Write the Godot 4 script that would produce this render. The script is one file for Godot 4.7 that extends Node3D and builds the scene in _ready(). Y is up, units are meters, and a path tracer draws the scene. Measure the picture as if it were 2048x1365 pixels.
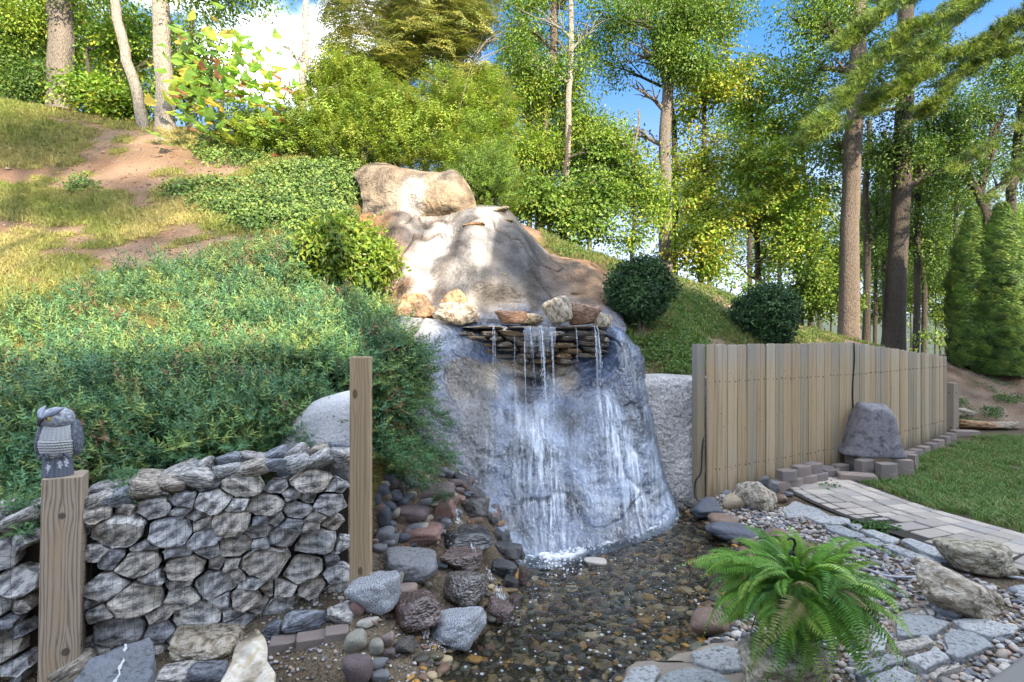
extends Node3D

# ---------------------------------------------------------------- measures
const F := 1100.0      # focal length in photograph pixels (2048 wide)
const EYE := 1.6       # lens height above the pond
const GX0 := -15.0
const GX1 := 15.0
const GZ0 := -19.0
const GZ1 := 3.0
const GS := 0.1

const ORD := ["first", "second", "third", "fourth", "fifth", "sixth", "seventh", "eighth", "ninth", "tenth", "eleventh", "twelfth", "thirteenth", "fourteenth", "fifteenth", "sixteenth"]

var R := RandomNumberGenerator.new()
var N1 := FastNoiseLite.new()
var N2 := FastNoiseLite.new()
var M := {}
var T := {}
var C := {}            # shared meshes
var low_w := PackedFloat64Array()
var low_p := PackedVector3Array()
var hill_w := PackedFloat64Array()
var hill_p := PackedVector3Array()
var gh := PackedFloat32Array()
var gw := 0
var gn := 0
var pool_poly := PackedVector2Array()
var edge_x := PackedFloat32Array()
var edge_z := PackedFloat32Array()
var ico_v := {}
var ico_i := {}


func P(u: float, v: float, d: float) -> Vector3:
	return Vector3((u - 1024.0) / F * d, EYE - (v - 682.5) / F * d, -d)


func G(u: float, v: float, h: float) -> Vector3:      # where the sight line through (u, v) is at height h
	return P(u, v, (EYE - h) * F / (v - 682.5))


func rr(a: float, b: float) -> float:
	return R.randf_range(a, b)


func rdir() -> Vector3:
	var v := Vector3(R.randfn(), R.randfn(), R.randfn())
	return v.normalized() if v.length() > 0.01 else Vector3.UP


func lin(r: float, g: float, b: float) -> Color:       # linear base colour -> what albedo_color takes
	return Color(r, g, b).linear_to_srgb()


# ---------------------------------------------------------------- nodes
func tag(o: Node3D, label: String, category := "", group := "", kind := "") -> Node3D:
	o.set_meta("label", label)
	if category:
		o.set_meta("category", category)
	if group:
		o.set_meta("group", group)
	if kind:
		o.set_meta("kind", kind)
	return o


func thing(called: String, label: String, category: String, at := Vector3.ZERO, group := "", turn := 0.0) -> Node3D:
	var o := Node3D.new()
	o.name = called
	add_child(o, true)
	o.position = at
	o.rotation.y = turn
	tag(o, label, category, group)
	return o


func obj(called: String, mesh: Mesh, mat: Material, parent: Node = self) -> MeshInstance3D:
	var o := MeshInstance3D.new()
	o.name = called
	o.mesh = mesh
	if mat:
		o.material_override = mat
	parent.add_child(o, true)
	return o


func mm(called: String, mesh: Mesh, mat: Material, xf: Array, cols: Array, parent: Node = self) -> MultiMeshInstance3D:
	var m := MultiMesh.new()
	m.transform_format = MultiMesh.TRANSFORM_3D
	m.use_colors = cols.size() > 0
	m.mesh = mesh
	m.instance_count = xf.size()
	for i in xf.size():
		m.set_instance_transform(i, xf[i])
	if cols.size() > 0:
		for i in xf.size():
			m.set_instance_color(i, cols[i])
	var o := MultiMeshInstance3D.new()
	o.name = called
	o.multimesh = m
	o.material_override = mat
	parent.add_child(o, true)
	o.set_meta("kind", "stuff")
	return o


# ---------------------------------------------------------------- meshes
func commit(v: PackedVector3Array, idx: PackedInt32Array, col := PackedColorArray(), uv := PackedVector2Array()) -> ArrayMesh:
	var nrm := PackedVector3Array()
	nrm.resize(v.size())
	for t in range(0, idx.size(), 3):
		var a := v[idx[t]]
		var n := (v[idx[t + 2]] - a).cross(v[idx[t + 1]] - a)
		nrm[idx[t]] += n
		nrm[idx[t + 1]] += n
		nrm[idx[t + 2]] += n
	for i in nrm.size():
		nrm[i] = nrm[i].normalized() if nrm[i].length_squared() > 1e-20 else Vector3.UP
	var a := []
	a.resize(Mesh.ARRAY_MAX)
	a[Mesh.ARRAY_VERTEX] = v
	a[Mesh.ARRAY_NORMAL] = nrm
	a[Mesh.ARRAY_INDEX] = idx
	if col.size() == v.size():
		a[Mesh.ARRAY_COLOR] = col
	if uv.size() == v.size():
		a[Mesh.ARRAY_TEX_UV] = uv
	var m := ArrayMesh.new()
	m.add_surface_from_arrays(Mesh.PRIMITIVE_TRIANGLES, a)
	return m


class Soup:                                            # loose triangles and tubes collected into one mesh
	var v := PackedVector3Array()
	var i := PackedInt32Array()
	var c := PackedColorArray()
	var t := PackedVector2Array()

	func tri(a: Vector3, b: Vector3, d: Vector3, col: Color) -> void:
		var n := v.size()
		v.append(a)
		v.append(b)
		v.append(d)
		for k in 3:
			c.append(col)
			i.append(n + k)

	func quad(a: Vector3, b: Vector3, d: Vector3, e: Vector3, col: Color) -> void:
		tri(a, b, d, col)
		tri(a, d, e, col)

	func leaf(p: Vector3, dir: Vector3, up: Vector3, ln: float, w: float, col: Color, fold := 0.25, wide_at := 0.42) -> void:
		var side := dir.cross(up).normalized()
		var nn := side.cross(dir).normalized()
		var mid := p + dir * ln * wide_at
		var tip := p + dir * ln - nn * ln * 0.12
		var l := mid - side * w * 0.5 + nn * w * fold
		var r := mid + side * w * 0.5 + nn * w * fold
		tri(p, l, tip, col)
		tri(p, tip, r, col)

	func tube(pts: Array, rad: Array, sides: int, col: Color, cap := true) -> void:
		var first := v.size()
		var x := Vector3.ZERO
		for k in pts.size():
			var dir: Vector3 = (pts[mini(k + 1, pts.size() - 1)] - pts[maxi(k - 1, 0)]).normalized()
			if x == Vector3.ZERO:
				x = dir.cross(Vector3(0.31, 0.2, 0.93)).normalized()
			x = (x - dir * x.dot(dir)).normalized()
			var y := dir.cross(x)
			for s in sides:
				var a := TAU * s / sides
				v.append(pts[k] + (x * cos(a) + y * sin(a)) * rad[k])
				c.append(col)
		for k in pts.size() - 1:
			for s in sides:
				var a := first + k * sides + s
				var b := first + k * sides + (s + 1) % sides
				i.append_array(PackedInt32Array([a, a + sides, b, b, a + sides, b + sides]))
		if cap:
			for e in 2:
				var at := first + e * (pts.size() - 1) * sides
				for s in range(1, sides - 1):
					i.append_array(PackedInt32Array([at, at + s, at + s + 1] if e == 0 else [at, at + s + 1, at + s]))

	func box(c0: Vector3, sz: Vector3, col: Color, b := Basis.IDENTITY) -> void:
		var h := sz * 0.5
		for ax in 3:
			for sg in [-1.0, 1.0]:
				var n := Vector3.ZERO
				n[ax] = sg
				var a := Vector3.ZERO
				a[(ax + 1) % 3] = 1.0
				var d := n.cross(a)
				var o: Vector3 = n * h
				quad(c0 + b * (o - a * h - d * h), c0 + b * (o - a * h + d * h), c0 + b * (o + a * h + d * h), c0 + b * (o + a * h - d * h), col)


func make(s: Soup) -> ArrayMesh:
	return commit(s.v, s.i, s.c, s.t)


func ico(level: int) -> void:
	if ico_v.has(level):
		return
	var g := (1.0 + sqrt(5.0)) / 2.0
	var v: Array = []
	for q in [[-1, g, 0], [1, g, 0], [-1, -g, 0], [1, -g, 0], [0, -1, g], [0, 1, g], [0, -1, -g], [0, 1, -g], [g, 0, -1], [g, 0, 1], [-g, 0, -1], [-g, 0, 1]]:
		v.append(Vector3(q[0], q[1], q[2]).normalized())
	var f: Array = [0, 11, 5, 0, 5, 1, 0, 1, 7, 0, 7, 10, 0, 10, 11, 1, 5, 9, 5, 11, 4, 11, 10, 2, 10, 7, 6, 7, 1, 8, 3, 9, 4, 3, 4, 2, 3, 2, 6, 3, 6, 8, 3, 8, 9, 4, 9, 5, 2, 4, 11, 6, 2, 10, 8, 6, 7, 9, 8, 1]
	for l in level:
		var seen := {}
		var nf: Array = []
		for t in range(0, f.size(), 3):
			var m := [0, 0, 0]
			for e in 3:
				var a: int = f[t + e]
				var b: int = f[t + (e + 1) % 3]
				var key := mini(a, b) * 100000 + maxi(a, b)
				if not seen.has(key):
					seen[key] = v.size()
					v.append(((v[a] + v[b]) * 0.5).normalized())
				m[e] = seen[key]
			nf.append_array([f[t], m[0], m[2], f[t + 1], m[1], m[0], f[t + 2], m[2], m[1], m[0], m[1], m[2]])
		f = nf
	var idx := PackedInt32Array()
	for t in range(0, f.size(), 3):                    # clockwise seen from outside
		var n: Vector3 = (v[f[t + 2]] - v[f[t]]).cross(v[f[t + 1]] - v[f[t]])
		if n.dot(v[f[t]]) > 0.0:
			idx.append_array(PackedInt32Array([f[t], f[t + 1], f[t + 2]]))
		else:
			idx.append_array(PackedInt32Array([f[t], f[t + 2], f[t + 1]]))
	ico_v[level] = PackedVector3Array(v)
	ico_i[level] = idx


func rock(sd: int, level: int, planes: int, power: float, rough: float, fl := 1.0, narrow := 1.0) -> ArrayMesh:
	# a broken or worn stone in a box one unit wide: rounded convex polytope plus noise
	ico(level)
	var r := RandomNumberGenerator.new()
	r.seed = sd
	var pn: Array = []
	var pd: Array = []
	for k in planes:
		var n := Vector3(r.randfn(), r.randfn() * fl, r.randfn()).normalized()
		pn.append(n)
		pd.append(r.randf_range(0.72, 1.0))
	for ax in 3:
		for s in [-1.0, 1.0]:
			var n := Vector3.ZERO
			n[ax] = s
			pn.append((n + Vector3(r.randfn(), r.randfn(), r.randfn()) * 0.12).normalized())
			pd.append(r.randf_range(0.85, 1.0))
	var src: PackedVector3Array = ico_v[level]
	var v := PackedVector3Array()
	v.resize(src.size())
	var lo := Vector3.ONE * 9.0
	var hi := -lo
	var off := Vector3(sd * 3.7, sd * 1.3, sd * 2.1)
	for i in src.size():
		var d := src[i]
		var s := 0.0
		for k in pn.size():
			var q: float = d.dot(pn[k]) / pd[k]
			if q > 0.05:
				s += pow(q, power)
		var rad := pow(s, -1.0 / power)
		rad *= 1.0 + rough * (N1.get_noise_3dv(d * 90.0 + off) + 0.5 * N1.get_noise_3dv(d * 260.0 + off))
		v[i] = d * rad
		var thin := lerpf(1.0, narrow, smoothstep(-0.7, 0.9, v[i].y))
		v[i] *= Vector3(thin, 1.0, thin)
		lo = lo.min(v[i])
		hi = hi.max(v[i])
	for i in v.size():
		v[i] = (v[i] - (lo + hi) * 0.5) / (hi - lo)
	return commit(v, ico_i[level])


func grid(rows: Array, cols: Array = [], uvs := true, close := false) -> ArrayMesh:
	# rows of points, first row at the top and first column at the left as seen from the front
	var nr := rows.size()
	var nc: int = rows[0].size()
	var v := PackedVector3Array()
	var c := PackedColorArray()
	var t := PackedVector2Array()
	for a in nr:
		v.append_array(PackedVector3Array(rows[a]))
		for b in nc:
			t.append(Vector2(b / float(nc - 1), a / float(nr - 1)))
		if cols.size():
			c.append_array(PackedColorArray(cols[a]))
	var idx := PackedInt32Array()
	for a in nr - 1:
		for b in (nc if close else nc - 1):
			var p := a * nc + b
			var q := a * nc + (b + 1) % nc
			idx.append_array(PackedInt32Array([p, q, p + nc, q, q + nc, p + nc]))
	return commit(v, idx, c, t if uvs else PackedVector2Array())


func cr(a: Vector3, b: Vector3, c: Vector3, d: Vector3, t: float) -> Vector3:
	return 0.5 * (2.0 * b + (c - a) * t + (2.0 * a - 5.0 * b + 4.0 * c - d) * t * t + (3.0 * b - a - 3.0 * c + d) * t * t * t)


func along(p: Array, s: float) -> Vector3:             # Catmull-Rom through p, s in 0..1
	var n := p.size() - 1
	var k := clampi(int(s * n), 0, n - 1)
	return cr(p[maxi(k - 1, 0)], p[k], p[k + 1], p[mini(k + 2, n)], s * n - k)


func px_rows(src: Array) -> Array:                     # [[u, v, d, u, v, d ...] ...] -> rows of points
	var out: Array = []
	for r in src:
		var row: Array = []
		for k in range(0, r.size(), 3):
			row.append(P(r[k], r[k + 1], r[k + 2]))
		out.append(row)
	return out


func patch_points(ctrl: Array, nu: int, nv: int) -> Array:
	var mid: Array = []
	for r in ctrl:
		var row: Array = []
		for b in nu + 1:
			row.append(along(r, b / float(nu)))
		mid.append(row)
	var out: Array = []
	for a in nv + 1:
		var row: Array = []
		row.resize(nu + 1)
		out.append(row)
	for b in nu + 1:
		var colm: Array = []
		for r in mid:
			colm.append(r[b])
		for a in nv + 1:
			out[a][b] = along(colm, a / float(nv))
	return out


func normals_of(g: Array) -> Array:
	var out: Array = []
	var nr := g.size()
	var nc: int = g[0].size()
	for a in nr:
		var row: Array = []
		for b in nc:
			var du: Vector3 = g[a][mini(b + 1, nc - 1)] - g[a][maxi(b - 1, 0)]
			var dv: Vector3 = g[mini(a + 1, nr - 1)][b] - g[maxi(a - 1, 0)][b]
			row.append(dv.cross(du).normalized())
		out.append(row)
	return out


func displaced(g: Array, f: Callable) -> Array:        # f(s, t, point) -> metres outwards
	var n := normals_of(g)
	var nr := g.size()
	var nc: int = g[0].size()
	var out: Array = []
	for a in nr:
		var row: Array = []
		for b in nc:
			row.append(g[a][b] + n[a][b] * f.call(b / float(nc - 1), a / float(nr - 1), g[a][b]))
		out.append(row)
	return out


func skirted(g: Array, by: Vector3) -> Array:          # turns the edges of a patch back so that it has thickness
	var out: Array = []
	for row in g:
		out.append([row[0] + by] + row + [row[-1] + by])
	var top: Array = []
	for p in out[0]:
		top.append(p + by * 0.8)
	return [top] + out


func outline(poly: Array, y: float) -> Array:
	return poly.map(func(p): return Vector3(p.x, y, p.z))


func slab(poly: Array, thick: float, sd: int, chip := 0.012, tilt := Vector2.ZERO) -> ArrayMesh:
	# a flat stone: outline in x/z (y = height of the top), broken edges, slightly uneven top
	var r := RandomNumberGenerator.new()
	r.seed = sd
	var ring: Array = []
	var n := poly.size()
	var mid := Vector3.ZERO
	for p in poly:
		mid += p / n
	for k in n:
		var a: Vector3 = poly[k]
		var b: Vector3 = poly[(k + 1) % n]
		var steps := maxi(2, int(a.distance_to(b) / 0.05))
		for s in mini(steps, 8):
			var q := a.lerp(b, s / float(mini(steps, 8)))
			q += Vector3(r.randf_range(-1, 1), 0, r.randf_range(-1, 1)) * chip
			ring.append(q)
	var area := 0.0
	for k in ring.size():
		var a: Vector3 = ring[k]
		var b: Vector3 = ring[(k + 1) % ring.size()]
		area += a.x * b.z - b.x * a.z
	if area > 0.0:
		ring.reverse()
	var v := PackedVector3Array()
	var m := ring.size()
	for l in [[1.0, -thick], [1.01, -thick * 0.45], [1.0, -0.008], [0.965, 0.0], [0.6, 0.002], [0.3, 0.001]]:
		for p in ring:
			var q: Vector3 = mid + (p - mid) * l[0]
			q.y = p.y + l[1] + r.randf_range(-0.003, 0.003)
			if l[1] < -0.02:
				q += Vector3(r.randf_range(-1, 1), 0, r.randf_range(-1, 1)) * chip * 0.7
			q.y += (q.x - mid.x) * tilt.x + (q.z - mid.z) * tilt.y
			v.append(q)
	v.append(mid + Vector3(0, 0.002, 0))
	var idx := PackedInt32Array()
	for l in 5:
		for k in m:
			var a := l * m + k
			var b := l * m + (k + 1) % m
			idx.append_array(PackedInt32Array([a, a + m, b, b, a + m, b + m]))
	for k in m:
		idx.append_array(PackedInt32Array([5 * m + k, v.size() - 1, 5 * m + (k + 1) % m]))
	return commit(v, idx)


func bevel_box(sz: Vector3, b: float) -> ArrayMesh:
	# a box with chamfered edges
	var s := Soup.new()
	var h := sz * 0.5
	var col := Color.WHITE
	for ax in 3:
		for sg in [-1.0, 1.0]:
			var n := Vector3.ZERO
			n[ax] = sg
			var a := Vector3.ZERO
			a[(ax + 1) % 3] = 1.0
			var d := n.cross(a)
			var o: Vector3 = n * h
			var ia := a * (h - Vector3.ONE * b)
			var id := d * (h - Vector3.ONE * b)
			s.quad(o - ia - id, o - ia + id, o + ia + id, o + ia - id, col)
			for q in [-1.0, 1.0]:
				var m: Vector3 = o + ia * q
				var m2: Vector3 = o - n * b + ia * q + a * b * q
				var n2: Vector3 = n + a * q
				var p0: Vector3 = m - id
				var p1: Vector3 = m + id
				var p2: Vector3 = m2 + id
				var p3: Vector3 = m2 - id
				if (p2 - p0).cross(p1 - p0).dot(n2) > 0.0:
					s.quad(p0, p1, p2, p3, col)
				else:
					s.quad(p0, p3, p2, p1, col)
	return make(s)


# ---------------------------------------------------------------- ground
func tps(p: PackedVector3Array) -> PackedFloat64Array:  # p = (x, z, height); thin-plate spline weights
	var n := p.size()
	var m := n + 3
	var a: Array = []
	for i in m:
		var row := PackedFloat64Array()
		row.resize(m + 1)
		a.append(row)
	for i in n:
		for j in n:
			var r2 := (p[i].x - p[j].x) ** 2 + (p[i].y - p[j].y) ** 2
			a[i][j] = r2 * log(r2) if r2 > 1e-9 else 0.02
		a[i][n] = 1.0
		a[i][n + 1] = p[i].x
		a[i][n + 2] = p[i].y
		a[n][i] = 1.0
		a[n + 1][i] = p[i].x
		a[n + 2][i] = p[i].y
		a[i][m] = p[i].z
	for k in m:
		var best := k
		for i in range(k + 1, m):
			if absf(a[i][k]) > absf(a[best][k]):
				best = i
		var sw = a[k]
		a[k] = a[best]
		a[best] = sw
		for i in range(k + 1, m):
			var f: float = a[i][k] / a[k][k]
			if f != 0.0:
				for j in range(k, m + 1):
					a[i][j] -= f * a[k][j]
	var w := PackedFloat64Array()
	w.resize(m)
	for k in range(m - 1, -1, -1):
		var s: float = a[k][m]
		for j in range(k + 1, m):
			s -= a[k][j] * w[j]
		w[k] = s / a[k][k]
	return w


func spline(p: PackedVector3Array, w: PackedFloat64Array, x: float, z: float) -> float:
	var n := p.size()
	var s := w[n] + w[n + 1] * x + w[n + 2] * z
	for i in n:
		var dx := x - p[i].x
		var dz := z - p[i].y
		var r2 := dx * dx + dz * dz
		if r2 > 1e-9:
			s += w[i] * r2 * log(r2)
	return s


func wall_z(x: float) -> float:                         # the line where the bank is held back, as z for each x
	var n := edge_x.size()
	if x <= edge_x[0]:
		return edge_z[0]
	for k in n - 1:
		if x < edge_x[k + 1]:
			return lerpf(edge_z[k], edge_z[k + 1], (x - edge_x[k]) / (edge_x[k + 1] - edge_x[k]))
	return edge_z[n - 1]


func pool_depth(x: float, z: float) -> float:           # how far inside the pond's outline, negative outside
	var q := Vector2(x, z)
	var best := 99.0
	var n := pool_poly.size()
	for k in n:
		best = minf(best, q.distance_to(Geometry2D.get_closest_point_to_segment(q, pool_poly[k], pool_poly[(k + 1) % n])))
	return best if Geometry2D.is_point_in_polygon(q, pool_poly) else -best


func raw_height(x: float, z: float) -> float:
	var far := smoothstep(13.0, 18.0, maxf(absf(x), -z))
	var zx := clampf(x, -16.0, 16.0)
	var zz := clampf(z, -20.0, 4.0)
	var w := smoothstep(0.0, 0.14, wall_z(zx) - zz)
	var y := 0.0
	if w < 1.0:
		y = spline(low_p, low_w, zx, zz)
		if zx > -1.2 and zx < 2.4 and zz > -5.6 and zz < -1.4:
			y -= 0.17 * smoothstep(-0.06, 0.3, pool_depth(zx, zz))
	if w > 0.0:
		y = lerpf(y, spline(hill_p, hill_w, zx, zz), w)
	if far > 0.0:
		var fall := -1.2 - 0.02 * maxf(0.0, -z - 20.0) + 3.0 * smoothstep(0.0, -14.0, x) * smoothstep(60.0, 20.0, -z)
		y = lerpf(y, fall, far)
	return y + N1.get_noise_2d(x * 40.0, z * 40.0) * 0.035 * smoothstep(2.5, 5.0, -z)


func ground(x: float, z: float) -> float:
	var fx := clampf((x - GX0) / GS, 0.0, gw - 1.001)
	var fz := clampf((z - GZ0) / GS, 0.0, gn - 1.001)
	var i := int(fx)
	var j := int(fz)
	var a := lerpf(gh[j * gw + i], gh[j * gw + i + 1], fx - i)
	var b := lerpf(gh[(j + 1) * gw + i], gh[(j + 1) * gw + i + 1], fx - i)
	return lerpf(a, b, fz - j)


func slope(x: float, z: float) -> Vector3:
	var e := 0.15
	return Vector3(ground(x - e, z) - ground(x + e, z), 2.0 * e, ground(x, z - e) - ground(x, z + e)).normalized()


func hit(u: float, v: float, from := 1.0) -> Vector3:   # where the sight line through (u, v) meets the ground
	var d := from
	while d < 18.0:
		var p := P(u, v, d)
		if p.y < ground(p.x, p.z):
			break
		d += 0.03
	var a := d - 0.03
	for k in 8:
		var m := (a + d) * 0.5
		var p := P(u, v, m)
		if p.y < ground(p.x, p.z):
			d = m
		else:
			a = m
	return P(u, v, d)


func seen_at(p: Vector3) -> Vector2:
	return Vector2(1024.0 + p.x / -p.z * F, 682.5 - (p.y - EYE) / -p.z * F)


func make_heights() -> void:
	edge_x = PackedFloat32Array([-20, -2.9, -2.1, -0.92, -0.84, -0.4, 0.1, 1.45, 1.9, 4.1, 6.9, 7.3, 9.5, 20])
	edge_z = PackedFloat32Array([-2.5, -2.55, -2.82, -3.3, -4.6, -4.85, -4.85, -5.6, -5.75, -6.85, -9.0, -9.15, -9.3, -9.0])
	for q in [[1045, 1115], [1150, 1097], [1260, 1064], [1350, 1030], [1400, 1028], [1450, 1064], [1495, 1105], [1470, 1180], [1425, 1230], [1425, 1290], [1340, 1318], [1240, 1375], [1180, 1460], [880, 1460], [870, 1375], [905, 1310], [960, 1280], [1000, 1230], [1035, 1160]]:
		var p := G(q[0], q[1], 0.0)
		pool_poly.append(Vector2(p.x, p.z))
	var low: Array = [
		[0, 3, 0.1], [-6, 2, 0.1], [8, 2, 0.1], [-1.14, -2.93, 0.17], [-1.5, -2.74, 0.08], [-2.0, -2.5, 0.02], [-3, -2.25, 0.0], [-1.6, -2.2, 0.0], [-0.83, -3.0, 0.3],
		[-0.96, -4.0, 0.6], [-0.48, -4.25, 0.58], [-0.28, -4.2, 0.36], [-0.75, -3.7, 0.36], [-0.42, -3.75, 0.26], [-0.16, -3.95, 0.16], [0.06, -4.05, -0.06], [-0.66, -3.25, 0.15], [-0.26, -3.4, 0.08],
		[-0.88, -3.0, 0.2], [-0.44, -2.75, 0.04], [-0.74, -2.5, 0.09], [-1.07, -2.55, 0.08], [1.5, -5.15, 0.03], [1.8, -4.6, 0.05], [1.6, -3.6, 0.05], [1.15, -2.95, 0.05], [0.5, -2.4, 0.04], [-0.2, -2.3, 0.03],
		[0.6, -3.6, 0.0], [2.4, -4.7, 0.09], [2.9, -4.4, 0.09], [3.6, -5.6, 0.09], [2, -3, 0.08], [4.5, -4.5, 0.1], [6, -6, 0.1], [7, -7.8, 0.1], [4.1, -6.5, 0.08], [1.9, -5.3, 0.06], [2.2, -2.2, 0.1], [10, -6, 0.1], [8, -8.8, 0.12]]
	for q in low:
		low_p.append(Vector3(q[0], q[1], q[2]))
	low_w = tps(low_p)
	var hill: Array = [
		[-4.5, -2.7, 0.95], [-3, -2.9, 0.8], [-2.1, -3.05, 0.74], [-1.3, -3.4, 0.8], [-1.1, -4.1, 0.95], [-0.7, -4.9, 1.0], [-2.2, -3.9, 1.1], [-3.5, -4.2, 1.3], [-2.9, -5.6, 2.15], [-1.9, -5.2, 1.75],
		[-1.3, -5.4, 1.6], [-4.3, -4.6, 1.55], [-4.4, -5.2, 1.97], [-6.1, -7.3, 3.14], [-4.5, -6.9, 2.87], [-7.7, -9.2, 4.55], [-5.4, -8.8, 4.26], [-3.6, -7.9, 3.6], [-2.6, -7.5, 3.25], [-10.7, -11.5, 6.6],
		[-8.2, -11, 6.05], [-6.6, -10.6, 5.7], [-4.85, -9.8, 4.92], [-3.4, -9.2, 4.6], [-2.5, -9.1, 4.3], [-1.4, -9.0, 3.8], [-0.19, -8.9, 3.4], [0.28, -8.9, 3.2], [-1.14, -7.5, 2.3], [-0.1, -7.6, 2.0],
		[-0.3, -6.1, 1.3], [0.9, -6.3, 1.3], [0.2, -5.1, 0.4], [1.0, -5.7, 0.5], [0.9, -7.8, 2.2], [0.62, -9.3, 3.3], [1.32, -9.5, 3.12], [1.97, -9.8, 2.95], [2.96, -10.1, 2.77], [4.4, -10.7, 2.4], [5.9, -11.4, 1.96], [7.5, -12.1, 1.58],
		[1.22, -6.8, 1.84], [1.53, -6.75, 1.74], [2.2, -7.4, 1.88], [2.46, -7.0, 1.55], [1.5, -6.1, 1.24], [2.0, -5.95, 1.2], [3.1, -7.5, 1.48], [4.7, -9, 1.5], [7.3, -11, 1.4], [3, -6.5, 1.05], [5, -7.9, 0.9], [6.5, -9.1, 0.45],
		[7.4, -9.4, 0.2], [8, -9.6, 0.24], [8.6, -9.4, 0.22], [9.06, -11, 1.0], [10.2, -11, 0.96], [9.7, -12.2, 1.26], [11.3, -12.2, 1.22], [2, -13.5, 2.2], [6, -16, 0.5], [11, -16, 0.4], [14, -14, 0.8], [-3, -14, 4.1], [-8, -15, 5.5],
		[-13, -14, 6.7], [-13, -9, 6.1], [-10, -7, 4.2], [-8, -4.5, 2.3], [-7, -3, 1.4], [14, -9, 0.2], [-14, -3, 2.2]]
	for q in hill:
		hill_p.append(Vector3(q[0], q[1], q[2]))
	hill_w = tps(hill_p)
	gw = int((GX1 - GX0) / GS) + 1
	gn = int((GZ1 - GZ0) / GS) + 1
	gh.resize(gw * gn)
	for j in gn:
		for i in gw:
			gh[j * gw + i] = raw_height(GX0 + i * GS, GZ0 + j * GS)


func bare(x: float, z: float) -> float:                 # 1 where the red clay shows through the bank's grass
	var b := N1.get_noise_2d(x * 26.0 + 70.0, z * 60.0) + 0.45 * N1.get_noise_2d(x * 110.0, z * 160.0 + 40.0)
	b += 0.5 * smoothstep(1.0, 0.0, absf(z + 9.9 - (x + 6.6) * 0.3) * 1.2) * smoothstep(-9.5, -6.0, x) * smoothstep(-3.5, -5.0, x)
	return smoothstep(0.07, 0.4, b)


func ground_colour(x: float, z: float) -> Color:
	var clay := Color(0.31, 0.22, 0.155).lerp(Color(0.2, 0.125, 0.085), clampf(N1.get_noise_2d(x * 70.0, z * 70.0) + 0.4, 0, 1))
	var thatch := Color(0.2, 0.15, 0.06).lerp(Color(0.12, 0.12, 0.035), clampf(N1.get_noise_2d(x * 140.0, z * 140.0) + 0.5, 0, 1))
	var mulch := Color(0.2, 0.14, 0.1).lerp(Color(0.34, 0.26, 0.2), clampf(N1.get_noise_2d(x * 200.0, z * 200.0) + 0.5, 0, 1))
	var earth := Color(0.11, 0.085, 0.06).lerp(Color(0.2, 0.165, 0.12), clampf(N1.get_noise_2d(x * 160.0 + 9.0, z * 160.0) + 0.5, 0, 1))
	var hillside := wall_z(x) - z
	if hillside < 0.05:
		if pool_depth(x, z) > -0.04:
			return Color(0.06, 0.05, 0.03)
		return earth
	if x > 6.6:
		return mulch
	if -z > 13.0:
		return Color(0.1, 0.085, 0.04)
	if x > 0.6:
		return Color(0.11, 0.1, 0.045).lerp(mulch, smoothstep(0.0, 0.5, N1.get_noise_2d(x * 60.0, z * 60.0 + 30.0)))
	return thatch.lerp(clay, bare(x, z))


func build_ground() -> void:
	var xs := PackedFloat32Array()
	var zs := PackedFloat32Array()
	for k in [-900, -500, -250, -120, -60, -36, -24, -18]:
		xs.append(k)
	for i in gw:
		xs.append(GX0 + i * GS)
	for k in [18, 24, 36, 60, 120, 250, 500, 900]:
		xs.append(k)
	for k in [-1500, -700, -350, -180, -90, -50, -34, -25, -21]:
		zs.append(k)
	for j in gn:
		zs.append(GZ0 + j * GS)
	for k in [5, 9, 16, 40, 120]:
		zs.append(k)
	var rows: Array = []
	var cols: Array = []
	for j in zs.size():
		var row: Array = []
		var col: Array = []
		for i in xs.size():
			var x := xs[i]
			var z := zs[j]
			var y := 0.0
			if x >= GX0 and x <= GX1 and z >= GZ0 and z <= GZ1:
				y = gh[clampi(roundi((z - GZ0) / GS), 0, gn - 1) * gw + clampi(roundi((x - GX0) / GS), 0, gw - 1)]
			else:
				y = raw_height(x, z) if z < 3.0 else 0.08
			row.append(Vector3(x, y, z))
			col.append(ground_colour(x, z))
		rows.append(row)
		cols.append(col)
	var o := obj("ground", grid(rows, cols), M.soil)
	tag(o, "earth of the bank and garden, red clay, mulch and damp soil", "", "", "structure")


# ---------------------------------------------------------------- textures and materials
func noise_tex(sd: int, freq: float, oct: int, stops: Array, warp := 0.0, size := 512, gain := 0.5) -> NoiseTexture2D:
	var n := FastNoiseLite.new()
	n.seed = sd
	n.noise_type = FastNoiseLite.TYPE_SIMPLEX_SMOOTH
	n.frequency = freq
	n.fractal_octaves = oct
	n.fractal_gain = gain
	if warp > 0.0:
		n.domain_warp_enabled = true
		n.domain_warp_amplitude = warp
		n.domain_warp_frequency = freq * 1.5
	var g := Gradient.new()
	var offs := PackedFloat32Array()
	var cols := PackedColorArray()
	for s in stops:
		offs.append(s[0])
		cols.append(Color(s[1], s[2], s[3]).linear_to_srgb())
	g.offsets = offs
	g.colors = cols
	var t := NoiseTexture2D.new()
	t.width = size
	t.height = size
	t.seamless = true
	t.seamless_blend_skirt = 0.25
	t.noise = n
	t.color_ramp = g
	return t


func bump_tex(sd: int, freq: float, oct: int, size := 512, kind := FastNoiseLite.TYPE_SIMPLEX_SMOOTH) -> NoiseTexture2D:
	var n := FastNoiseLite.new()
	n.seed = sd
	n.noise_type = kind
	n.frequency = freq
	n.fractal_octaves = oct
	var t := NoiseTexture2D.new()
	t.width = size
	t.height = size
	t.seamless = true
	t.noise = n
	return t


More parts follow.
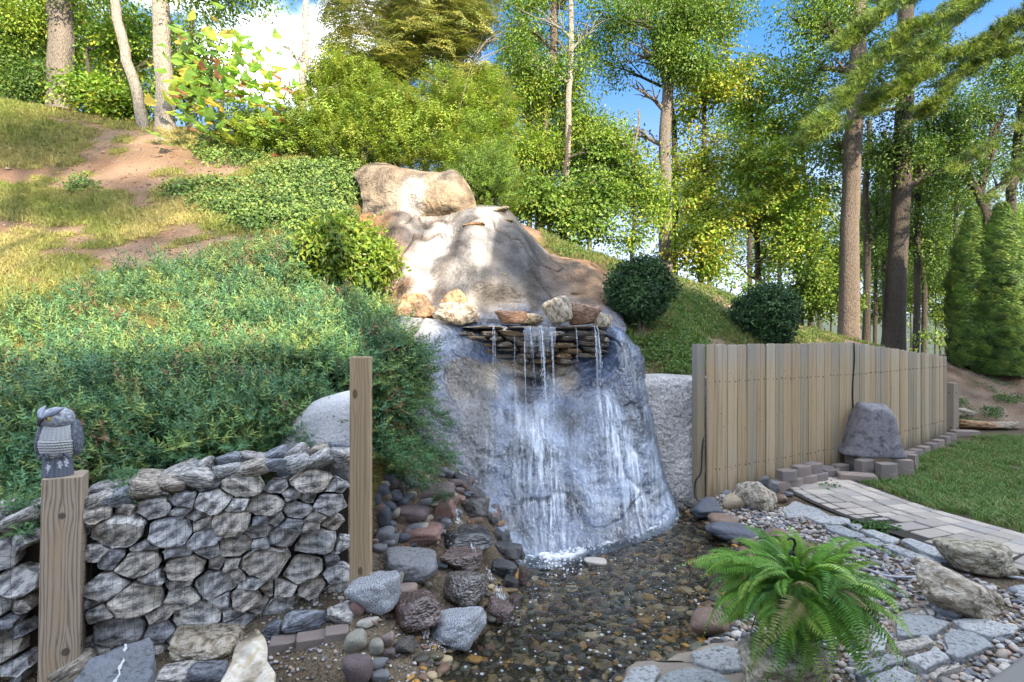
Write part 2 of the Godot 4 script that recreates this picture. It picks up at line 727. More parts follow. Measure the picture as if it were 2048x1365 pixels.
func mat(tex: Texture2D, tint: Color, rough: float, scale := Vector3.ZERO, bump: Texture2D = null, cm := 0.5, spec := 0.4) -> StandardMaterial3D:
	var m := StandardMaterial3D.new()
	m.albedo_color = tint
	m.albedo_texture = tex
	m.roughness = rough
	m.metallic_specular = spec
	if scale != Vector3.ZERO:
		m.uv1_triplanar = true
		m.uv1_scale = scale
	if bump:
		m.heightmap_enabled = true
		m.heightmap_texture = bump
		m.heightmap_scale = cm
	return m


func leaf_mat(back: Color, rough := 0.45) -> StandardMaterial3D:
	var m := StandardMaterial3D.new()
	m.vertex_color_use_as_albedo = true
	m.roughness = rough
	m.metallic_specular = 0.4
	m.cull_mode = BaseMaterial3D.CULL_DISABLED
	if back != Color.BLACK:
		m.backlight_enabled = true
		m.backlight = back
	return m


func plain_mat(c: Color, rough := 0.7, spec := 0.4) -> StandardMaterial3D:
	var m := StandardMaterial3D.new()
	m.albedo_color = c
	m.roughness = rough
	m.metallic_specular = spec
	return m


func wood_image(sd: int, pale: Color, dark: Color, knots: int, stain: Color, w := 256, h := 1024, rings := 15.0, kr := 10.0, hard := 0.5, soiled := 0.0) -> Image:
	# flat-sawn softwood, grain along the height; the rings bend round each knot
	var r := RandomNumberGenerator.new()
	r.seed = sd
	var n := FastNoiseLite.new()
	n.seed = sd
	n.frequency = 0.006
	var k: Array = []
	for q in knots:
		k.append([r.randf_range(0.1, 0.9) * w, (q + r.randf_range(0.2, 0.8)) / knots * h, r.randf_range(0.7, 1.3) * kr])
	var im := Image.create(w, h, false, Image.FORMAT_RGB8)
	for y in h:
		for x in w:
			var push := 0.0
			var core := 0.0
			for q in k:
				var dy := (y - float(q[1])) / (float(q[2]) * 2.2)
				var dx := (x - float(q[0])) / float(q[2])
				if absf(dy) < 4.0:
					push += signf(dx) * exp(-absf(dx) * 0.35) * exp(-dy * dy) * float(q[2]) * 1.3
				var e := dx * dx + dy * dy * 16.0
				if e < 4.0:
					core = maxf(core, smoothstep(1.5, 0.5, e))
			var gx := (x - push) / w + n.get_noise_2d(x * 1.5, y * 0.18) * 0.09
			var ring := gx * rings + 1.3 * n.get_noise_2d(gx * 160.0, y * 0.06)
			var late := pow(0.5 + 0.5 * sin(ring * TAU), 3.0)
			var fine := n.get_noise_2d(x * 40.0, y * 1.2) * 0.5 + 0.5
			var c := pale.lerp(dark, clampf(late * hard + fine * 0.42, 0.0, 1.0))
			c = c.lerp(stain, smoothstep(0.1, 0.6, n.get_noise_2d(x * 0.8 + 300.0, y * 0.25)) * 0.65)
			c = c.lerp(dark * 0.5, core * 0.85)
			if soiled > 0.0:                             # rain-greyed top, splashed foot, run marks
				var q := y / float(h) + n.get_noise_2d(x * 3.0, y * 0.4) * 0.1
				c = c.lerp(Color(0.3, 0.3, 0.29), soiled * 0.6 * smoothstep(0.3, 0.06, q))
				c = c.lerp(Color(0.1, 0.08, 0.055), soiled * 0.75 * smoothstep(0.82, 1.0, q))
				c = c.lerp(Color(0.14, 0.11, 0.08), soiled * 0.55 * smoothstep(0.25, 0.6, n.get_noise_2d(x * 7.0, y * 0.12 + 900.0)))
			im.set_pixel(x, y, c.linear_to_srgb())
	return im


func make_materials() -> void:
	T.grain = noise_tex(3, 0.06, 4, [[0.0, 0.55, 0.53, 0.5], [0.5, 0.92, 0.9, 0.88], [1.0, 1.0, 1.0, 1.0]])
	T.bump = bump_tex(5, 0.03, 5)
	T.fine = bump_tex(6, 0.12, 4)
	M.soil = mat(noise_tex(11, 0.09, 5, [[0.2, 0.45, 0.42, 0.38], [0.5, 0.9, 0.88, 0.85], [0.8, 1.0, 0.98, 0.95]]), Color.WHITE, 0.95, Vector3.ONE * 1.7, T.bump, 4.0, 0.2)
	M.soil.vertex_color_use_as_albedo = true
	M.soil.uv1_world_triplanar = true
	# streaked grey gneiss of the basket wall
	T.gneiss = noise_tex(21, 0.016, 7, [[0.22, 0.06, 0.062, 0.066], [0.4, 0.22, 0.22, 0.225], [0.5, 0.38, 0.378, 0.37], [0.62, 0.5, 0.495, 0.48], [0.8, 0.66, 0.65, 0.63]], 12.0, 512, 0.68)
	M.gneiss = []
	for q in [[1.05, 1.05, 1.06], [0.88, 0.9, 0.95], [1.0, 0.95, 0.87], [1.25, 1.24, 1.22], [0.62, 0.64, 0.7], [1.1, 1.02, 0.93]]:
		M.gneiss.append(mat(T.gneiss, lin(q[0] * 0.98, q[1] * 0.97, q[2] * 0.95), 0.8, Vector3(1.7, 3.0, 1.7), T.bump, 0.7))
	# the same stone in unit-box meshes (one tile per stone)
	M.streak = []
	for q in [[1.0, 0.98, 0.95], [0.62, 0.66, 0.74], [0.95, 0.84, 0.7], [0.4, 0.43, 0.5], [1.1, 1.05, 0.98], [0.8, 0.76, 0.72]]:
		M.streak.append(mat(T.gneiss, lin(q[0] * 0.85, q[1] * 0.85, q[2] * 0.85), 0.75, Vector3(0.45, 1.1, 0.45), T.bump, 1.5))
	T.speck = noise_tex(31, 0.05, 4, [[0.3, 0.05, 0.055, 0.06], [0.45, 0.27, 0.28, 0.29], [0.55, 0.5, 0.5, 0.5], [0.7, 0.78, 0.78, 0.77]])
	M.granite = mat(T.speck, lin(0.78, 0.8, 0.84), 0.75, Vector3.ONE * 1.3, T.fine, 0.6)
	T.cobble = noise_tex(41, 0.022, 7, [[0.2, 0.3, 0.28, 0.26], [0.42, 0.75, 0.74, 0.72], [0.6, 1.0, 1.0, 1.0], [0.8, 0.72, 0.68, 0.62]], 12.0, 512, 0.62)
	M.cobble = {}
	for q in [["grey", 0.2, 0.205, 0.22], ["slate", 0.1, 0.108, 0.13], ["purple", 0.15, 0.115, 0.115], ["tan", 0.4, 0.32, 0.22], ["olive", 0.32, 0.31, 0.25], ["brown", 0.2, 0.135, 0.1], ["pink", 0.3, 0.23, 0.2], ["orange", 0.42, 0.2, 0.07], ["pale", 0.5, 0.46, 0.4], ["red", 0.24, 0.145, 0.125]]:
		M.cobble[q[0]] = mat(T.cobble, lin(q[1], q[2], q[3]), 0.62, Vector3.ONE * 1.1, T.fine, 0.25)
	# mottled boulders
	T.mottle = noise_tex(51, 0.012, 6, [[0.22, 0.09, 0.075, 0.05], [0.4, 0.24, 0.2, 0.14], [0.52, 0.36, 0.33, 0.27], [0.66, 0.5, 0.48, 0.44], [0.85, 0.34, 0.29, 0.17]], 18.0, 512, 0.62)
	M.lichen = mat(T.mottle, lin(0.8, 0.78, 0.7), 0.85, Vector3(1.1, 0.6, 1.0), T.bump, 1.5)
	M.pale_boulder = mat(T.mottle, lin(0.92, 0.87, 0.82), 0.85, Vector3(1.0, 0.55, 0.9), T.bump, 1.5)
	M.warm_boulder = mat(T.mottle, lin(1.0, 0.68, 0.45), 0.8, Vector3(0.6, 0.7, 0.6), T.bump, 2.0)
	M.rust = mat(T.mottle, lin(0.72, 0.5, 0.42), 0.7, Vector3(0.9, 2.2, 0.9), T.bump, 2.0)
	# wet stones
	T.wet = noise_tex(61, 0.02, 6, [[0.2, 0.25, 0.22, 0.2], [0.55, 0.9, 0.88, 0.86], [0.85, 1.4, 1.35, 1.3]], 25.0)
	M.wet = {}
	for q in [["black", 0.016, 0.017, 0.02], ["brown", 0.09, 0.052, 0.04], ["rust", 0.13, 0.075, 0.06], ["grey", 0.12, 0.105, 0.09], ["amber", 0.3, 0.16, 0.06], ["slate", 0.055, 0.05, 0.045]]:
		M.wet[q[0]] = mat(T.wet, lin(q[1], q[2], q[3]), 0.1, Vector3.ONE * 0.8, T.bump, 1.2, 0.8)
	M.flag = []
	for q in [[0.31, 0.32, 0.325], [0.36, 0.365, 0.365], [0.26, 0.275, 0.28], [0.36, 0.335, 0.3]]:
		M.flag.append(mat(T.cobble, lin(q[0], q[1], q[2]), 0.8, Vector3(2.2, 2.2, 2.2), T.bump, 0.9))
	M.slab_dark = mat(T.cobble, lin(0.15, 0.165, 0.19), 0.8, Vector3(2.5, 2.5, 2.5), T.fine, 0.5)
	M.flag_pale = mat(T.mottle, lin(1.05, 1.0, 0.94), 0.85, Vector3(1.0, 1.2, 1.0), T.bump, 0.8)
	M.warm_cobble = mat(T.cobble, lin(0.3, 0.175, 0.1), 0.7, Vector3.ONE * 1.1, T.fine, 0.3)
	M.mortar = mat(T.grain, lin(0.36, 0.31, 0.25), 0.95, Vector3.ONE * 4.0, T.fine, 0.8)
	M.paver = []
	for q in [[0.43, 0.385, 0.33], [0.5, 0.45, 0.39], [0.38, 0.345, 0.31], [0.54, 0.485, 0.42], [0.41, 0.385, 0.36]]:
		M.paver.append(mat(T.grain, lin(q[0], q[1], q[2]), 0.9, Vector3.ONE * 5.0, T.fine, 0.4))
	M.block = []
	for q in [[0.3, 0.25, 0.225], [0.35, 0.29, 0.255], [0.27, 0.235, 0.22]]:
		M.block.append(mat(T.grain, lin(q[0], q[1], q[2]), 0.95, Vector3.ONE * 5.0, T.fine, 0.6))
	M.fake = mat(T.cobble, lin(0.185, 0.178, 0.195), 0.8, Vector3.ONE * 0.9, T.fine, 0.8)
	# sculpted concrete
	T.stucco = noise_tex(71, 0.03, 8, [[0.22, 0.28, 0.27, 0.26], [0.4, 0.66, 0.65, 0.64], [0.52, 0.95, 0.95, 0.95], [0.62, 1.0, 1.0, 1.0], [0.8, 0.62, 0.6, 0.58]], 18.0, 1024, 0.62)
	M.face = mat(T.stucco, Color.WHITE, 0.7, Vector3.ONE * 0.9, bump_tex(72, 0.03, 7), 3.0)
	M.face.vertex_color_use_as_albedo = true
	M.face.uv1_world_triplanar = true
	M.render = mat(T.grain, Color.WHITE, 0.9, Vector3.ONE * 2.0, T.bump, 0.8)
	M.render.vertex_color_use_as_albedo = true
	M.face_wet = M.face.duplicate()
	M.face_wet.roughness = 0.32
	M.face_wet.metallic_specular = 0.55
	M.slate = []
	for q in [[0.55, 0.48, 0.39], [0.66, 0.57, 0.45], [0.42, 0.38, 0.33], [0.66, 0.46, 0.28]]:
		M.slate.append(mat(T.wet, lin(q[0], q[1], q[2]), 0.35, Vector3(0.7, 2.5, 0.7), T.bump, 2.0, 0.5))
	# wood
	M.board = []
	for q in 5:
		var t := ImageTexture.create_from_image(wood_image(81 + q, Color(0.41, 0.335, 0.225), Color(0.23, 0.175, 0.11), 6, Color(0.33, 0.31, 0.26), 192, 768, 5.0, 4.2, 0.38, 1.0))
		for k in [[1.0, 0.96, 0.9], [0.72, 0.73, 0.72], [0.88, 0.8, 0.7]]:
			var m := mat(t, lin(minf(k[0], 1.0) * 0.96, minf(k[1], 1.0) * 0.96, minf(k[2], 1.0) * 0.96), 0.85)
			M.board.append(m)
	M.post_grey = mat(ImageTexture.create_from_image(wood_image(91, Color(0.37, 0.3, 0.225), Color(0.105, 0.08, 0.06), 2, Color(0.3, 0.22, 0.14), 256, 1024, 9.0, 24.0, 0.6)), Color.WHITE, 0.85)
	M.post_tan = mat(ImageTexture.create_from_image(wood_image(92, Color(0.36, 0.27, 0.165), Color(0.16, 0.105, 0.055), 2, Color(0.35, 0.27, 0.17), 256, 1024, 6.0, 26.0, 0.42)), Color.WHITE, 0.85)
	# bark
	T.bark = noise_tex(101, 0.03, 5, [[0.2, 0.3, 0.28, 0.26], [0.42, 0.7, 0.68, 0.66], [0.6, 1.0, 1.0, 1.0], [0.8, 0.8, 0.78, 0.75]], 18.0)
	M.bark = {}
	for q in [["grey", 0.22, 0.19, 0.16], ["dark", 0.085, 0.072, 0.06], ["pale", 0.36, 0.325, 0.27], ["brown", 0.18, 0.145, 0.115], ["white", 0.42, 0.39, 0.34]]:
		M.bark[q[0]] = mat(T.bark, lin(q[1], q[2], q[3]), 0.95, Vector3(3.2, 0.7, 3.2), T.bump, 3.0)
	M.twig = plain_mat(lin(0.2, 0.16, 0.11), 0.9)
	# foliage
	M.leaf = leaf_mat(Color(0.75, 0.8, 0.35))
	M.waxy = leaf_mat(Color(0.3, 0.33, 0.15), 0.5)
	M.needle = leaf_mat(Color(0.5, 0.55, 0.3), 0.55)
	M.juniper = leaf_mat(Color(0.25, 0.3, 0.25), 0.6)
	M.blade = leaf_mat(Color(0.6, 0.6, 0.3), 0.6)
	# gravel
	M.gravel = mat(T.cobble, Color.WHITE, 0.75, Vector3.ONE * 1.0)
	M.gravel.vertex_color_use_as_albedo = true
	M.bed = mat(T.cobble, Color.WHITE, 0.5, Vector3.ONE * 1.0)
	M.bed.vertex_color_use_as_albedo = true
	# water
	M.water = StandardMaterial3D.new()
	M.water.refraction_enabled = true
	M.water.refraction_scale = 0.033
	M.water.albedo_color = Color(0.95, 0.975, 0.965, 0.0)
	M.water.roughness = 0.03
	M.water.metallic_specular = 0.5
	M.water.heightmap_enabled = true
	M.water.heightmap_texture = bump_tex(111, 0.018, 3)
	M.water.heightmap_scale = 0.8
	M.water.uv1_triplanar = true
	M.water.uv1_world_triplanar = true
	M.water.uv1_scale = Vector3.ONE * 1.3
	M.foam = StandardMaterial3D.new()
	M.foam.transparency = BaseMaterial3D.TRANSPARENCY_ALPHA
	M.foam.albedo_color = Color(0.93, 0.95, 0.97, 0.62)
	M.foam.roughness = 0.35
	M.foam.backlight_enabled = true
	M.foam.backlight = Color(0.6, 0.6, 0.6)
	M.film = StandardMaterial3D.new()
	M.film.transparency = BaseMaterial3D.TRANSPARENCY_ALPHA
	M.film.vertex_color_use_as_albedo = true
	M.film.roughness = 0.3
	M.thread = M.foam.duplicate()
	M.thread.albedo_color = Color(0.9, 0.93, 0.97, 0.3)
	M.wire = plain_mat(lin(0.03, 0.024, 0.02), 0.7)
	M.black = plain_mat(lin(0.012, 0.012, 0.013), 0.45)
	M.hose = plain_mat(lin(0.33, 0.33, 0.35), 0.5)


func make_sky() -> Texture2D:
	# clear early-autumn blue with scattered fair-weather cloud, the same all round
	var w := 1024
	var h := 512
	var n := FastNoiseLite.new()
	n.seed = 118
	n.frequency = 1.15
	n.fractal_octaves = 5
	n.fractal_gain = 0.52
	var im := Image.create(w, h, false, Image.FORMAT_RGBF)
	for y in h:
		var el := (0.5 - (y + 0.5) / h) * PI
		for x in w:
			var az := (x + 0.5) / w * TAU
			var d := Vector3(sin(az) * cos(el), sin(el), -cos(az) * cos(el))
			var up := maxf(d.y, 0.0)
			var c := Color(0.215, 0.255, 0.305).lerp(Color(0.017, 0.06, 0.15), pow(smoothstep(0.0, 0.5, up), 0.7))
			if d.y > 0.0:
				var q := Vector3(d.x, d.y * 2.2, d.z)
				var k := n.get_noise_3dv(q) + 0.5 * n.get_noise_3dv(q * 2.7 + Vector3(4, 0, 0)) * 0.6
				k = smoothstep(0.1, 0.48, k)
				c = c.lerp(Color(2.0, 2.03, 2.08), k * smoothstep(0.0, 0.12, d.y))
			im.set_pixel(x, y, c)
	return ImageTexture.create_from_image(im)


# ---------------------------------------------------------------- stones
func make_rocks() -> void:
	C.worn = []
	for k in 9:
		C.worn.append(rock(200 + k, 3, 5, 3.2, 0.09))
	C.broken = []
	for k in 12:
		C.broken.append(rock(300 + k, 3, 11, 16.0, 0.12))
	C.big = []
	for k in 8:
		C.big.append(rock(400 + k, 4, 9, 9.0, 0.13))
	C.jag = []
	for k in 6:
		C.jag.append(rock(500 + k, 4, 12, 14.0, 0.34, 2.0))
	C.peak = []
	for k in 4:
		C.peak.append(rock(480 + k, 4, 9, 9.0, 0.13, 1.0, 0.62))
	C.pebble = []
	for k in 4:
		C.pebble.append(rock(600 + k, 1, 4, 3.0, 0.05))
	C.chip = []
	for k in 3:
		C.chip.append(rock(640 + k, 1, 8, 10.0, 0.1))


func stone(called: String, label: String, cat: String, group: String, u: float, vb: float, wp: float, hp: float, mesh: Mesh, m: Material, roll := 0.0, depth := 0.8, d := 0.0, sink := 0.08) -> MeshInstance3D:
	var p := P(u, vb, d) if d > 0.0 else hit(u, vb)
	var z := -p.z
	var tall := hp * z / F
	var wide := wp * z / F
	var deep := depth * wide
	var lean := maxf(0.0, (vb - 682.5) / F)
	var h := maxf(0.28 * wide, tall - deep * lean * 0.55)
	var o := obj(called, mesh, m)
	o.transform = Transform3D(Basis(Vector3(0, 0, 1), roll) * Basis.from_scale(Vector3(wide, h, deep)), p + Vector3(0, h * (0.5 - sink), -deep * 0.4))
	tag(o, label, cat, group)
	return o


func cell(seeds: Array, k: int, lo: Vector2, hi: Vector2, size := PackedFloat32Array()) -> PackedVector2Array:
	var poly := PackedVector2Array([lo, Vector2(hi.x, lo.y), hi, Vector2(lo.x, hi.y)])
	for j in seeds.size():
		if j == k or seeds[j].distance_to(seeds[k]) > 6.0:
			continue
		var n: Vector2 = seeds[j] - seeds[k]
		var c: float = n.dot((seeds[j] + seeds[k]) * 0.5)
		if size.size():
			c += (size[k] * size[k] - size[j] * size[j]) * 0.5
		var out := PackedVector2Array()
		for q in poly.size():
			var a := poly[q]
			var b := poly[(q + 1) % poly.size()]
			var da := n.dot(a) - c
			var db := n.dot(b) - c
			if da <= 0.0:
				out.append(a)
			if (da < 0.0) != (db < 0.0) and absf(da - db) > 1e-9:
				out.append(a.lerp(b, da / (da - db)))
		poly = out
		if poly.size() < 3:
			break
	return poly


func wall_stone(poly: PackedVector2Array, deep: float, sd: int, angle: float) -> Array:
	# a stone whose face fills POLY; returns [mesh in its own turned frame, centre]
	var r := RandomNumberGenerator.new()
	r.seed = sd
	var mid := Vector2.ZERO
	for p in poly:
		mid += p / poly.size()
	var ring: Array = []
	for k in poly.size():
		var a := poly[k]
		var b := poly[(k + 1) % poly.size()]
		if a.distance_to(b) < 0.012:
			continue
		for s in 3:                                     # corners rounded off a little
			var f: float = [0.09, 0.5, 0.91][s]
			var q := a.lerp(b, f)
			q += Vector2(r.randf_range(-1, 1), r.randf_range(-1, 1)) * 0.0045
			ring.append((q - mid).rotated(-angle))
	if ring.size() < 6:
		return []
	var v := PackedVector3Array()
	var m := ring.size()
	var facets: Array = []
	for k in 4:
		facets.append(Vector3(r.randf_range(-0.75, 0.75), r.randf_range(-0.9, 0.5), r.randf_range(0.022, 0.05)))
	for l in [[0.85, -deep * 0.6], [0.985, -deep * 0.2], [1.0, 0.0], [0.985, 0.012], [0.8, 0.035], [0.52, 0.05], [0.25, 0.055]]:
		for p in ring:
			var q: Vector2 = p * l[0]
			var z: float = l[1]
			if l[1] > 0.0:
				z = l[1] + 0.02
				for f in facets:
					z = minf(z, f.z + q.x * f.x + q.y * f.y)
				z = maxf(z, -0.035)
			z += N1.get_noise_3d(q.x * 900.0 + sd * 9.0, q.y * 1500.0, l[1] * 300.0) * 0.007
			v.append(Vector3(q.x, q.y, z))
	var zc := 0.06
	for f in facets:
		zc = minf(zc, f.z)
	v.append(Vector3(0, 0, zc))
	var idx := PackedInt32Array()
	var area := 0.0
	for k in m:
		area += ring[k].cross(ring[(k + 1) % m])
	for l in 6:
		for k in m:
			var a := l * m + k
			var b := l * m + (k + 1) % m
			idx.append_array(PackedInt32Array([a, a + m, b, b, a + m, b + m] if area > 0.0 else [a, b, a + m, b, b + m, a + m]))
	for k in m:
		var a := 6 * m + k
		var b := 6 * m + (k + 1) % m
		idx.append_array(PackedInt32Array([a, v.size() - 1, b] if area > 0.0 else [a, b, v.size() - 1]))
	var fv := PackedVector3Array()                      # every break keeps its own edge
	var fi := PackedInt32Array()
	for k in idx.size():
		fv.append(v[idx[k]])
		fi.append(k)
	return [commit(fv, fi), mid]


func basket(called: String, label: String, a: Vector3, b: Vector3, tops: Array, sd: int, bottom_l: float, bottom_r: float) -> void:
	# stones packed behind wire from A to B (their feet), the crest following TOPS
	var r := RandomNumberGenerator.new()
	r.seed = sd
	var t := thing(called, label, "gabion wall", a, "stone baskets holding back the bank")
	var dx := (b - a)
	dx.y = 0
	var ln := dx.length()
	t.rotation.y = atan2(-dx.z, dx.x)
	var base := a.y
	var stretch := Vector2(1.0, 1.5)
	var turn := -0.3
	var seeds: Array = []
	var big := PackedFloat32Array()                     # stones of unlike size, dropped in where there is room
	for k in 6000:
		var q := (Vector2(r.randf_range(-0.08, ln + 0.08), r.randf_range(-0.05, 1.0)) * stretch).rotated(turn)
		var rad := r.randf_range(0.08, 0.12) if k < 260 else r.randf_range(0.05, 0.08) if k < 1600 else 0.04
		var room := true
		for j in seeds.size():
			if seeds[j].distance_to(q) < (rad + big[j]) * 0.9:
				room = false
				break
		if room:
			seeds.append(q)
			big.append(rad)
	var core := 0
	for k in seeds.size():
		var raw := cell(seeds, k, Vector2(-4, -4), Vector2(5, 5), big)
		if raw.size() < 3:
			continue
		var mid := Vector2.ZERO
		var poly := PackedVector2Array()
		for q in raw:
			var w: Vector2 = q.rotated(-turn) / stretch
			poly.append(w)
			mid += w / raw.size()
		if mid.x < 0.015 or mid.x > ln - 0.015:
			continue
		var crest: float = along(tops.map(func(h): return Vector3(0, h, 0)), clampf(mid.x / ln, 0, 1)).y - base
		var foot := lerpf(bottom_l, bottom_r, mid.x / ln) - base
		if mid.y > crest - 0.015 or mid.y < foot - 0.03:
			continue
		var cut := PackedVector2Array()
		for q in poly:
			cut.append(mid + (q - mid) * r.randf_range(0.84, 1.0))
		for q in cut.size():
			cut[q].x = clampf(cut[q].x, -0.02, ln + 0.02)
		var ang := r.randf_range(-0.2, 0.85)
		var got := wall_stone(cut, 0.2, sd * 100 + k, ang)
		if got.is_empty():
			continue
		var o := obj("stone", got[0], M.gneiss[[0, 0, 1, 2, 3, 0, 4, 5][r.randi() % 8]], t)
		o.transform = Transform3D(Basis(Vector3(0, 0, 1), ang), Vector3(got[1].x, got[1].y, r.randf_range(-0.05, 0.012)))
		o.rotate_object_local(Vector3.UP, r.randf_range(-0.14, 0.14))
		o.rotate_object_local(Vector3.RIGHT, r.randf_range(-0.2, 0.08))
		core += 1
	var caps := int(ln / 0.11)
	for k in caps:                                      # loose stones heaped along the crest
		var x := (k + 0.5) / caps * ln + r.randf_range(-0.02, 0.02)
		var crest: float = along(tops.map(func(h): return Vector3(0, h, 0)), clampf(x / ln, 0, 1)).y - base
		for l in 2:
			var o := obj("stone", C.broken[r.randi() % 12], M.streak[[0, 0, 1, 2, 4, 5][r.randi() % 6]], t)
			var s := Vector3(r.randf_range(0.13, 0.2), r.randf_range(0.075, 0.115), r.randf_range(0.12, 0.18))
			o.transform = Transform3D(Basis(Vector3(0, 0, 1), r.randf_range(-0.25, 0.4)) * Basis(Vector3.UP, r.randf_range(-0.6, 0.6)) * Basis.from_scale(s), Vector3(x, crest + 0.015 + l * 0.02, -0.06 - l * 0.14))
	var fill := Soup.new()
	fill.box(Vector3(ln * 0.5, 0.3, -0.2), Vector3(ln, 0.85, 0.14), Color.WHITE)
	obj("earth_fill", make(fill), M.dark_earth, t)
	var s := Soup.new()
	var gap := 0.0415
	var nx := int(ln / gap)
	for k in nx + 1:
		var x := k * gap
		var crest: float = along(tops.map(func(h): return Vector3(0, h, 0)), clampf(x / ln, 0, 1)).y - base + 0.01
		var foot := lerpf(bottom_l, bottom_r, x / ln) - base
		var pts: Array = []
		var rad: Array = []
		for q in 9:
			pts.append(Vector3(x + r.randf_range(-0.004, 0.004) + sin(q * 0.8 + k * 0.3) * 0.006, lerpf(foot, crest, q / 8.0), 0.066 + 0.006 * sin(q * 1.3 + k * 0.7)))
			rad.append(0.0008)
		s.tube(pts, rad, 3, Color.WHITE, false)
	for k in 19:
		var pts: Array = []
		var rad: Array = []
		for q in nx * 2 + 1:
			var x := q * gap * 0.5
			var crest: float = along(tops.map(func(h): return Vector3(0, h, 0)), clampf(x / ln, 0, 1)).y - base + 0.01
			var foot := lerpf(bottom_l, bottom_r, x / ln) - base
			pts.append(Vector3(x, lerpf(foot, crest, k / 18.0) + 0.005 * sin(q * 0.35 + k), 0.068 + 0.006 * sin(q * 0.5 + k * 1.3)))
			rad.append(0.0008)
		s.tube(pts, rad, 3, Color.WHITE, false)
	obj("wire_mesh", make(s), M.wire, t)


func post(called: String, label: String, at: Vector3, w: float, top: float, yaw: float, m: Material, lean := 0.0) -> Node3D:
	var t := thing(called, label, "post", at, "", yaw)
	t.rotation.z = lean
	var h := top - at.y
	var s := Soup.new()
	var b := 0.006
	var ring := [[-w / 2, w / 2 - b], [-w / 2 + b, w / 2], [w / 2 - b, w / 2], [w / 2, w / 2 - b], [w / 2, -w / 2 + b], [w / 2 - b, -w / 2], [-w / 2 + b, -w / 2], [-w / 2, -w / 2 + b]]
	for k in 8:
		var p = ring[k]
		var q = ring[(k + 1) % 8]
		var a := Vector3(p[0], -0.25, p[1])
		var c := Vector3(q[0], -0.25, q[1])
		var d := Vector3(q[0], h - 0.004, q[1])
		var e := Vector3(p[0], h - 0.004, p[1])
		s.quad(a, e, d, c, Color.WHITE)
		var u0: float = (p[0] + w / 2) / w if k < 3 else 0.5 + p[1] / w
		var u1: float = (q[0] + w / 2) / w if k < 3 else 0.5 + q[1] / w
		s.t.append_array(PackedVector2Array([Vector2(u0, 1), Vector2(u0, 0), Vector2(u1, 0), Vector2(u0, 1), Vector2(u1, 0), Vector2(u1, 1)]))
		var inner := 0.94
		s.quad(e, e * Vector3(inner, 1, inner) + Vector3(0, 0.004, 0), d * Vector3(inner, 1, inner) + Vector3(0, 0.004, 0), d, Color.WHITE)
		var cen := Vector3(0, h, 0)
		s.tri(e * Vector3(inner, 1, inner) + Vector3(0, 0.004, 0), cen, d * Vector3(inner, 1, inner) + Vector3(0, 0.004, 0), Color.WHITE)
		for z in 9:
			s.t.append(Vector2(0.3 + 0.02 * z, 0.002 * z))
	obj("timber", make(s), m, t)
	return t


# ---------------------------------------------------------------- the sculpted rock face and its ledge
func lower_ctrl() -> Array:
	return px_rows([
		[745, 640, 5.15, 800, 642, 5.15, 900, 650, 5.55, 1050, 655, 5.75, 1190, 657, 5.75, 1235, 662, 5.75, 1262, 690, 5.95],
		[752, 655, 4.95, 800, 662, 4.9, 905, 672, 5.35, 1050, 690, 5.72, 1188, 690, 5.7, 1240, 675, 5.55, 1278, 705, 5.85],
		[768, 705, 4.88, 815, 712, 4.82, 915, 725, 5.22, 1055, 738, 5.62, 1188, 735, 5.5, 1250, 720, 5.38, 1290, 745, 5.72],
		[778, 770, 4.75, 830, 775, 4.66, 925, 790, 4.93, 1060, 795, 5.2, 1190, 790, 5.16, 1262, 775, 5.2, 1300, 800, 5.6],
		[800, 855, 4.55, 850, 862, 4.47, 940, 872, 4.64, 1070, 875, 4.8, 1205, 868, 4.92, 1280, 855, 5.08, 1312, 870, 5.5],
		[850, 930, 4.42, 900, 945, 4.37, 980, 960, 4.48, 1090, 962, 4.56, 1220, 952, 4.76, 1298, 935, 5.0, 1326, 940, 5.42],
		[930, 1010, 4.3, 975, 1025, 4.24, 1035, 1045, 4.3, 1122, 1045, 4.37, 1238, 1022, 4.66, 1318, 990, 4.98, 1340, 985, 5.35],
		[1005, 1100, 4.12, 1035, 1110, 4.08, 1085, 1112, 4.12, 1155, 1098, 4.24, 1262, 1066, 4.58, 1345, 1033, 4.98, 1362, 1028, 5.25],
		[1020, 1150, 4.0, 1050, 1158, 3.98, 1095, 1156, 4.02, 1165, 1140, 4.14, 1272, 1102, 4.48, 1355, 1062, 4.9, 1372, 1055, 5.2]])


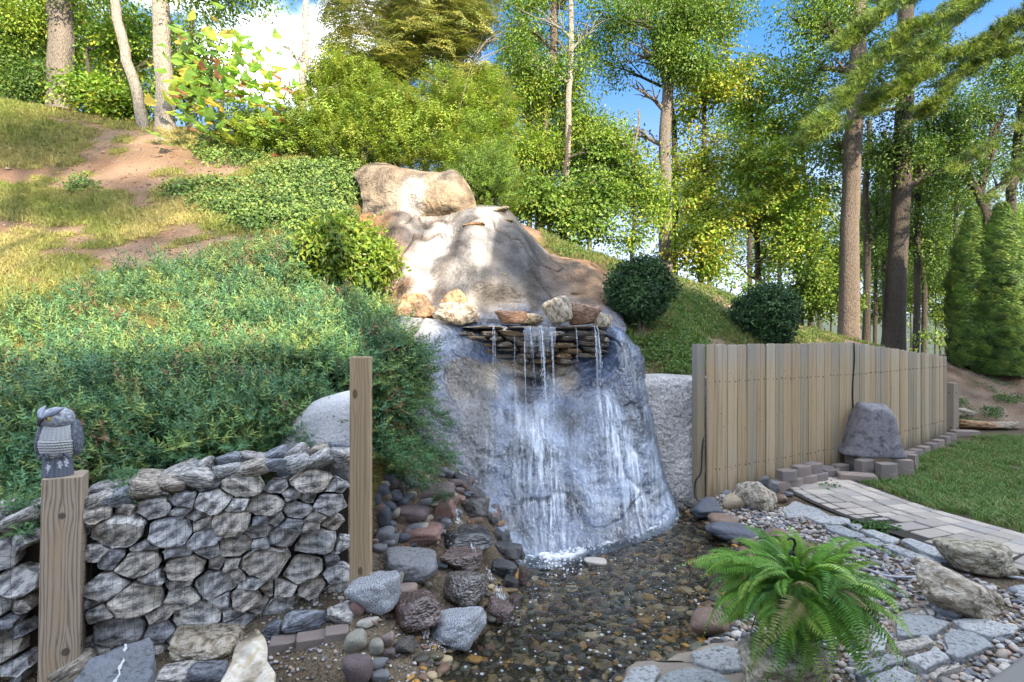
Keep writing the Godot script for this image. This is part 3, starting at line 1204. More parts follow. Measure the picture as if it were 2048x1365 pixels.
func upper_ctrl() -> Array:
	return px_rows([
		[655, 436, 8.6, 735, 408, 8.45, 795, 402, 8.4, 830, 402, 8.45, 885, 402, 8.45, 935, 405, 8.4, 990, 409, 8.45, 1024, 420, 8.4, 1060, 466, 8.5, 1112, 512, 8.5, 1180, 524, 8.45, 1214, 552, 8.3],
		[660, 444, 8.2, 740, 424, 7.95, 795, 416, 7.8, 832, 414, 8.0, 888, 414, 7.98, 935, 416, 7.75, 985, 416, 7.85, 1022, 430, 7.95, 1060, 474, 8.2, 1110, 517, 8.25, 1176, 529, 8.12, 1215, 556, 8.05],
		[672, 474, 7.9, 752, 460, 7.52, 800, 450, 7.28, 836, 448, 7.56, 892, 448, 7.5, 938, 450, 7.22, 992, 456, 7.38, 1035, 470, 7.5, 1072, 498, 7.9, 1118, 531, 7.98, 1178, 542, 7.82, 1219, 568, 7.8],
		[690, 520, 7.5, 764, 510, 7.12, 806, 504, 6.86, 840, 505, 7.12, 896, 505, 7.06, 944, 507, 6.8, 1002, 514, 6.95, 1045, 522, 7.15, 1082, 530, 7.62, 1128, 546, 7.7, 1188, 562, 7.42, 1226, 582, 7.5],
		[705, 568, 7.0, 782, 562, 6.66, 818, 560, 6.46, 846, 558, 6.66, 900, 558, 6.62, 950, 558, 6.52, 1010, 565, 6.66, 1050, 572, 6.86, 1090, 576, 7.22, 1134, 582, 7.24, 1194, 590, 7.02, 1232, 606, 7.1],
		[722, 610, 6.55, 798, 604, 6.3, 830, 603, 6.18, 856, 602, 6.28, 906, 604, 6.32, 955, 607, 6.52, 1018, 612, 6.72, 1058, 612, 6.74, 1098, 609, 6.8, 1140, 612, 6.78, 1200, 618, 6.64, 1242, 632, 6.7],
		[735, 645, 6.15, 808, 640, 6.06, 838, 640, 6.02, 864, 640, 6.04, 912, 640, 6.12, 958, 640, 6.22, 1025, 640, 6.36, 1065, 640, 6.38, 1105, 640, 6.42, 1145, 642, 6.42, 1205, 645, 6.3, 1252, 655, 6.35],
		[735, 655, 5.9, 808, 650, 5.75, 838, 648, 5.7, 864, 648, 5.7, 912, 648, 5.8, 958, 648, 5.85, 1025, 647, 5.9, 1065, 647, 5.9, 1105, 647, 5.9, 1145, 648, 5.9, 1205, 652, 5.9, 1252, 668, 6.05],
		[738, 670, 5.75, 810, 668, 5.62, 840, 666, 5.6, 866, 666, 5.6, 914, 664, 5.7, 958, 664, 5.75, 1025, 664, 5.8, 1065, 664, 5.8, 1105, 664, 5.8, 1145, 664, 5.8, 1205, 668, 5.8, 1252, 690, 6.0]])


func cap_ctrl() -> Array:
	return px_rows([
		[705, 345, 9.3, 735, 330, 9.2, 775, 328, 9.15, 812, 340, 9.1, 840, 346, 9.1, 880, 346, 9.1, 908, 340, 9.1, 934, 362, 9.0],
		[706, 350, 8.6, 735, 333, 8.4, 775, 333, 8.25, 812, 342, 8.15, 842, 348, 8.08, 880, 351, 8.0, 908, 346, 8.0, 937, 370, 8.2],
		[716, 368, 8.3, 748, 352, 8.08, 782, 350, 7.98, 815, 360, 7.92, 848, 368, 7.84, 882, 366, 7.76, 910, 364, 7.78, 941, 382, 8.0],
		[722, 388, 8.2, 757, 376, 7.98, 788, 378, 7.86, 818, 384, 7.84, 850, 388, 7.72, 885, 388, 7.66, 914, 386, 7.68, 945, 396, 7.95],
		[726, 408, 8.1, 764, 400, 7.92, 794, 402, 7.8, 820, 405, 7.8, 852, 411, 7.7, 887, 413, 7.64, 917, 411, 7.66, 950, 412, 7.96],
		[724, 436, 8.0, 764, 438, 7.85, 797, 440, 7.62, 822, 440, 7.74, 853, 432, 7.78, 888, 433, 7.78, 919, 430, 7.74, 954, 428, 7.9]])


func build_face() -> void:
	var t := thing("rock_waterfall", "tall sculpted concrete rock face, tan above and wet grey with a skylight blue tint below, water running down it", "waterfall", P(1060, 900, 5.0))
	var at: Vector3 = t.position
	# upper face
	var g := patch_points(upper_ctrl(), 280, 200)
	g = displaced(g, func(s, tt, p): return upper_relief(p))
	var cols: Array = []
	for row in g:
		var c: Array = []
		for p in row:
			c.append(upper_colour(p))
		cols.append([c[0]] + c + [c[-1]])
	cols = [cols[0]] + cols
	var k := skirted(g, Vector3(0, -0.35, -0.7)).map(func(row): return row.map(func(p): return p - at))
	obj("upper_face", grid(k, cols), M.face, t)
	# cap stones over the spout
	g = patch_points(cap_ctrl(), 90, 70)
	g = displaced(g, func(s, tt, p): return 0.045 * N1.get_noise_3dv(p * 60.0) + 0.035 * absf(N1.get_noise_3d(p.x * 90.0, p.y * 140.0, p.z * 90.0)) + 0.022 * N1.get_noise_3d(p.x * 120.0, p.y * 330.0, p.z * 120.0) + 0.012 * absf(N2.get_noise_3dv(p * 220.0)))
	cols = []
	for row in g:
		var c: Array = []
		for p in row:
			c.append(cap_colour(p))
		cols.append([c[0]] + c + [c[-1]])
	cols = [cols[0]] + cols
	k = skirted(g, Vector3(0, -0.3, -0.5)).map(func(row): return row.map(func(p): return p - at))
	obj("cap_rock", grid(k, cols), M.face, t)
	# lower face
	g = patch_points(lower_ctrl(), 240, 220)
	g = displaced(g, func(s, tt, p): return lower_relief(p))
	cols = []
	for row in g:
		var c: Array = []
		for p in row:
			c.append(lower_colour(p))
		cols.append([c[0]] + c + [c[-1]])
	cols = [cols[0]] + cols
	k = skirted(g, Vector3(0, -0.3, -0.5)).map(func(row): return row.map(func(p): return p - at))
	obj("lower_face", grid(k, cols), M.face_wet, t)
	# thin ledges stuck to the upper face
	for q in [[985, 545, 56, 14, 6.78, -0.12], [1160, 590, 52, 12, 7.05, 0.03], [945, 451, 56, 9, 7.3, 0.1], [1012, 442, 30, 8, 7.75, 0.05], [1000, 420, 40, 10, 7.85, 0.3]]:
		var o := obj("ledge_chip", C.jag[int(q[0]) % 6], M.lichen if q[0] < 1100 and q[0] > 950 else M.warm_boulder, t)
		var w: float = q[2] / F * q[4]
		o.transform = Transform3D(Basis(Vector3(0, 0, 1), q[5]) * Basis.from_scale(Vector3(w, q[3] / F * q[4], 0.22)), P(q[0], q[1], q[4]) - at)
	# the stacked slate under the lip
	var r := RandomNumberGenerator.new()
	r.seed = 77
	var y := 0
	while y < 6:
		var u: float = [916, 918, 924, 940, 962, 985][y] + r.randf_range(-5, 5)
		var u_end: float = [1210, 1216, 1216, 1214, 1208, 1150][y]
		while u < u_end - 8:
			var w := r.randf_range(26, 68)
			if u + w > u_end:
				w = u_end - u
			var bend := smoothstep(960.0, 905.0, u + w * 0.5) * 0.12 + smoothstep(1180.0, 1220.0, u + w * 0.5) * 0.02
			var d := 5.37 + 0.03 * y - bend + r.randf_range(-0.03, 0.03)
			var hp := r.randf_range(10.5, 13.5)
			var o := obj("slate", C.jag[r.randi() % 6], M.slate[[0, 0, 1, 2, 2, 3][r.randi() % 6]], t)
			o.transform = Transform3D(Basis(Vector3(0, 0, 1), r.randf_range(-0.06, 0.06)) * Basis.from_scale(Vector3(w * 1.06 / F * d, hp * 1.12 / F * d, 0.3)), P(u + w * 0.5, 667.0 + y * 11.2 + r.randf_range(-2, 2), d + 0.12) - at)
			u += w
		y += 1
	for q in [[905, 1010], [1012, 1105], [1104, 1216]]:
		var a := P(q[0], 654.0, 5.32)
		var b := P(q[1], 654.0, 5.32)
		var o := obj("lip_slab", C.jag[q[0] % 6], M.slate[1], t)
		o.transform = Transform3D(Basis.from_scale(Vector3(b.x - a.x, 0.03, 0.62)), (a + b) * 0.5 + Vector3(0, 0, -0.28) - at)


func elevation(p: Vector3, scale: float) -> Vector2:    # place on the face as on an elevation drawing (x across, height down)
	return Vector2(1024.0 + p.x * F / scale, 682.5 - (p.y - EYE) * F / scale)


func upper_relief(p: Vector3) -> float:                  # folds, flaked layers and cracks trowelled into the concrete
	var fold := 0.1 * N1.get_noise_3dv(p * 24.0)
	var flake := 0.05 * absf(N1.get_noise_3d(p.x * 55.0 + p.y * 22.0, p.y * 85.0, p.z * 50.0))
	var crack := absf(N1.get_noise_3d(p.x * 75.0 + 40.0, p.y * 45.0 - p.x * 18.0, p.z * 40.0))
	return fold + flake - 0.03 * smoothstep(0.03, 0.0, crack) + 0.012 * N1.get_noise_3dv(p * 230.0)


func crack_at(p: Vector3) -> float:
	return smoothstep(0.035, 0.004, absf(N1.get_noise_3d(p.x * 75.0 + 40.0, p.y * 45.0 - p.x * 18.0, p.z * 40.0)))


func upper_colour(p: Vector3) -> Color:
	var q := elevation(p, 7.1)                                 # chalk follows the water run; greyer right, bluish dark foot: x across, height down
	var tan := Color(0.185, 0.13, 0.078).lerp(Color(0.13, 0.075, 0.038), clampf(N1.get_noise_3d(p.x * 60.0, p.y * 18.0, p.z * 60.0) * 2.6 + 0.3, 0, 1))
	var grey := Color(0.165, 0.152, 0.138).lerp(Color(0.07, 0.066, 0.065), clampf(N1.get_noise_3d(p.x * 75.0, p.y * 22.0, p.z * 50.0) * 2.8 + 0.4, 0, 1))
	var chalk := Color(0.4, 0.375, 0.34)
	var run := smoothstep(62.0, 22.0, absf(q.x - 868.0 - N2.get_noise_2d(p.y * 70.0, 3.0) * 22.0))
	var c := tan.lerp(grey, smoothstep(-0.12, 0.22, N1.get_noise_3d(p.x * 26.0, p.y * 16.0, 9.0) + 0.42 * smoothstep(930.0, 1060.0, q.x) * smoothstep(440.0, 500.0, q.y) - 0.1))
	c = c.lerp(Color(0.27, 0.145, 0.06), 0.8 * smoothstep(0.05, 0.4, N2.get_noise_3d(p.x * 36.0, p.y * 24.0, 40.0)))
	c = c.lerp(chalk, run * clampf(0.75 + N2.get_noise_3d(p.x * 220.0, p.y * 90.0, p.z * 90.0) * 1.6, 0, 1))
	c = c.lerp(chalk, 0.75 * smoothstep(0.2, 0.42, N2.get_noise_3d(p.x * 120.0, p.y * 45.0, 70.0)) * smoothstep(900.0, 980.0, q.x))
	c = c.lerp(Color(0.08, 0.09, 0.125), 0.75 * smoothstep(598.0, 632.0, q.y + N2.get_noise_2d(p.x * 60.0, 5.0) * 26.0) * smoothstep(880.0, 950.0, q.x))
	c = c.lerp(Color(0.07, 0.045, 0.028), 0.75 * crack_at(p))
	c = c.lerp(Color(0.085, 0.07, 0.055), 0.7 * smoothstep(0.16, 0.36, N1.get_noise_3d(p.x * 110.0, p.y * 16.0, p.z * 60.0 + 50.0)))
	return c * (0.95 + 0.75 * N2.get_noise_3dv(p * 300.0) + 0.4 * N2.get_noise_3d(p.x * 330.0, p.y * 60.0, p.z * 200.0))


func cap_colour(p: Vector3) -> Color:
	var q := elevation(p, 7.9)
	var c := Color(0.29, 0.235, 0.17).lerp(Color(0.23, 0.165, 0.1), clampf(N1.get_noise_3d(p.x * 60.0, p.y * 60.0, 3.0) * 1.6 + 0.2, 0, 1))
	c = c.lerp(Color(0.12, 0.1, 0.075), smoothstep(0.1, 0.4, N1.get_noise_3d(p.x * 80.0, p.y * 260.0, p.z * 80.0)))
	c = c.lerp(Color(0.42, 0.395, 0.36), smoothstep(30.0, 10.0, absf(q.x - 828.0)) * 0.8 * smoothstep(345.0, 365.0, q.y))
	return c * (0.97 + 0.75 * N2.get_noise_3dv(p * 300.0))


func lower_relief(p: Vector3) -> float:
	var seam := absf(N1.get_noise_3d(p.x * 62.0 + p.y * 30.0, p.y * 70.0 - p.x * 25.0, p.z * 30.0))
	return 0.09 * N1.get_noise_3dv(p * 26.0) + 0.05 * absf(N1.get_noise_3d(p.x * 80.0 + p.y * 30.0, p.y * 95.0, p.z * 70.0)) + 0.02 * absf(N1.get_noise_3d(p.x * 170.0 - p.y * 60.0, p.y * 220.0, p.z * 170.0)) + 0.012 * N1.get_noise_3dv(p * 260.0) - 0.014 * smoothstep(0.035, 0.0, seam)


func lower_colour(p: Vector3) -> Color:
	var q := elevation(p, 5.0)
	var base := Color(0.07, 0.095, 0.15).lerp(Color(0.13, 0.165, 0.23), clampf(N1.get_noise_3d(p.x * 70.0, p.y * 45.0, p.z * 30.0) * 2.8 + 0.45, 0, 1))  # skylight's blue cast put into the grey base and dark tones
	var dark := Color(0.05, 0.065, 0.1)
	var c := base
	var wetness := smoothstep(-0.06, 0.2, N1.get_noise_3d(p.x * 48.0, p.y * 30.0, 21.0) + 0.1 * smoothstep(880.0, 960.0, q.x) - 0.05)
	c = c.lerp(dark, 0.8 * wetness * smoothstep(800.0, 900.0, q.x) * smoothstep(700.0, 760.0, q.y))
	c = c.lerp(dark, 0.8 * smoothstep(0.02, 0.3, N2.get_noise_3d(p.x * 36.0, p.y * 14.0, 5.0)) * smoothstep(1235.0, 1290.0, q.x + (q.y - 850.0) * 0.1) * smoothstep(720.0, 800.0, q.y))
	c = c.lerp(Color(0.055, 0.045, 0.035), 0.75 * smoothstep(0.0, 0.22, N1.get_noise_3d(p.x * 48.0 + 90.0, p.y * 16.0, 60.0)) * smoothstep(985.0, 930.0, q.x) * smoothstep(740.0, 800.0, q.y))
	# the sheltered hollow under the slate, tan with a dark stain at its left
	var hollow := smoothstep(722.0, 734.0, q.y) * smoothstep(812.0, 760.0, q.y) * smoothstep(930.0, 990.0, q.x + N2.get_noise_2d(p.y * 90.0, 1.0) * 30.0) * smoothstep(1185.0, 1130.0, q.x)
	c = c.lerp(Color(0.3, 0.245, 0.165), hollow * clampf(0.55 + N2.get_noise_3d(p.x * 110.0, p.y * 30.0, 7.0), 0, 1))
	var blot := Vector2((q.x - 925.0) / 36.0, (q.y - 757.0) / 34.0).length() + N2.get_noise_3dv(p * 90.0) * 0.7
	c = c.lerp(Color(0.1, 0.08, 0.055), smoothstep(1.1, 0.7, blot) * 0.85)
	blot = Vector2((q.x - 960.0) / 46.0, (q.y - 850.0) / 70.0).length() + N2.get_noise_3dv(p * 80.0) * 0.9
	c = c.lerp(Color(0.1, 0.09, 0.075), smoothstep(1.1, 0.6, blot) * 0.7)
	# upper-left shoulder painted paler where sun falls, with a rusty patch
	c = c.lerp(Color(0.26, 0.255, 0.245), smoothstep(905.0, 830.0, q.x) * smoothstep(700.0, 655.0, q.y))
	blot = Vector2((q.x - 815.0) / 48.0, (q.y - 758.0) / 26.0).length() + N2.get_noise_3dv(p * 60.0) * 0.6
	c = c.lerp(Color(0.3, 0.235, 0.18), smoothstep(1.2, 0.4, blot) * 0.7)
	# lime left where the water spreads
	c = c.lerp(Color(0.04, 0.045, 0.05), 0.8 * smoothstep(0.03, 0.004, absf(N1.get_noise_3d(p.x * 62.0 + p.y * 30.0, p.y * 70.0 - p.x * 25.0, p.z * 30.0))))
	var lime := smoothstep(0.02, 0.38, N2.get_noise_3d(p.x * 150.0, p.y * 55.0, p.z * 80.0) + 0.18 * smoothstep(780.0, 860.0, q.y) * smoothstep(900.0, 1000.0, q.x))
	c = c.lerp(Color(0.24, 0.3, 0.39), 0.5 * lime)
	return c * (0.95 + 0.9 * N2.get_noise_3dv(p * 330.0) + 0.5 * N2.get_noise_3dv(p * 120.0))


func stucco_patch(ctrl: Array, nu: int, nv: int, amp: float, tint: Color, dark: Color, mix: float, by: Vector3) -> ArrayMesh:
	var g := patch_points(px_rows(ctrl), nu, nv)
	g = displaced(g, func(s, tt, p): return amp * (N1.get_noise_3dv(p * 35.0) + 0.22 * N1.get_noise_3dv(p * 120.0) - 0.4 * smoothstep(0.06, 0.0, absf(N2.get_noise_3d(p.x * 60.0, p.y * 90.0, p.z * 60.0)))))
	var cols: Array = []
	for row in g:
		var c: Array = []
		for p in row:
			var q := tint.lerp(dark, mix * smoothstep(-0.15, 0.35, N1.get_noise_3d(p.x * 55.0, p.y * 30.0, p.z * 50.0)))
			c.append(q * (0.95 + 0.3 * N2.get_noise_3dv(p * 260.0)))
		cols.append([c[0]] + c + [c[-1]])
	cols = [cols[0]] + cols
	return grid(skirted(g, by), cols)


# ---------------------------------------------------------------- falling water
func stream(parent: Node, pts: Array, w0: float, w1: float, n: int, sd: int, m: Material) -> void:
	# a bundle of thin water threads and drops along a path
	var r := RandomNumberGenerator.new()
	r.seed = sd
	var s := Soup.new()
	var threads := maxi(2, int(w1 * 260.0))
	for k in threads:
		var a := r.randf_range(0.0, 0.5)
		var b := minf(1.0, a + r.randf_range(0.25, 0.7))
		var off := r.randf_range(-0.5, 0.5)
		var q: Array = []
		var rad: Array = []
		for j in 11:
			var t := lerpf(a, b, j / 10.0)
			var c := along(pts, t)
			var w := lerpf(w0, w1, t)
			q.append(c + Vector3(off * w + N2.get_noise_2d(t * 120.0, k * 40.0) * 0.006, 0, absf(off) * -0.4 * w + r.randf_range(0, 0.012)))
			rad.append((0.0009 + 0.0015 * absf(N2.get_noise_2d(t * 900.0, k * 90.0 + 7.0))) * (1.0 if j > 0 and j < 10 else 0.2))
		s.tube(q, rad, 4, Color.WHITE, false)
	obj("water_threads", make(s), m, parent)
	var xf: Array = []
	for k in n:
		var t := sqrt(r.randf()) if w1 > w0 * 1.5 else r.randf()
		var c := along(pts, t)
		var w := lerpf(w0, w1, t)
		var dir := (along(pts, minf(t + 0.03, 1.0)) - along(pts, maxf(t - 0.03, 0.0))).normalized()
		var x := dir.cross(Vector3(0, 0, 1)).normalized()
		var z := x.cross(dir)
		var sz := r.randf_range(0.0014, 0.0036)
		var lng := sz * r.randf_range(3.0, 9.0)
		var off := r.randfn() * 0.36
		xf.append(Transform3D(Basis(x * sz, dir * lng, z * sz), c + Vector3(off * w, 0, -absf(off) * 0.3 * w + r.randf_range(0, 0.02))))
	mm("water_drops", C.drop, M.foam, xf, [], parent)


func drops(parent: Node, pts: Array, w0: float, w1: float, n: int, sd: int) -> void:
	var r := RandomNumberGenerator.new()
	r.seed = sd
	var xf: Array = []
	for k in n:
		var t := sqrt(r.randf())
		var c := along(pts, t)
		var w := lerpf(w0, w1, t)
		var dir := (along(pts, minf(t + 0.06, 1.0)) - along(pts, maxf(t - 0.06, 0.0))).normalized()
		var x := dir.cross(Vector3(0, 0, 1)).normalized()
		var z := x.cross(dir)
		var sz := r.randf_range(0.001, 0.0026)
		xf.append(Transform3D(Basis(x * sz, dir * sz * r.randf_range(3.0, 12.0), z * sz), c + Vector3(r.randfn() * 0.45 * w, 0, r.randf_range(0.0, 0.02))))
	mm("water_drops", C.drop, M.foam, xf, [], parent)


func on_face(s: float, t: float, lift := 0.012) -> Vector3:   # a point on the lower rock face, lifted towards the pond
	if not C.has("face_rows"):
		C.face_rows = lower_ctrl()
	var colm: Array = []
	for r in C.face_rows:
		colm.append(along(r, s))
	var p := along(colm, t)
	return p + Vector3(-0.25, 0.35, 0.9).normalized() * (lift + maxf(0.0, lower_relief(p)) + 0.01)


func face_path(u0: float, v0: float, u1: float, v1: float, wob: float, sd: int) -> Array:
	# a run of water over the lower face between two places on it, found by stepping over the face
	var out: Array = []
	for k in 9:
		var want := Vector2(lerpf(u0, u1, k / 8.0) + N2.get_noise_2d(k * 90.0, sd * 50.0) * wob, lerpf(v0, v1, k / 8.0))
		var best := Vector3.ZERO
		var bd := 1e9
		for a in C.face_table:
			var e: float = (a[1] - want).length_squared()
			if e < bd:
				bd = e
				best = a[0]
		out.append(best)
	return out


func build_water() -> void:
	C.drop = rock(700, 1, 3, 2.6, 0.0)
	C.face_table = []
	for a in 61:
		for b in 61:
			var p := on_face(a / 60.0, b / 60.0)
			C.face_table.append([p, seen_at(p)])
	var water := thing("falling_water", "white water threads dropping from the slate lip and spreading down the grey face", "water", Vector3.ZERO)
	water.set_meta("kind", "structure")
	# free falls from the lip
	var falls := [[1082, 12, 0.06, 0.04, 840, 380], [1060, 10, 0.02, 0.03, 770, 70], [1102, 4, 0.012, 0.02, 860, 80], [1192, 6, 0.035, 0.06, 790, 150], [988, 6, 0.02, 0.03, 800, 60], [1030, 3, 0.01, 0.014, 770, 30], [1152, 3, 0.01, 0.014, 760, 25], [1048, 3, 0.01, 0.014, 860, 35]]
	for k in falls.size():
		var q: Array = falls[k]
		var top := P(q[0], 655.0, 5.27)
		var land: Vector3 = face_path(q[0] + 4, q[4], q[0] + 4, q[4], 0.0, 1)[0]
		var pts := [top + Vector3(0, 0.012, -0.14), top + Vector3(0, 0.0, 0.01), top.lerp(land, 0.25) + Vector3(0, 0.0, 0.08), top.lerp(land, 0.6) + Vector3(0, 0, 0.06), land]
		stream(water, pts, q[2] * 0.8, q[3], q[5] / 2, 900 + k, M.thread)
	# the broad glassy sheet at the middle of the lip
	var sheet := Soup.new()
	for k in 26:
		var u := 1050.0 + k * 2.4
		var top := P(u, 654.5, 5.27)
		var pts: Array = []
		var rad: Array = []
		for j in 6:
			pts.append(top + Vector3(0.002 * sin(k + j), -0.045 * j * (1.0 + 0.15 * sin(k * 1.7)), 0.012 * j - 0.006 * j * j * 0.3))
			rad.append(0.004 * (1.0 - 0.15 * j))
		sheet.tube(pts, rad, 4, Color.WHITE, false)
	obj("water_sheet", make(sheet), M.thread, water)
	# runs down the face: a thin sheet lying on the rock, white where the water breaks up
	var runs := [[1080, 830, 1114, 1096, 14, 26, 1.25], [1066, 800, 1078, 960, 12, 26, 0.6], [1200, 770, 1288, 1046, 14, 28, 1.1], [1212, 800, 1262, 930, 20, 54, 0.75], [1232, 880, 1275, 970, 30, 50, 0.7], [1165, 770, 1185, 920, 14, 40, 0.3], [1005, 790, 1020, 960, 16, 40, 0.25], [965, 850, 1000, 990, 18, 40, 0.2], [1130, 860, 1170, 1085, 30, 60, 0.32], [1040, 880, 1062, 1100, 20, 44, 0.35], [1290, 790, 1322, 1010, 12, 20, 0.5], [1250, 690, 1290, 800, 12, 22, 0.5], [1190, 940, 1235, 1065, 30, 50, 0.3], [1095, 740, 1098, 870, 5, 8, 0.9], [1030, 760, 1040, 900, 5, 9, 0.7]]
	var lines: Array = []
	for k in runs.size():
		var q: Array = runs[k]
		var line: Array = []
		for p in face_path(q[0], q[1], q[2], q[3], 5.0, k):
			line.append(elevation(p, 5.0))
		lines.append(line)
		var path := face_path(q[0], q[1], q[2], q[3], 5.0, k)
		drops(water, path, q[4] / 250.0, q[5] / 250.0, int(q[5] * q[6] * 3.5), 930 + k)
	var g := displaced(patch_points(C.face_rows, 340, 240), func(s, tt, p): return lower_relief(p) + 0.009)
	var fv := PackedVector3Array()
	var fc := PackedColorArray()
	var alpha := PackedFloat32Array()
	for row in g:
		for p in row:
			var e := elevation(p, 5.0)
			var al := 0.0
			for k in runs.size():
				var line: Array = lines[k]
				if e.y < line[0].y - 12.0 or e.y > line[8].y + 40.0:
					continue
				var f := clampf((e.y - line[0].y) / maxf(1.0, line[8].y - line[0].y), 0.0, 1.0)
				var j := mini(int(f * 8.0), 7)
				var uc := lerpf(line[j].x, line[j + 1].x, f * 8.0 - j)
				var w := lerpf(runs[k][4], runs[k][5], f)
				var x := (e.x - uc) / w
				if absf(x) < 2.4:
					al += exp(-x * x) * runs[k][6] * smoothstep(0.0, 0.12, f) * (0.35 + 0.65 * smoothstep(1.3, 0.5, f))
			var streak := 0.9 * N2.get_noise_3d(e.x * 9.0, e.y * 0.8, 31.0) + 0.7 * N2.get_noise_3d(e.x * 19.0, e.y * 2.2, 77.0) + 0.4 * N1.get_noise_3d(e.x * 12.0, e.y * 6.0, 9.0)
			al = 0.44 * minf(al, 1.25) * clampf(0.45 + streak * 1.0, 0.0, 1.2)
			al += 0.2 * smoothstep(0.1, 0.7, N2.get_noise_3d(e.x * 18.0, e.y * 9.0, 5.0) + 0.25 * N1.get_noise_3d(e.x * 4.0, e.y * 3.0, 15.0)) * smoothstep(800.0, 880.0, e.y) * smoothstep(930.0, 1010.0, e.x)
			fv.append(p)
			alpha.append(clampf(al, 0.0, 0.92))
			fc.append(Color(0.74, 0.8, 0.88, clampf(al, 0.0, 0.92)))
	var idx := PackedInt32Array()
	for a in 240:
		for b in 340:
			var p := a * 341 + b
			if maxf(maxf(alpha[p], alpha[p + 1]), maxf(alpha[p + 341], alpha[p + 342])) > 0.02:
				idx.append_array(PackedInt32Array([p, p + 1, p + 341, p + 1, p + 342, p + 341]))
	obj("water_film", commit(fv, idx, fc), M.film, water)
	# churned foam where the water lands
	var xf: Array = []
	C.shore = []
	for k in 60:
		C.shore.append(on_face(k / 59.0, 0.875, 0.0))
	for k in 700:
		var s := R.randf()
		var p := on_face(lerpf(0.2, 0.86, s), 0.86, 0.02)
		var near := pow(R.randf(), 2.2)
		var main := exp(-pow((s - 0.36) / 0.14, 2.0))
		if R.randf() > 0.22 + main:
			continue
		var sz := rr(0.004, 0.015) * (0.7 + 0.6 * main)
		xf.append(Transform3D(Basis(rdir(), rr(0, TAU)) * Basis.from_scale(Vector3(sz, sz * 0.7, sz)), Vector3(p.x + rr(-0.05, 0.05), rr(0.0, 0.012 + 0.02 * main * (1.0 - near)), p.z + 0.02 + near * (0.1 + 0.34 * main))))
	for k in 350:
		var q := G(lerpf(1060, 1420, pow(R.randf(), 1.4)), rr(1045, 1200), 0.004)
		if pool_depth(q.x, q.z) > 0.0:
			var sz := rr(0.002, 0.006)
			xf.append(Transform3D(Basis.from_scale(Vector3(sz, sz * 0.5, sz)), q))
	var froth := PackedVector3Array()
	var froth_c := PackedColorArray()
	for a2 in 161:
		for b2 in 221:
			var x := lerpf(-0.05, 1.75, b2 / 220.0)
			var z := lerpf(-5.3, -3.7, a2 / 160.0)
			var edge := 9.0
			for q in C.shore:
				edge = minf(edge, Vector2(x - q.x, z - q.z).length() - 0.02)
			var main := exp(-pow((x - 0.3) / 0.28, 2.0)) + 0.35 * exp(-pow((x - 1.1) / 0.2, 2.0))
			var reach := 0.035 + 0.22 * main
			var al := smoothstep(reach, 0.0, edge) * (0.35 + 0.6 * main)
			al *= clampf(0.45 + 1.6 * N1.get_noise_2d(x * 420.0, z * 420.0) + 0.7 * N2.get_noise_2d(x * 1300.0, z * 1300.0), 0.0, 1.3)
			froth.append(Vector3(x, 0.006 + 0.012 * al, z))
			froth_c.append(Color(0.86, 0.89, 0.92, clampf(al, 0.0, 0.9)))
	var fidx := PackedInt32Array()
	for a2 in 160:
		for b2 in 220:
			var p := a2 * 221 + b2
			if maxf(maxf(froth_c[p].a, froth_c[p + 1].a), maxf(froth_c[p + 221].a, froth_c[p + 222].a)) > 0.02:
				fidx.append_array(PackedInt32Array([p, p + 1, p + 221, p + 1, p + 222, p + 221]))
	var ft := thing("foam", "white foam and froth at the foot of the fall", "foam", Vector3.ZERO)
	ft.set_meta("kind", "stuff")
	obj("froth", commit(froth, fidx, froth_c), M.film, ft)
	mm("spatter", C.drop, M.foam, xf, [], ft)
	# bubbles drifting over the pond: small domes with a bright rim
	var ring := Soup.new()
	var pts: Array = []
	var rad: Array = []
	for k in 11:
		pts.append(Vector3(cos(k * TAU / 10.0), 0, sin(k * TAU / 10.0)))
		rad.append(0.2)
	ring.tube(pts, rad, 4, Color.WHITE, false)
	for k in 6:
		var a := k * TAU / 6.0
		ring.tri(Vector3(0, 0.12, 0), Vector3(cos(a), 0, sin(a)) * 0.42, Vector3(cos(a + TAU / 6.0), 0, sin(a + TAU / 6.0)) * 0.42, Color.WHITE)
	xf = []
	for k in 190:
		var q := G(rr(900, 1520), lerpf(1090, 1365, pow(R.randf(), 0.8)), 0.004)
		if pool_depth(q.x, q.z) < 0.02 or N1.get_noise_2d(q.x * 70.0, q.z * 70.0) < -0.25:
			continue
		var sz := rr(0.004, 0.0085)
		xf.append(Transform3D(Basis(Vector3.UP, rr(0, TAU)) * Basis.from_scale(Vector3(sz, sz, sz * rr(0.7, 1.0))), q))
	tag(mm("bubbles", make(ring), M.foam, xf, []), "small white bubbles scattered on the pond's surface", "bubbles", "", "stuff")
	# surface
	var rows: Array = []
	for a in 261:
		var row: Array = []
		for b in 201:
			var x := lerpf(-0.75, 2.1, b / 200.0)
			var z := lerpf(-5.6, -1.5, a / 260.0)
			var d1 := Vector2(x - 0.32, z + 4.2).length()
			var d2 := Vector2(x - 1.1, z + 4.7).length()
			var y := 0.0045 * sin(d1 * 78.0 + 2.0 * N1.get_noise_2d(x * 120.0, z * 120.0)) * exp(-d1 * 1.5) + 0.003 * sin(d2 * 95.0) * exp(-d2 * 1.8)
			y += 0.0035 * N1.get_noise_2d(x * 420.0, z * 620.0) * exp(-d1 * 0.55) + 0.0008 * N1.get_noise_2d(x * 900.0, z * 900.0)
			row.append(Vector3(x, y, z))
		rows.append(row)
	tag(obj("water", grid(rows, [], false), M.water), "clear shallow pond water over brown pebbles", "", "", "structure")
	# side rill among the stones
	var rill := thing("side_rill", "narrow white rill tumbling between the dark wet stones left of the fall", "water", Vector3.ZERO)
	rill.set_meta("kind", "structure")
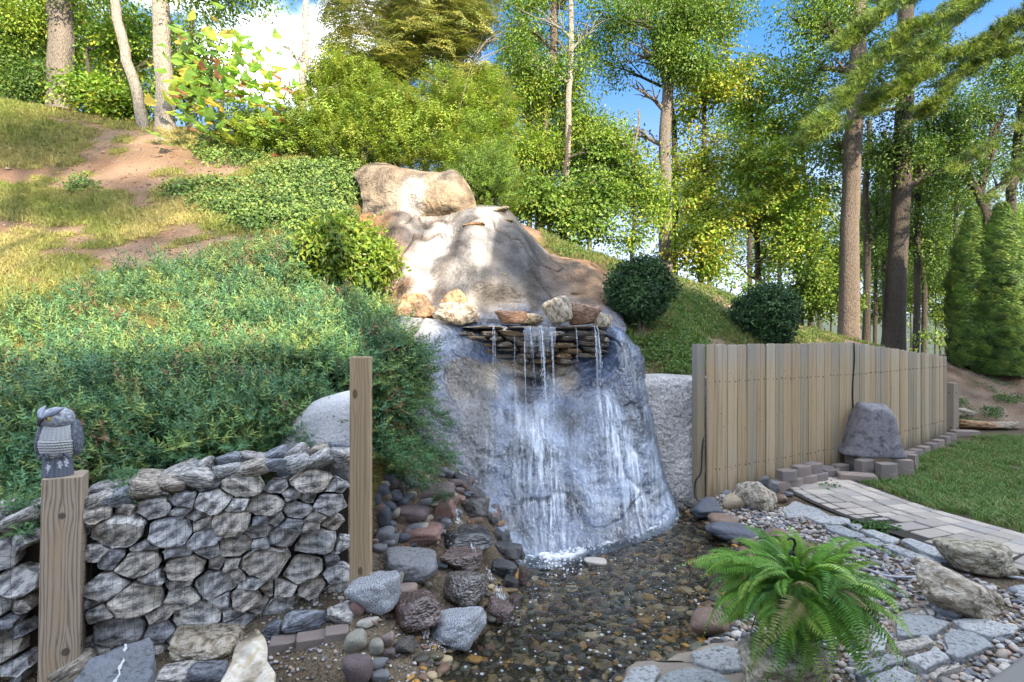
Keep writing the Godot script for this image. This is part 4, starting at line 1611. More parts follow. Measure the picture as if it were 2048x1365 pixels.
	var steps := [[[912, 1008, 3.98], [914, 1030, 3.9], [918, 1048, 3.84], 0.02, 0.05, 70], [[975, 1128, 3.6], [978, 1145, 3.55], [985, 1158, 3.5], 0.02, 0.05, 40], [[996, 1165, 3.42], [1000, 1190, 3.36], [1004, 1215, 3.3], 0.06, 0.12, 200], [[842, 1215, 2.9], [848, 1245, 2.86], [854, 1275, 2.82], 0.02, 0.05, 70], [[940, 1080, 3.55], [945, 1090, 3.5], [950, 1100, 3.48], 0.01, 0.03, 20]]
	for k in steps.size():
		var q: Array = steps[k]
		var c: Array = []
		for j in 3:
			c.append(P(q[j][0], q[j][1], q[j][2]))
		drops(rill, c, q[3] * 0.6, q[4] * 0.55, q[5], 960 + k)
	xf = []
	for k in 260:
		var q := G(852 + R.randfn() * 16.0, 1292 + R.randfn() * 9.0, 0.04)
		var sz := rr(0.002, 0.006)
		xf.append(Transform3D(Basis.from_scale(Vector3(sz, sz * 0.6, sz)), q + Vector3(0, rr(0, 0.02), 0)))
	for k in 160:
		var q := G(1010 + R.randfn() * 18.0, 1235 + R.randfn() * 8.0, 0.01)
		var sz := rr(0.002, 0.005)
		xf.append(Transform3D(Basis.from_scale(Vector3(sz, sz * 0.6, sz)), q))
	mm("splash", C.drop, M.foam, xf, [], rill)


# ---------------------------------------------------------------- leaves
func tint(c: Color, r: RandomNumberGenerator, amt := 0.22) -> Color:
	var k := 1.0 + r.randf_range(-amt, amt)
	return Color(c.r * k * (1.0 + r.randf_range(-0.12, 0.12)), c.g * k, c.b * k)


func clump(sd: int, n: int, spread: float, ln: float, w: float, flat := 0.5) -> ArrayMesh:
	# leaves along a few short twigs
	var r := RandomNumberGenerator.new()
	r.seed = sd
	var s := Soup.new()
	for k in n:
		var d := Vector3(r.randfn(), r.randfn() * flat, r.randfn()).normalized()
		var p := d * spread * pow(r.randf(), 0.5)
		var dir := (d + Vector3(r.randfn() * 0.5, -0.25 + r.randfn() * 0.3, r.randfn() * 0.5)).normalized()
		var up := (Vector3.UP + Vector3(r.randfn(), r.randfn(), r.randfn()) * 0.45).normalized()
		if absf(dir.dot(up)) > 0.95:
			continue
		s.leaf(p, dir, up, ln * r.randf_range(0.7, 1.2), w * r.randf_range(0.75, 1.2), tint(Color(1, 1, 1), r))
	return make(s)


func shoot(sd: int, h: float, n: int, ln: float, w: float) -> ArrayMesh:   # an upright leafy shoot
	var r := RandomNumberGenerator.new()
	r.seed = sd
	var s := Soup.new()
	var bend := Vector3(r.randfn() * 0.12, 0, r.randfn() * 0.12)
	var at := func(t: float) -> Vector3: return Vector3(bend.x * t * t, t, bend.z * t * t) * h
	s.tube([at.call(0.0), at.call(0.4), at.call(0.75), at.call(1.0)], [0.004, 0.003, 0.002, 0.001], 3, Color(1.1, 0.75, 0.6), false)
	for k in n:
		var t := 0.08 + 0.92 * k / n
		var a := k * 2.4 + r.randf()
		var dir := Vector3(cos(a), r.randf_range(0.1, 0.8), sin(a)).normalized()
		s.leaf(at.call(t), dir, Vector3.UP, ln * r.randf_range(0.7, 1.2) * (1.15 - 0.5 * t), w, tint(Color.WHITE, r), 0.2)
	return make(s)


func mixed(sd: int) -> ArrayMesh:                        # a slender shoot with lance-shaped leaves and a few spread ones
	var r := RandomNumberGenerator.new()
	r.seed = sd
	var s := Soup.new()
	for b in 3:
		var lean := Vector3(r.randfn() * 0.4, 1.0, r.randfn() * 0.4).normalized()
		var root := Vector3(r.randf_range(-0.1, 0.1), -0.15, r.randf_range(-0.1, 0.1))
		var h := r.randf_range(0.25, 0.5)
		s.tube([root, root + lean * h], [0.003, 0.001], 3, Color(1.0, 0.75, 0.6), false)
		for k in 11:
			var a := k * 2.4 + r.randf()
			var dir := Vector3(cos(a), r.randf_range(-0.2, 0.6), sin(a)).normalized()
			s.leaf(root + lean * h * (0.1 + 0.9 * k / 11.0), dir, Vector3.UP, r.randf_range(0.07, 0.12), 0.028, tint(Color.WHITE, r), 0.2)
	return make(s)


func pine_tuft(sd: int, n: int, ln: float, w: float) -> ArrayMesh:
	var r := RandomNumberGenerator.new()
	r.seed = sd
	var s := Soup.new()
	for b in 3:
		var base := Vector3(r.randf_range(-0.04, 0.04), r.randf_range(-0.02, 0.02), b * 0.07 - 0.07)
		for k in n / 3:
			var d := (Vector3(0, 0.25, 0.55) + Vector3(r.randfn(), r.randfn(), r.randfn()) * 0.55).normalized()
			var side := d.cross(Vector3(r.randfn(), r.randfn(), r.randfn())).normalized() * w
			s.tri(base - side, base + d * ln * r.randf_range(0.75, 1.1), base + side, tint(Color.WHITE, r))
	return make(s)


func flat_spray(sd: int, n: int, ln: float, lw: float, ll: float) -> ArrayMesh:   # hemlock-like flat spray
	var r := RandomNumberGenerator.new()
	r.seed = sd
	var s := Soup.new()
	for b in 5:
		var a := (b - 2) * 0.42
		var dir := Vector3(sin(a), -0.12 * absf(b - 2), cos(a))
		var length := ln * (1.0 - 0.2 * absf(b - 2))
		s.tube([Vector3.ZERO, dir * length], [0.003, 0.001], 3, Color(0.9, 0.75, 0.6), false)
		for k in n / 5:
			var p := dir * length * (0.15 + 0.85 * k * 5.0 / n)
			var sg := 1.0 if k % 2 else -1.0
			var side := Vector3(dir.z, 0, -dir.x) * sg
			s.leaf(p, (side + dir * 0.5 + Vector3(0, r.randf_range(-0.3, 0.2), 0)).normalized(), Vector3.UP, ll * r.randf_range(0.8, 1.2), lw, tint(Color.WHITE, r), 0.05)
	return make(s)


func juniper_sprig(sd: int) -> ArrayMesh:               # a shoot along +z set with short needles, a few side shoots
	var r := RandomNumberGenerator.new()
	r.seed = sd
	var s := Soup.new()
	for b in 7:
		var root := Vector3(0, 0, 0.016 * b)
		var a := b * 2.4 + r.randf() * 0.6
		var dir := (Vector3(cos(a) * 0.75, sin(a) * 0.5 + 0.28, 0.75) if b < 6 else Vector3(0, 0.15, 1.0)).normalized()
		var length := r.randf_range(0.04, 0.062)
		var x := dir.cross(Vector3(0.3, 1, 0.2)).normalized()
		var y := dir.cross(x)
		for k in 9:
			var p := root + dir * length * (0.1 + 0.9 * k / 9.0)
			var q := k * 2.2 + r.randf()
			var nd := (x * cos(q) + y * sin(q) + dir * 0.75).normalized()
			var side := nd.cross(dir).normalized() * 0.0026
			var tip := Color(1.25, 1.22, 1.1) if k > 6 else Color(0.9, 0.92, 0.92)
			s.tri(p - side, p + nd * 0.018, p + side, tint(tip, r, 0.15))
	return make(s)


func grass_tuft(sd: int, n: int, h: float, spread: float, w: float) -> ArrayMesh:
	var r := RandomNumberGenerator.new()
	r.seed = sd
	var s := Soup.new()
	for k in n:
		var a := r.randf() * TAU
		var p := Vector3(cos(a), 0, sin(a)) * spread * sqrt(r.randf())
		var lean := Vector3(r.randfn(), 0, r.randfn()) * 0.55
		var ht := h * r.randf_range(0.5, 1.15)
		var mid := p + (Vector3.UP + lean * 0.4) * ht * 0.55
		var tip := p + (Vector3.UP * 0.9 + lean) * ht
		var side := Vector3(cos(a + 1.3), 0, sin(a + 1.3)) * w
		var c := tint(Color.WHITE, r, 0.3)
		s.tri(p - side, mid - side * 0.7, p + side, c)
		s.tri(p + side, mid - side * 0.7, mid + side * 0.7, c)
		s.tri(mid - side * 0.7, tip, mid + side * 0.7, c)
	return make(s)


func frond(sd: int, ln: float) -> ArrayMesh:            # sword-fern frond: arches out along +z, pinnae to both sides
	var r := RandomNumberGenerator.new()
	r.seed = sd
	var s := Soup.new()
	var rise := r.randf_range(0.35, 0.75)
	var drop := r.randf_range(0.55, 1.1)
	var twist := r.randf_range(-0.12, 0.12)
	var pts: Array = []
	var rad: Array = []
	for k in 12:
		var t := k / 11.0
		pts.append(Vector3(twist * t * t, rise * t - drop * t * t * (0.6 + 0.4 * t), t * (1.0 - 0.16 * t * t)) * ln)
		rad.append(0.0016 * (1.0 - 0.75 * t))
	s.tube(pts, rad, 3, Color(0.75, 0.8, 0.5), false)
	for k in 38:
		var t := 0.06 + 0.94 * k / 38.0
		var p := along(pts, t)
		var dir := (along(pts, minf(1.0, t + 0.03)) - along(pts, t - 0.03)).normalized()
		var side := dir.cross(Vector3.UP).normalized()
		var up := side.cross(dir)
		var l := ln * 0.155 * pow(sin(PI * clampf(0.16 + t * 0.82, 0, 1)), 0.8) * r.randf_range(0.9, 1.1)
		for sg in [-1.0, 1.0]:
			var d: Vector3 = (side * sg + dir * 0.38 - up * 0.22 + Vector3(0, r.randf_range(-0.1, 0.1), 0)).normalized()
			s.leaf(p, d, up, l, ln * 0.022, tint(Color.WHITE, r, 0.16), 0.12, 0.35)
	return make(s)


func make_leaves() -> void:
	C.broad = []
	C.maple = []
	C.small = []
	C.narrow = []
	C.ivy = []
	C.willow = []
	C.pine = []
	C.spray = []
	C.juniper = []
	C.turf = []
	C.lawn = []
	C.cone = []
	for k in 3:
		C.broad.append(clump(1000 + k, 30, 0.31, 0.075, 0.041, 0.8))
		C.narrow.append(mixed(1110 + k))
		C.maple.append(clump(1010 + k, 28, 0.34, 0.08, 0.06, 0.3))
		C.small.append(clump(1020 + k, 14, 0.07, 0.05, 0.023, 0.9))
		C.ivy.append(clump(1030 + k, 11, 0.08, 0.038, 0.028, 0.35))
		C.willow.append(shoot(1040 + k, 0.55, 26, 0.075, 0.016))
		C.pine.append(pine_tuft(1050 + k, 42, 0.14, 0.0042))
		C.spray.append(flat_spray(1060 + k, 40, 0.36, 0.017, 0.048))
		C.juniper.append(juniper_sprig(1070 + k))
		C.turf.append(grass_tuft(1080 + k, 12, 0.075, 0.06, 0.0042))
		C.lawn.append(grass_tuft(1090 + k, 14, 0.065, 0.055, 0.0032))
		C.cone.append(flat_spray(1100 + k, 24, 0.17, 0.026, 0.07))


func scatter(parent: Node, called: String, meshes: Array, m: Material, xf: Array, cols: Array) -> void:
	# instances shared out over the variants
	for k in meshes.size():
		var a: Array = []
		var c: Array = []
		for i in range(k, xf.size(), meshes.size()):
			a.append(xf[i])
			c.append(cols[i])
		mm(called, meshes[k], m, a, c, parent)


func pick(pal: Array) -> Color:
	var c: Color = pal[R.randi() % pal.size()]
	var k := rr(0.72, 1.25)
	return Color(c.r * k, c.g * k, c.b * k)


func facing(up: Vector3) -> Basis:
	var y := up.normalized()
	var x := y.cross(Vector3(0.13, 0.21, 0.97)).normalized()
	return Basis(x, y, x.cross(y)) * Basis(Vector3.UP, rr(0, TAU))


# ---------------------------------------------------------------- trees
func limb(s: Soup, a: Vector3, b: Vector3, r0: float, r1: float, bow: float) -> Array:
	var pts: Array = []
	var rad: Array = []
	var side := Vector3(R.randfn(), 0, R.randfn()) * 0.06 * a.distance_to(b)
	for k in 7:
		var t := k / 6.0
		pts.append(a.lerp(b, t) + Vector3(0, bow * sin(t * PI), 0) + side * sin(t * PI) + rdir() * 0.015 * sin(t * PI) * a.distance_to(b))
		rad.append(lerpf(r0, r1, t))
	s.tube(pts, rad, 6, Color.WHITE)
	return pts


func tree(called: String, label: String, cat: String, group: String, trunk: Array, r0: float, r1: float, bark: String, blobs: Array, leaf: String, pal: Array, m: Material, dens := 1.0, size := 1.0, limbs := true) -> Node3D:
	# TRUNK: [u, v, depth ...] from the foot up; BLOBS: [u, v, depth, half width px, half height px, weight] leaf masses
	var pts: Array = []
	for k in range(0, trunk.size(), 3):
		pts.append(P(trunk[k], trunk[k + 1], trunk[k + 2]))
	var foot: Vector3 = pts[0]
	foot.y = minf(foot.y, ground(foot.x, foot.z)) - 0.15 if absf(foot.x) < 14.5 and foot.z > -18.5 else minf(foot.y, raw_height(foot.x, foot.z)) - 0.2
	pts[0] = foot
	var t := thing(called, label, cat, foot, group)
	var s := Soup.new()
	var fine: Array = []
	var rad: Array = []
	var n := 28
	for k in n + 1:
		var f := k / float(n)
		fine.append(along(pts, f) - foot + Vector3(N1.get_noise_2d(k * 14.0, foot.x * 50.0), 0, N1.get_noise_2d(k * 14.0 + 400.0, foot.x * 50.0)) * 0.05 * minf(1.0, f * 4.0))
		rad.append(lerpf(r0, r1, f) * (1.0 + 0.35 * exp(-f * 22.0)) * (1.0 + 0.05 * N1.get_noise_1d(k * 40.0)))
	s.tube(fine, rad, 14, Color.WHITE)
	obj("trunk", make(s), M.bark[bark], t)
	var xf: Array = []
	var cols: Array = []
	var tw := Soup.new()
	for q in blobs:
		var c := P(q[0], q[1], q[2]) - foot
		var rx: float = q[3] / F * q[2]
		var ry: float = q[4] / F * q[2]
		var from: Vector3 = fine[0]
		var best := 1e9
		for k in range(6, n + 1):
			var e: float = (fine[k] - (c - Vector3(0, absf(fine[k].x - c.x) * 0.5 + ry * 0.3, 0))).length()
			if e < best:
				best = e
				from = fine[k]
		var rl := clampf(r1 * 0.6 + best * 0.008, 0.012, r0 * 0.5)
		if limbs:
			var bone := limb(tw, from, c, rl, rl * 0.35, best * 0.06)
			for k in 9:
				var d := rdir()
				limb(tw, bone[2 + k % 5], c + Vector3(d.x * rx, absf(d.y) * ry * 0.8 - 0.1 * ry, d.z * rx) * 0.8, rl * 0.4, 0.004, 0.05)
		var count := int(390.0 * rx * ry * q[5] * dens)
		for k in count:
			var d := rdir()
			var f := pow(R.randf(), 0.42)
			var p := c + Vector3(d.x * rx, d.y * ry, d.z * rx) * f
			if N2.get_noise_3dv((p + foot) * 55.0) < -0.1 or N2.get_noise_3dv((p + foot) * 140.0) < -0.22:      # gaps between the leaf masses
				continue
			xf.append(Transform3D(facing(Vector3.UP + d * 0.5 + rdir() * 0.35) * Basis.from_scale(Vector3.ONE * rr(0.75, 1.3) * size), p))
			cols.append(pick(pal))
	if limbs and tw.v.size():
		obj("limb", make(tw), M.bark[bark], t).set_meta("kind", "stuff")
	if xf.size():
		scatter(t, "crown", C[leaf], m, xf, cols)
	return t


func rounded_bush(called: String, label: String, c: Vector3, rx: float, ry: float, n: int, pal: Array, m: Material, stems: int, squash := 1.0, big := 1.0) -> Node3D:
	# a clipped evergreen: short stems, small leaves thickest at the surface
	var foot := Vector3(c.x, ground(c.x, c.z) - 0.05, c.z)
	var t := thing(called, label, "bush", foot)
	var s := Soup.new()
	for k in stems:
		var a := k * 2.4
		var b := Vector3(cos(a) * rx * rr(0.2, 0.75), (c.y - foot.y) + ry * rr(-0.5, 0.5), sin(a) * rx * rr(0.2, 0.75))
		limb(s, Vector3(cos(a), 0, sin(a)) * rx * 0.08, b, 0.016, 0.005, 0.03)
	obj("stem", make(s), M.twig, t)
	var xf: Array = []
	var cols: Array = []
	for k in n:
		var d := rdir()
		var f := pow(R.randf(), 0.2)
		var lump := 1.0 + 0.3 * N1.get_noise_3dv(d * 80.0 + c * 40.0) + 0.2 * N1.get_noise_3dv(d * 240.0)
		if k % 28 == 0:
			lump *= rr(1.08, 1.3)                        # stray shoots
		if N2.get_noise_3dv(d * 260.0 + c * 20.0) < -0.3 and f > 0.8:
			continue
		var p := (c - foot) + Vector3(d.x * rx, d.y * ry * (1.0 if d.y > 0.0 else squash), d.z * rx) * f * lump
		xf.append(Transform3D(facing(d + Vector3.UP * 0.5) * Basis.from_scale(Vector3.ONE * rr(0.8, 1.35) * big), p))
		cols.append(pick(pal))
	scatter(t, "foliage", C.small, m, xf, cols)
	return t


# ---------------------------------------------------------------- everything
func _ready() -> void:
	R.seed = 20
	# camera
	var cam := Camera3D.new()
	cam.name = "camera"
	cam.position = Vector3(0, EYE, 0)
	cam.fov = 2.0 * rad_to_deg(atan(682.5 / F))
	cam.near = 0.05
	cam.far = 4000.0
	add_child(cam)
	cam.current = true
	# sky, exposure
	N1.seed = 4
	N1.noise_type = FastNoiseLite.TYPE_SIMPLEX_SMOOTH
	N1.frequency = 0.01
	N1.fractal_octaves = 3
	N2.seed = 9
	N2.noise_type = FastNoiseLite.TYPE_SIMPLEX_SMOOTH
	N2.frequency = 0.01
	N2.fractal_octaves = 2
	var env := Environment.new()
	env.background_mode = Environment.BG_SKY
	var pano := PanoramaSkyMaterial.new()
	pano.panorama = make_sky()
	env.sky = Sky.new()
	env.sky.sky_material = pano
	env.background_energy_multiplier = 1.0
	env.tonemap_mode = Environment.TONE_MAPPER_LINEAR
	env.tonemap_exposure = 7.8
	env.sdfgi_enabled = true
	env.ssao_enabled = true
	env.ssil_enabled = true
	var we := WorldEnvironment.new()
	we.name = "world"
	we.environment = env
	add_child(we)
	# sun: behind the lens, to its right, fairly low
	var sun := DirectionalLight3D.new()
	sun.name = "sun"
	sun.light_energy = 0.6
	sun.light_color = Color(1.0, 0.93, 0.82)
	sun.light_angular_distance = 0.5
	sun.shadow_enabled = true
	add_child(sun)
	var toward := sun_way()
	sun.look_at_from_position(toward * 50.0, Vector3.ZERO)
	# the place
	make_heights()
	make_materials()
	M.dark_earth = plain_mat(lin(0.03, 0.025, 0.02), 1.0)
	make_rocks()
	make_leaves()
	build_ground()
	build_hills()
	build_face()
	build_walls()
	build_fence()
	build_paving()
	build_water()
	build_pond_bed()
	build_cobbles()
	build_boulders()
	build_owl()
	build_juniper()
	build_bank()
	build_trees()
	build_fern()
	build_behind()


func sun_way() -> Vector3:
	var el := deg_to_rad(24.0)
	var az := deg_to_rad(28.0)
	return Vector3(sin(az) * cos(el), sin(el), cos(az) * cos(el))


func build_hills() -> void:
	for q in [[260.0, 26.0, -0.4, 1.5, 0.055, 0.075, 0.05, "nearer"], [900.0, 70.0, -0.9, 1.6, 0.07, 0.095, 0.1, "farther"]]:  # farther hill paler and bluer: haze put into its colour
		var rows: Array = []
		for a in 8:
			var row: Array = []
			for b in 91:
				var az: float = lerpf(q[2], q[3], b / 90.0)
				var t := a / 7.0
				var d: float = q[0] * (1.5 - 0.5 * t)
				var crest: float = q[1] * (0.75 + 0.5 * N1.get_noise_2d(az * 160.0, q[0]))
				row.append(Vector3(sin(az) * d, -8.0 + (crest + 8.0) * cos(t * PI * 0.5) + 2.5 * N1.get_noise_2d(az * 2600.0, a * 300.0) * (1.0 - t), -cos(az) * d))
			rows.append(row)
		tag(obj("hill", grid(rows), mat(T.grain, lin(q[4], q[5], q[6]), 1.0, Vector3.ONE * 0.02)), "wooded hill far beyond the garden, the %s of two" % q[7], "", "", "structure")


func build_walls() -> void:
	basket("gabion_wall", "wire basket of grey streaked stones between the owl's post and the taller post", Vector3(-2.06, 0.03, -2.6), Vector3(-0.9, 0.2, -3.06), [0.79, 0.85, 0.9, 0.915, 0.93], 5, -0.05, 0.14)
	basket("gabion_wall", "wire basket of grey stones on the outer side of the owl's post, cut by the picture's edge", Vector3(-3.0, 0.05, -2.35), Vector3(-2.2, 0.05, -2.5), [0.74, 0.74, 0.76], 6, 0.0, 0.05)
	var p1 := P(98, 1200, 2.5)
	post("timber_post", "weathered grey timber post with long cracks that carries the owl figure", Vector3(p1.x, 0.0, p1.z - 0.07), 0.15, 0.975, 0.5, M.post_grey, -0.015)
	var p2 := P(722, 1165, 2.98)
	post("timber_post", "tan square timber post with dark knots, standing taller than the stone basket", Vector3(p2.x, 0.25, p2.z), 0.105, 1.515, 0.12, M.post_tan, 0.0)
	# pale render at the end of the bank
	var o := obj("stub_wall", stucco_patch([
		[560, 866, 3.7, 596, 826, 3.65, 636, 800, 3.6, 690, 785, 3.55, 708, 783, 3.55], [558, 884, 3.4, 596, 838, 3.36, 636, 808, 3.33, 690, 792, 3.3, 708, 791, 3.3],
		[556, 918, 3.33, 598, 885, 3.28, 638, 862, 3.25, 690, 845, 3.23, 708, 845, 3.23], [550, 1010, 3.32, 600, 1000, 3.27, 640, 990, 3.24, 690, 980, 3.22, 708, 980, 3.22]], 60, 50, 0.02, Color(0.52, 0.52, 0.53), Color(0.4, 0.4, 0.41), 0.4, Vector3(0, -0.1, -0.4)), M.render)
	tag(o, "low whitewashed rounded wall end behind the taller post", "wall")
	o = obj("concrete_wall", stucco_patch([
		[1270, 748, 6.2, 1320, 746, 6.15, 1370, 748, 6.1, 1425, 752, 6.1], [1275, 756, 5.75, 1322, 752, 5.7, 1370, 754, 5.68, 1425, 758, 5.66], [1280, 775, 5.6, 1325, 770, 5.56, 1372, 772, 5.54, 1425, 776, 5.52],
		[1285, 860, 5.5, 1328, 860, 5.47, 1374, 860, 5.45, 1425, 862, 5.43], [1300, 960, 5.42, 1332, 960, 5.4, 1376, 958, 5.38, 1425, 958, 5.36], [1310, 1050, 5.3, 1336, 1048, 5.3, 1378, 1040, 5.3, 1425, 1035, 5.3]], 90, 120, 0.022, Color(0.42, 0.41, 0.4), Color(0.16, 0.16, 0.165), 0.7, Vector3(0, -0.1, -0.5)), M.face)
	tag(o, "short mottled grey concrete wall between the fall and the wooden fence", "wall")
	# cord hanging down it
	var s := Soup.new()
	var pts: Array = []
	for q in [[1409, 760, 5.42], [1408, 830, 5.36], [1405, 900, 5.3], [1402, 945, 5.27], [1392, 962, 5.26], [1390, 985, 5.25], [1396, 1004, 5.2]]:
		pts.append(P(q[0], q[1], q[2]))
	var fine: Array = []
	var rad: Array = []
	for k in 40:
		fine.append(along(pts, k / 39.0))
		rad.append(0.008)
	s.tube(fine, rad, 6, Color.WHITE)
	tag(obj("power_cord", make(s), M.black), "black cord hanging down the concrete wall beside the fence end", "cord")


func board_mesh(w: float, h: float, shift: Vector2) -> ArrayMesh:   # dog-eared fence board, foot at the origin, face to +z
	var th := 0.017
	var e := 0.018
	var ring := [Vector2(-w / 2, 0), Vector2(-w / 2, h - e), Vector2(-w / 2 + e, h), Vector2(w / 2 - e, h), Vector2(w / 2, h - e), Vector2(w / 2, 0)]
	var s := Soup.new()
	var b := 0.0025
	var tex := func(p: Vector3) -> Vector2: return Vector2(fposmod(shift.x, 0.5) + (p.x / w + 0.5) * 0.46, shift.y - p.y / 1.7)
	var tri := func(p: Vector3, q: Vector3, r: Vector3) -> void:
		s.tri(p, q, r, Color.WHITE)
		s.t.append_array(PackedVector2Array([tex.call(p), tex.call(q), tex.call(r)]))
	for side in [1.0, -1.0]:
		var f: Array = ring.map(func(p): return Vector3(p.x * (1.0 - 2.0 * b / w), p.y if p.y < h * 0.5 else p.y - b, side * th / 2))
		for k in range(1, 5):
			if side > 0.0:
				tri.call(f[0], f[k], f[k + 1])
			else:
				tri.call(f[0], f[k + 1], f[k])
	for k in 6:
		var p: Vector2 = ring[k]
		var q: Vector2 = ring[(k + 1) % 6]
		var lp := Vector3(p.x * (1.0 - 2.0 * b / w), p.y if p.y < h * 0.5 else p.y - b, 0)
		var lq := Vector3(q.x * (1.0 - 2.0 * b / w), q.y if q.y < h * 0.5 else q.y - b, 0)
		var z := Vector3(0, 0, th / 2)
		var zi := Vector3(0, 0, th / 2 - b)
		var op := Vector3(p.x, p.y, 0)
		var oq := Vector3(q.x, q.y, 0)
		for l in [[lp + z, lq + z, oq + zi, op + zi], [op + zi, oq + zi, oq - zi, op - zi], [op - zi, oq - zi, lq - z, lp - z]]:
			tri.call(l[0], l[3], l[2])
			tri.call(l[0], l[2], l[1])
	return make(s)


func build_fence() -> void:
	var a := P(1412, 1000, 5.3)
	var c := P(1706, 938, 6.6)
	var e := P(1893, 868, 8.75)
	var panels := [[a, c, 0.03, 0.05, 1.565, 1.585, 17, "near panel of the wooden fence, upright tan boards beside the concrete wall"], [c, e, 0.05, 0.1, 1.585, 1.35, 21, "far panel of the wooden fence, turned back behind the rock-shaped cover"]]
	for q in panels:
		var p: Vector3 = q[0]
		var d: Vector3 = q[1] - p
		d.y = 0
		var ln := d.length()
		var t := thing("wooden_fence", q[7], "fence", Vector3(p.x, 0, p.z), "panels of the board fence")
		t.rotation.y = atan2(-d.z, d.x)
		var n: int = q[6]
		var w := ln / n
		var nails := Soup.new()
		for k in n:
			var f := (k + 0.5) / n
			var foot := lerpf(q[2], q[3], f)
			var top: float = lerpf(q[4], q[5], f) + rr(-0.006, 0.006)
			var o := obj("board", board_mesh(w * rr(0.925, 0.97), top - foot, Vector2(R.randf(), rr(0.955, 0.99))), M.board[R.randi() % M.board.size()], t)
			for h in [0.35, 1.2]:
				for x in [-0.3, 0.3]:
					nails.tube([Vector3(ln * f + x * w + rr(-0.008, 0.008), h + rr(-0.015, 0.015), 0.006), Vector3(ln * f + x * w, h, 0.0135)], [0.0045, 0.0045], 6, Color.WHITE)
			o.transform = Transform3D(Basis(Vector3(0, 0, 1), rr(-0.007, 0.007)) * Basis(Vector3.UP, rr(-0.02, 0.02)), Vector3(ln * f, foot, rr(-0.004, 0.004)))
		obj("nails", make(nails), M.wire, t).set_meta("kind", "stuff")
		for h in [0.35, 1.2]:
			var r := obj("rail", bevel_box(Vector3(ln, 0.085, 0.036), 0.003), M.board[0], t)
			r.position = Vector3(ln * 0.5, h, -0.032)
	post("fence_post", "square fence post at the near end of the board fence, darkened at its foot", Vector3(a.x - 0.055, 0.0, a.z - 0.05), 0.09, 1.57, 0.3, M.board[1])
	var p3 := P(1905, 845, 9.2)
	post("fence_post", "short grey post just past the far end of the board fence", Vector3(p3.x, 0.0, p3.z), 0.13, 0.9, 0.3, M.post_grey)
	# cable up the joint of the two panels
	var s := Soup.new()
	var pts: Array = []
	var rad: Array = []
	for k in 24:
		var t := k / 23.0
		pts.append(Vector3(c.x - 0.01 + 0.012 * sin(t * 9.0) - 0.05 * smoothstep(0.35, 0.0, t), lerpf(0.32, 1.58, t), c.z + 0.03))
		rad.append(0.008)
	s.tube(pts, rad, 6, Color.WHITE)
	tag(obj("power_cord", make(s), M.black), "black cord running up the joint between the two fence panels", "cord")


func block_mesh() -> ArrayMesh:                         # edging block: bowed split face to +z, narrower at the back
	var s := Soup.new()
	var ring: Array = []
	for k in 9:
		var t := k / 8.0 * 2.0 - 1.0
		ring.append(Vector2(t * 0.1, 0.062 - 0.02 * t * t))
	ring.append(Vector2(0.078, -0.062))
	ring.append(Vector2(-0.078, -0.062))
	var h := 0.05
	var n := ring.size()
	for k in n:
		var p: Vector2 = ring[k]
		var q: Vector2 = ring[(k + 1) % n]
		var a := Vector3(p.x, -h, p.y)
		var b := Vector3(q.x, -h, q.y)
		var c := Vector3(q.x, h - 0.006, q.y)
		var d := Vector3(p.x, h - 0.006, p.y)
		s.quad(a, d, c, b, Color.WHITE)
		var c2 := Vector3(q.x * 0.95, h, q.y * 0.93)
		var d2 := Vector3(p.x * 0.95, h, p.y * 0.93)
		s.quad(d, d2, c2, c, Color.WHITE)
		s.tri(d2, Vector3(0, h, 0), c2, Color.WHITE)
	return make(s)


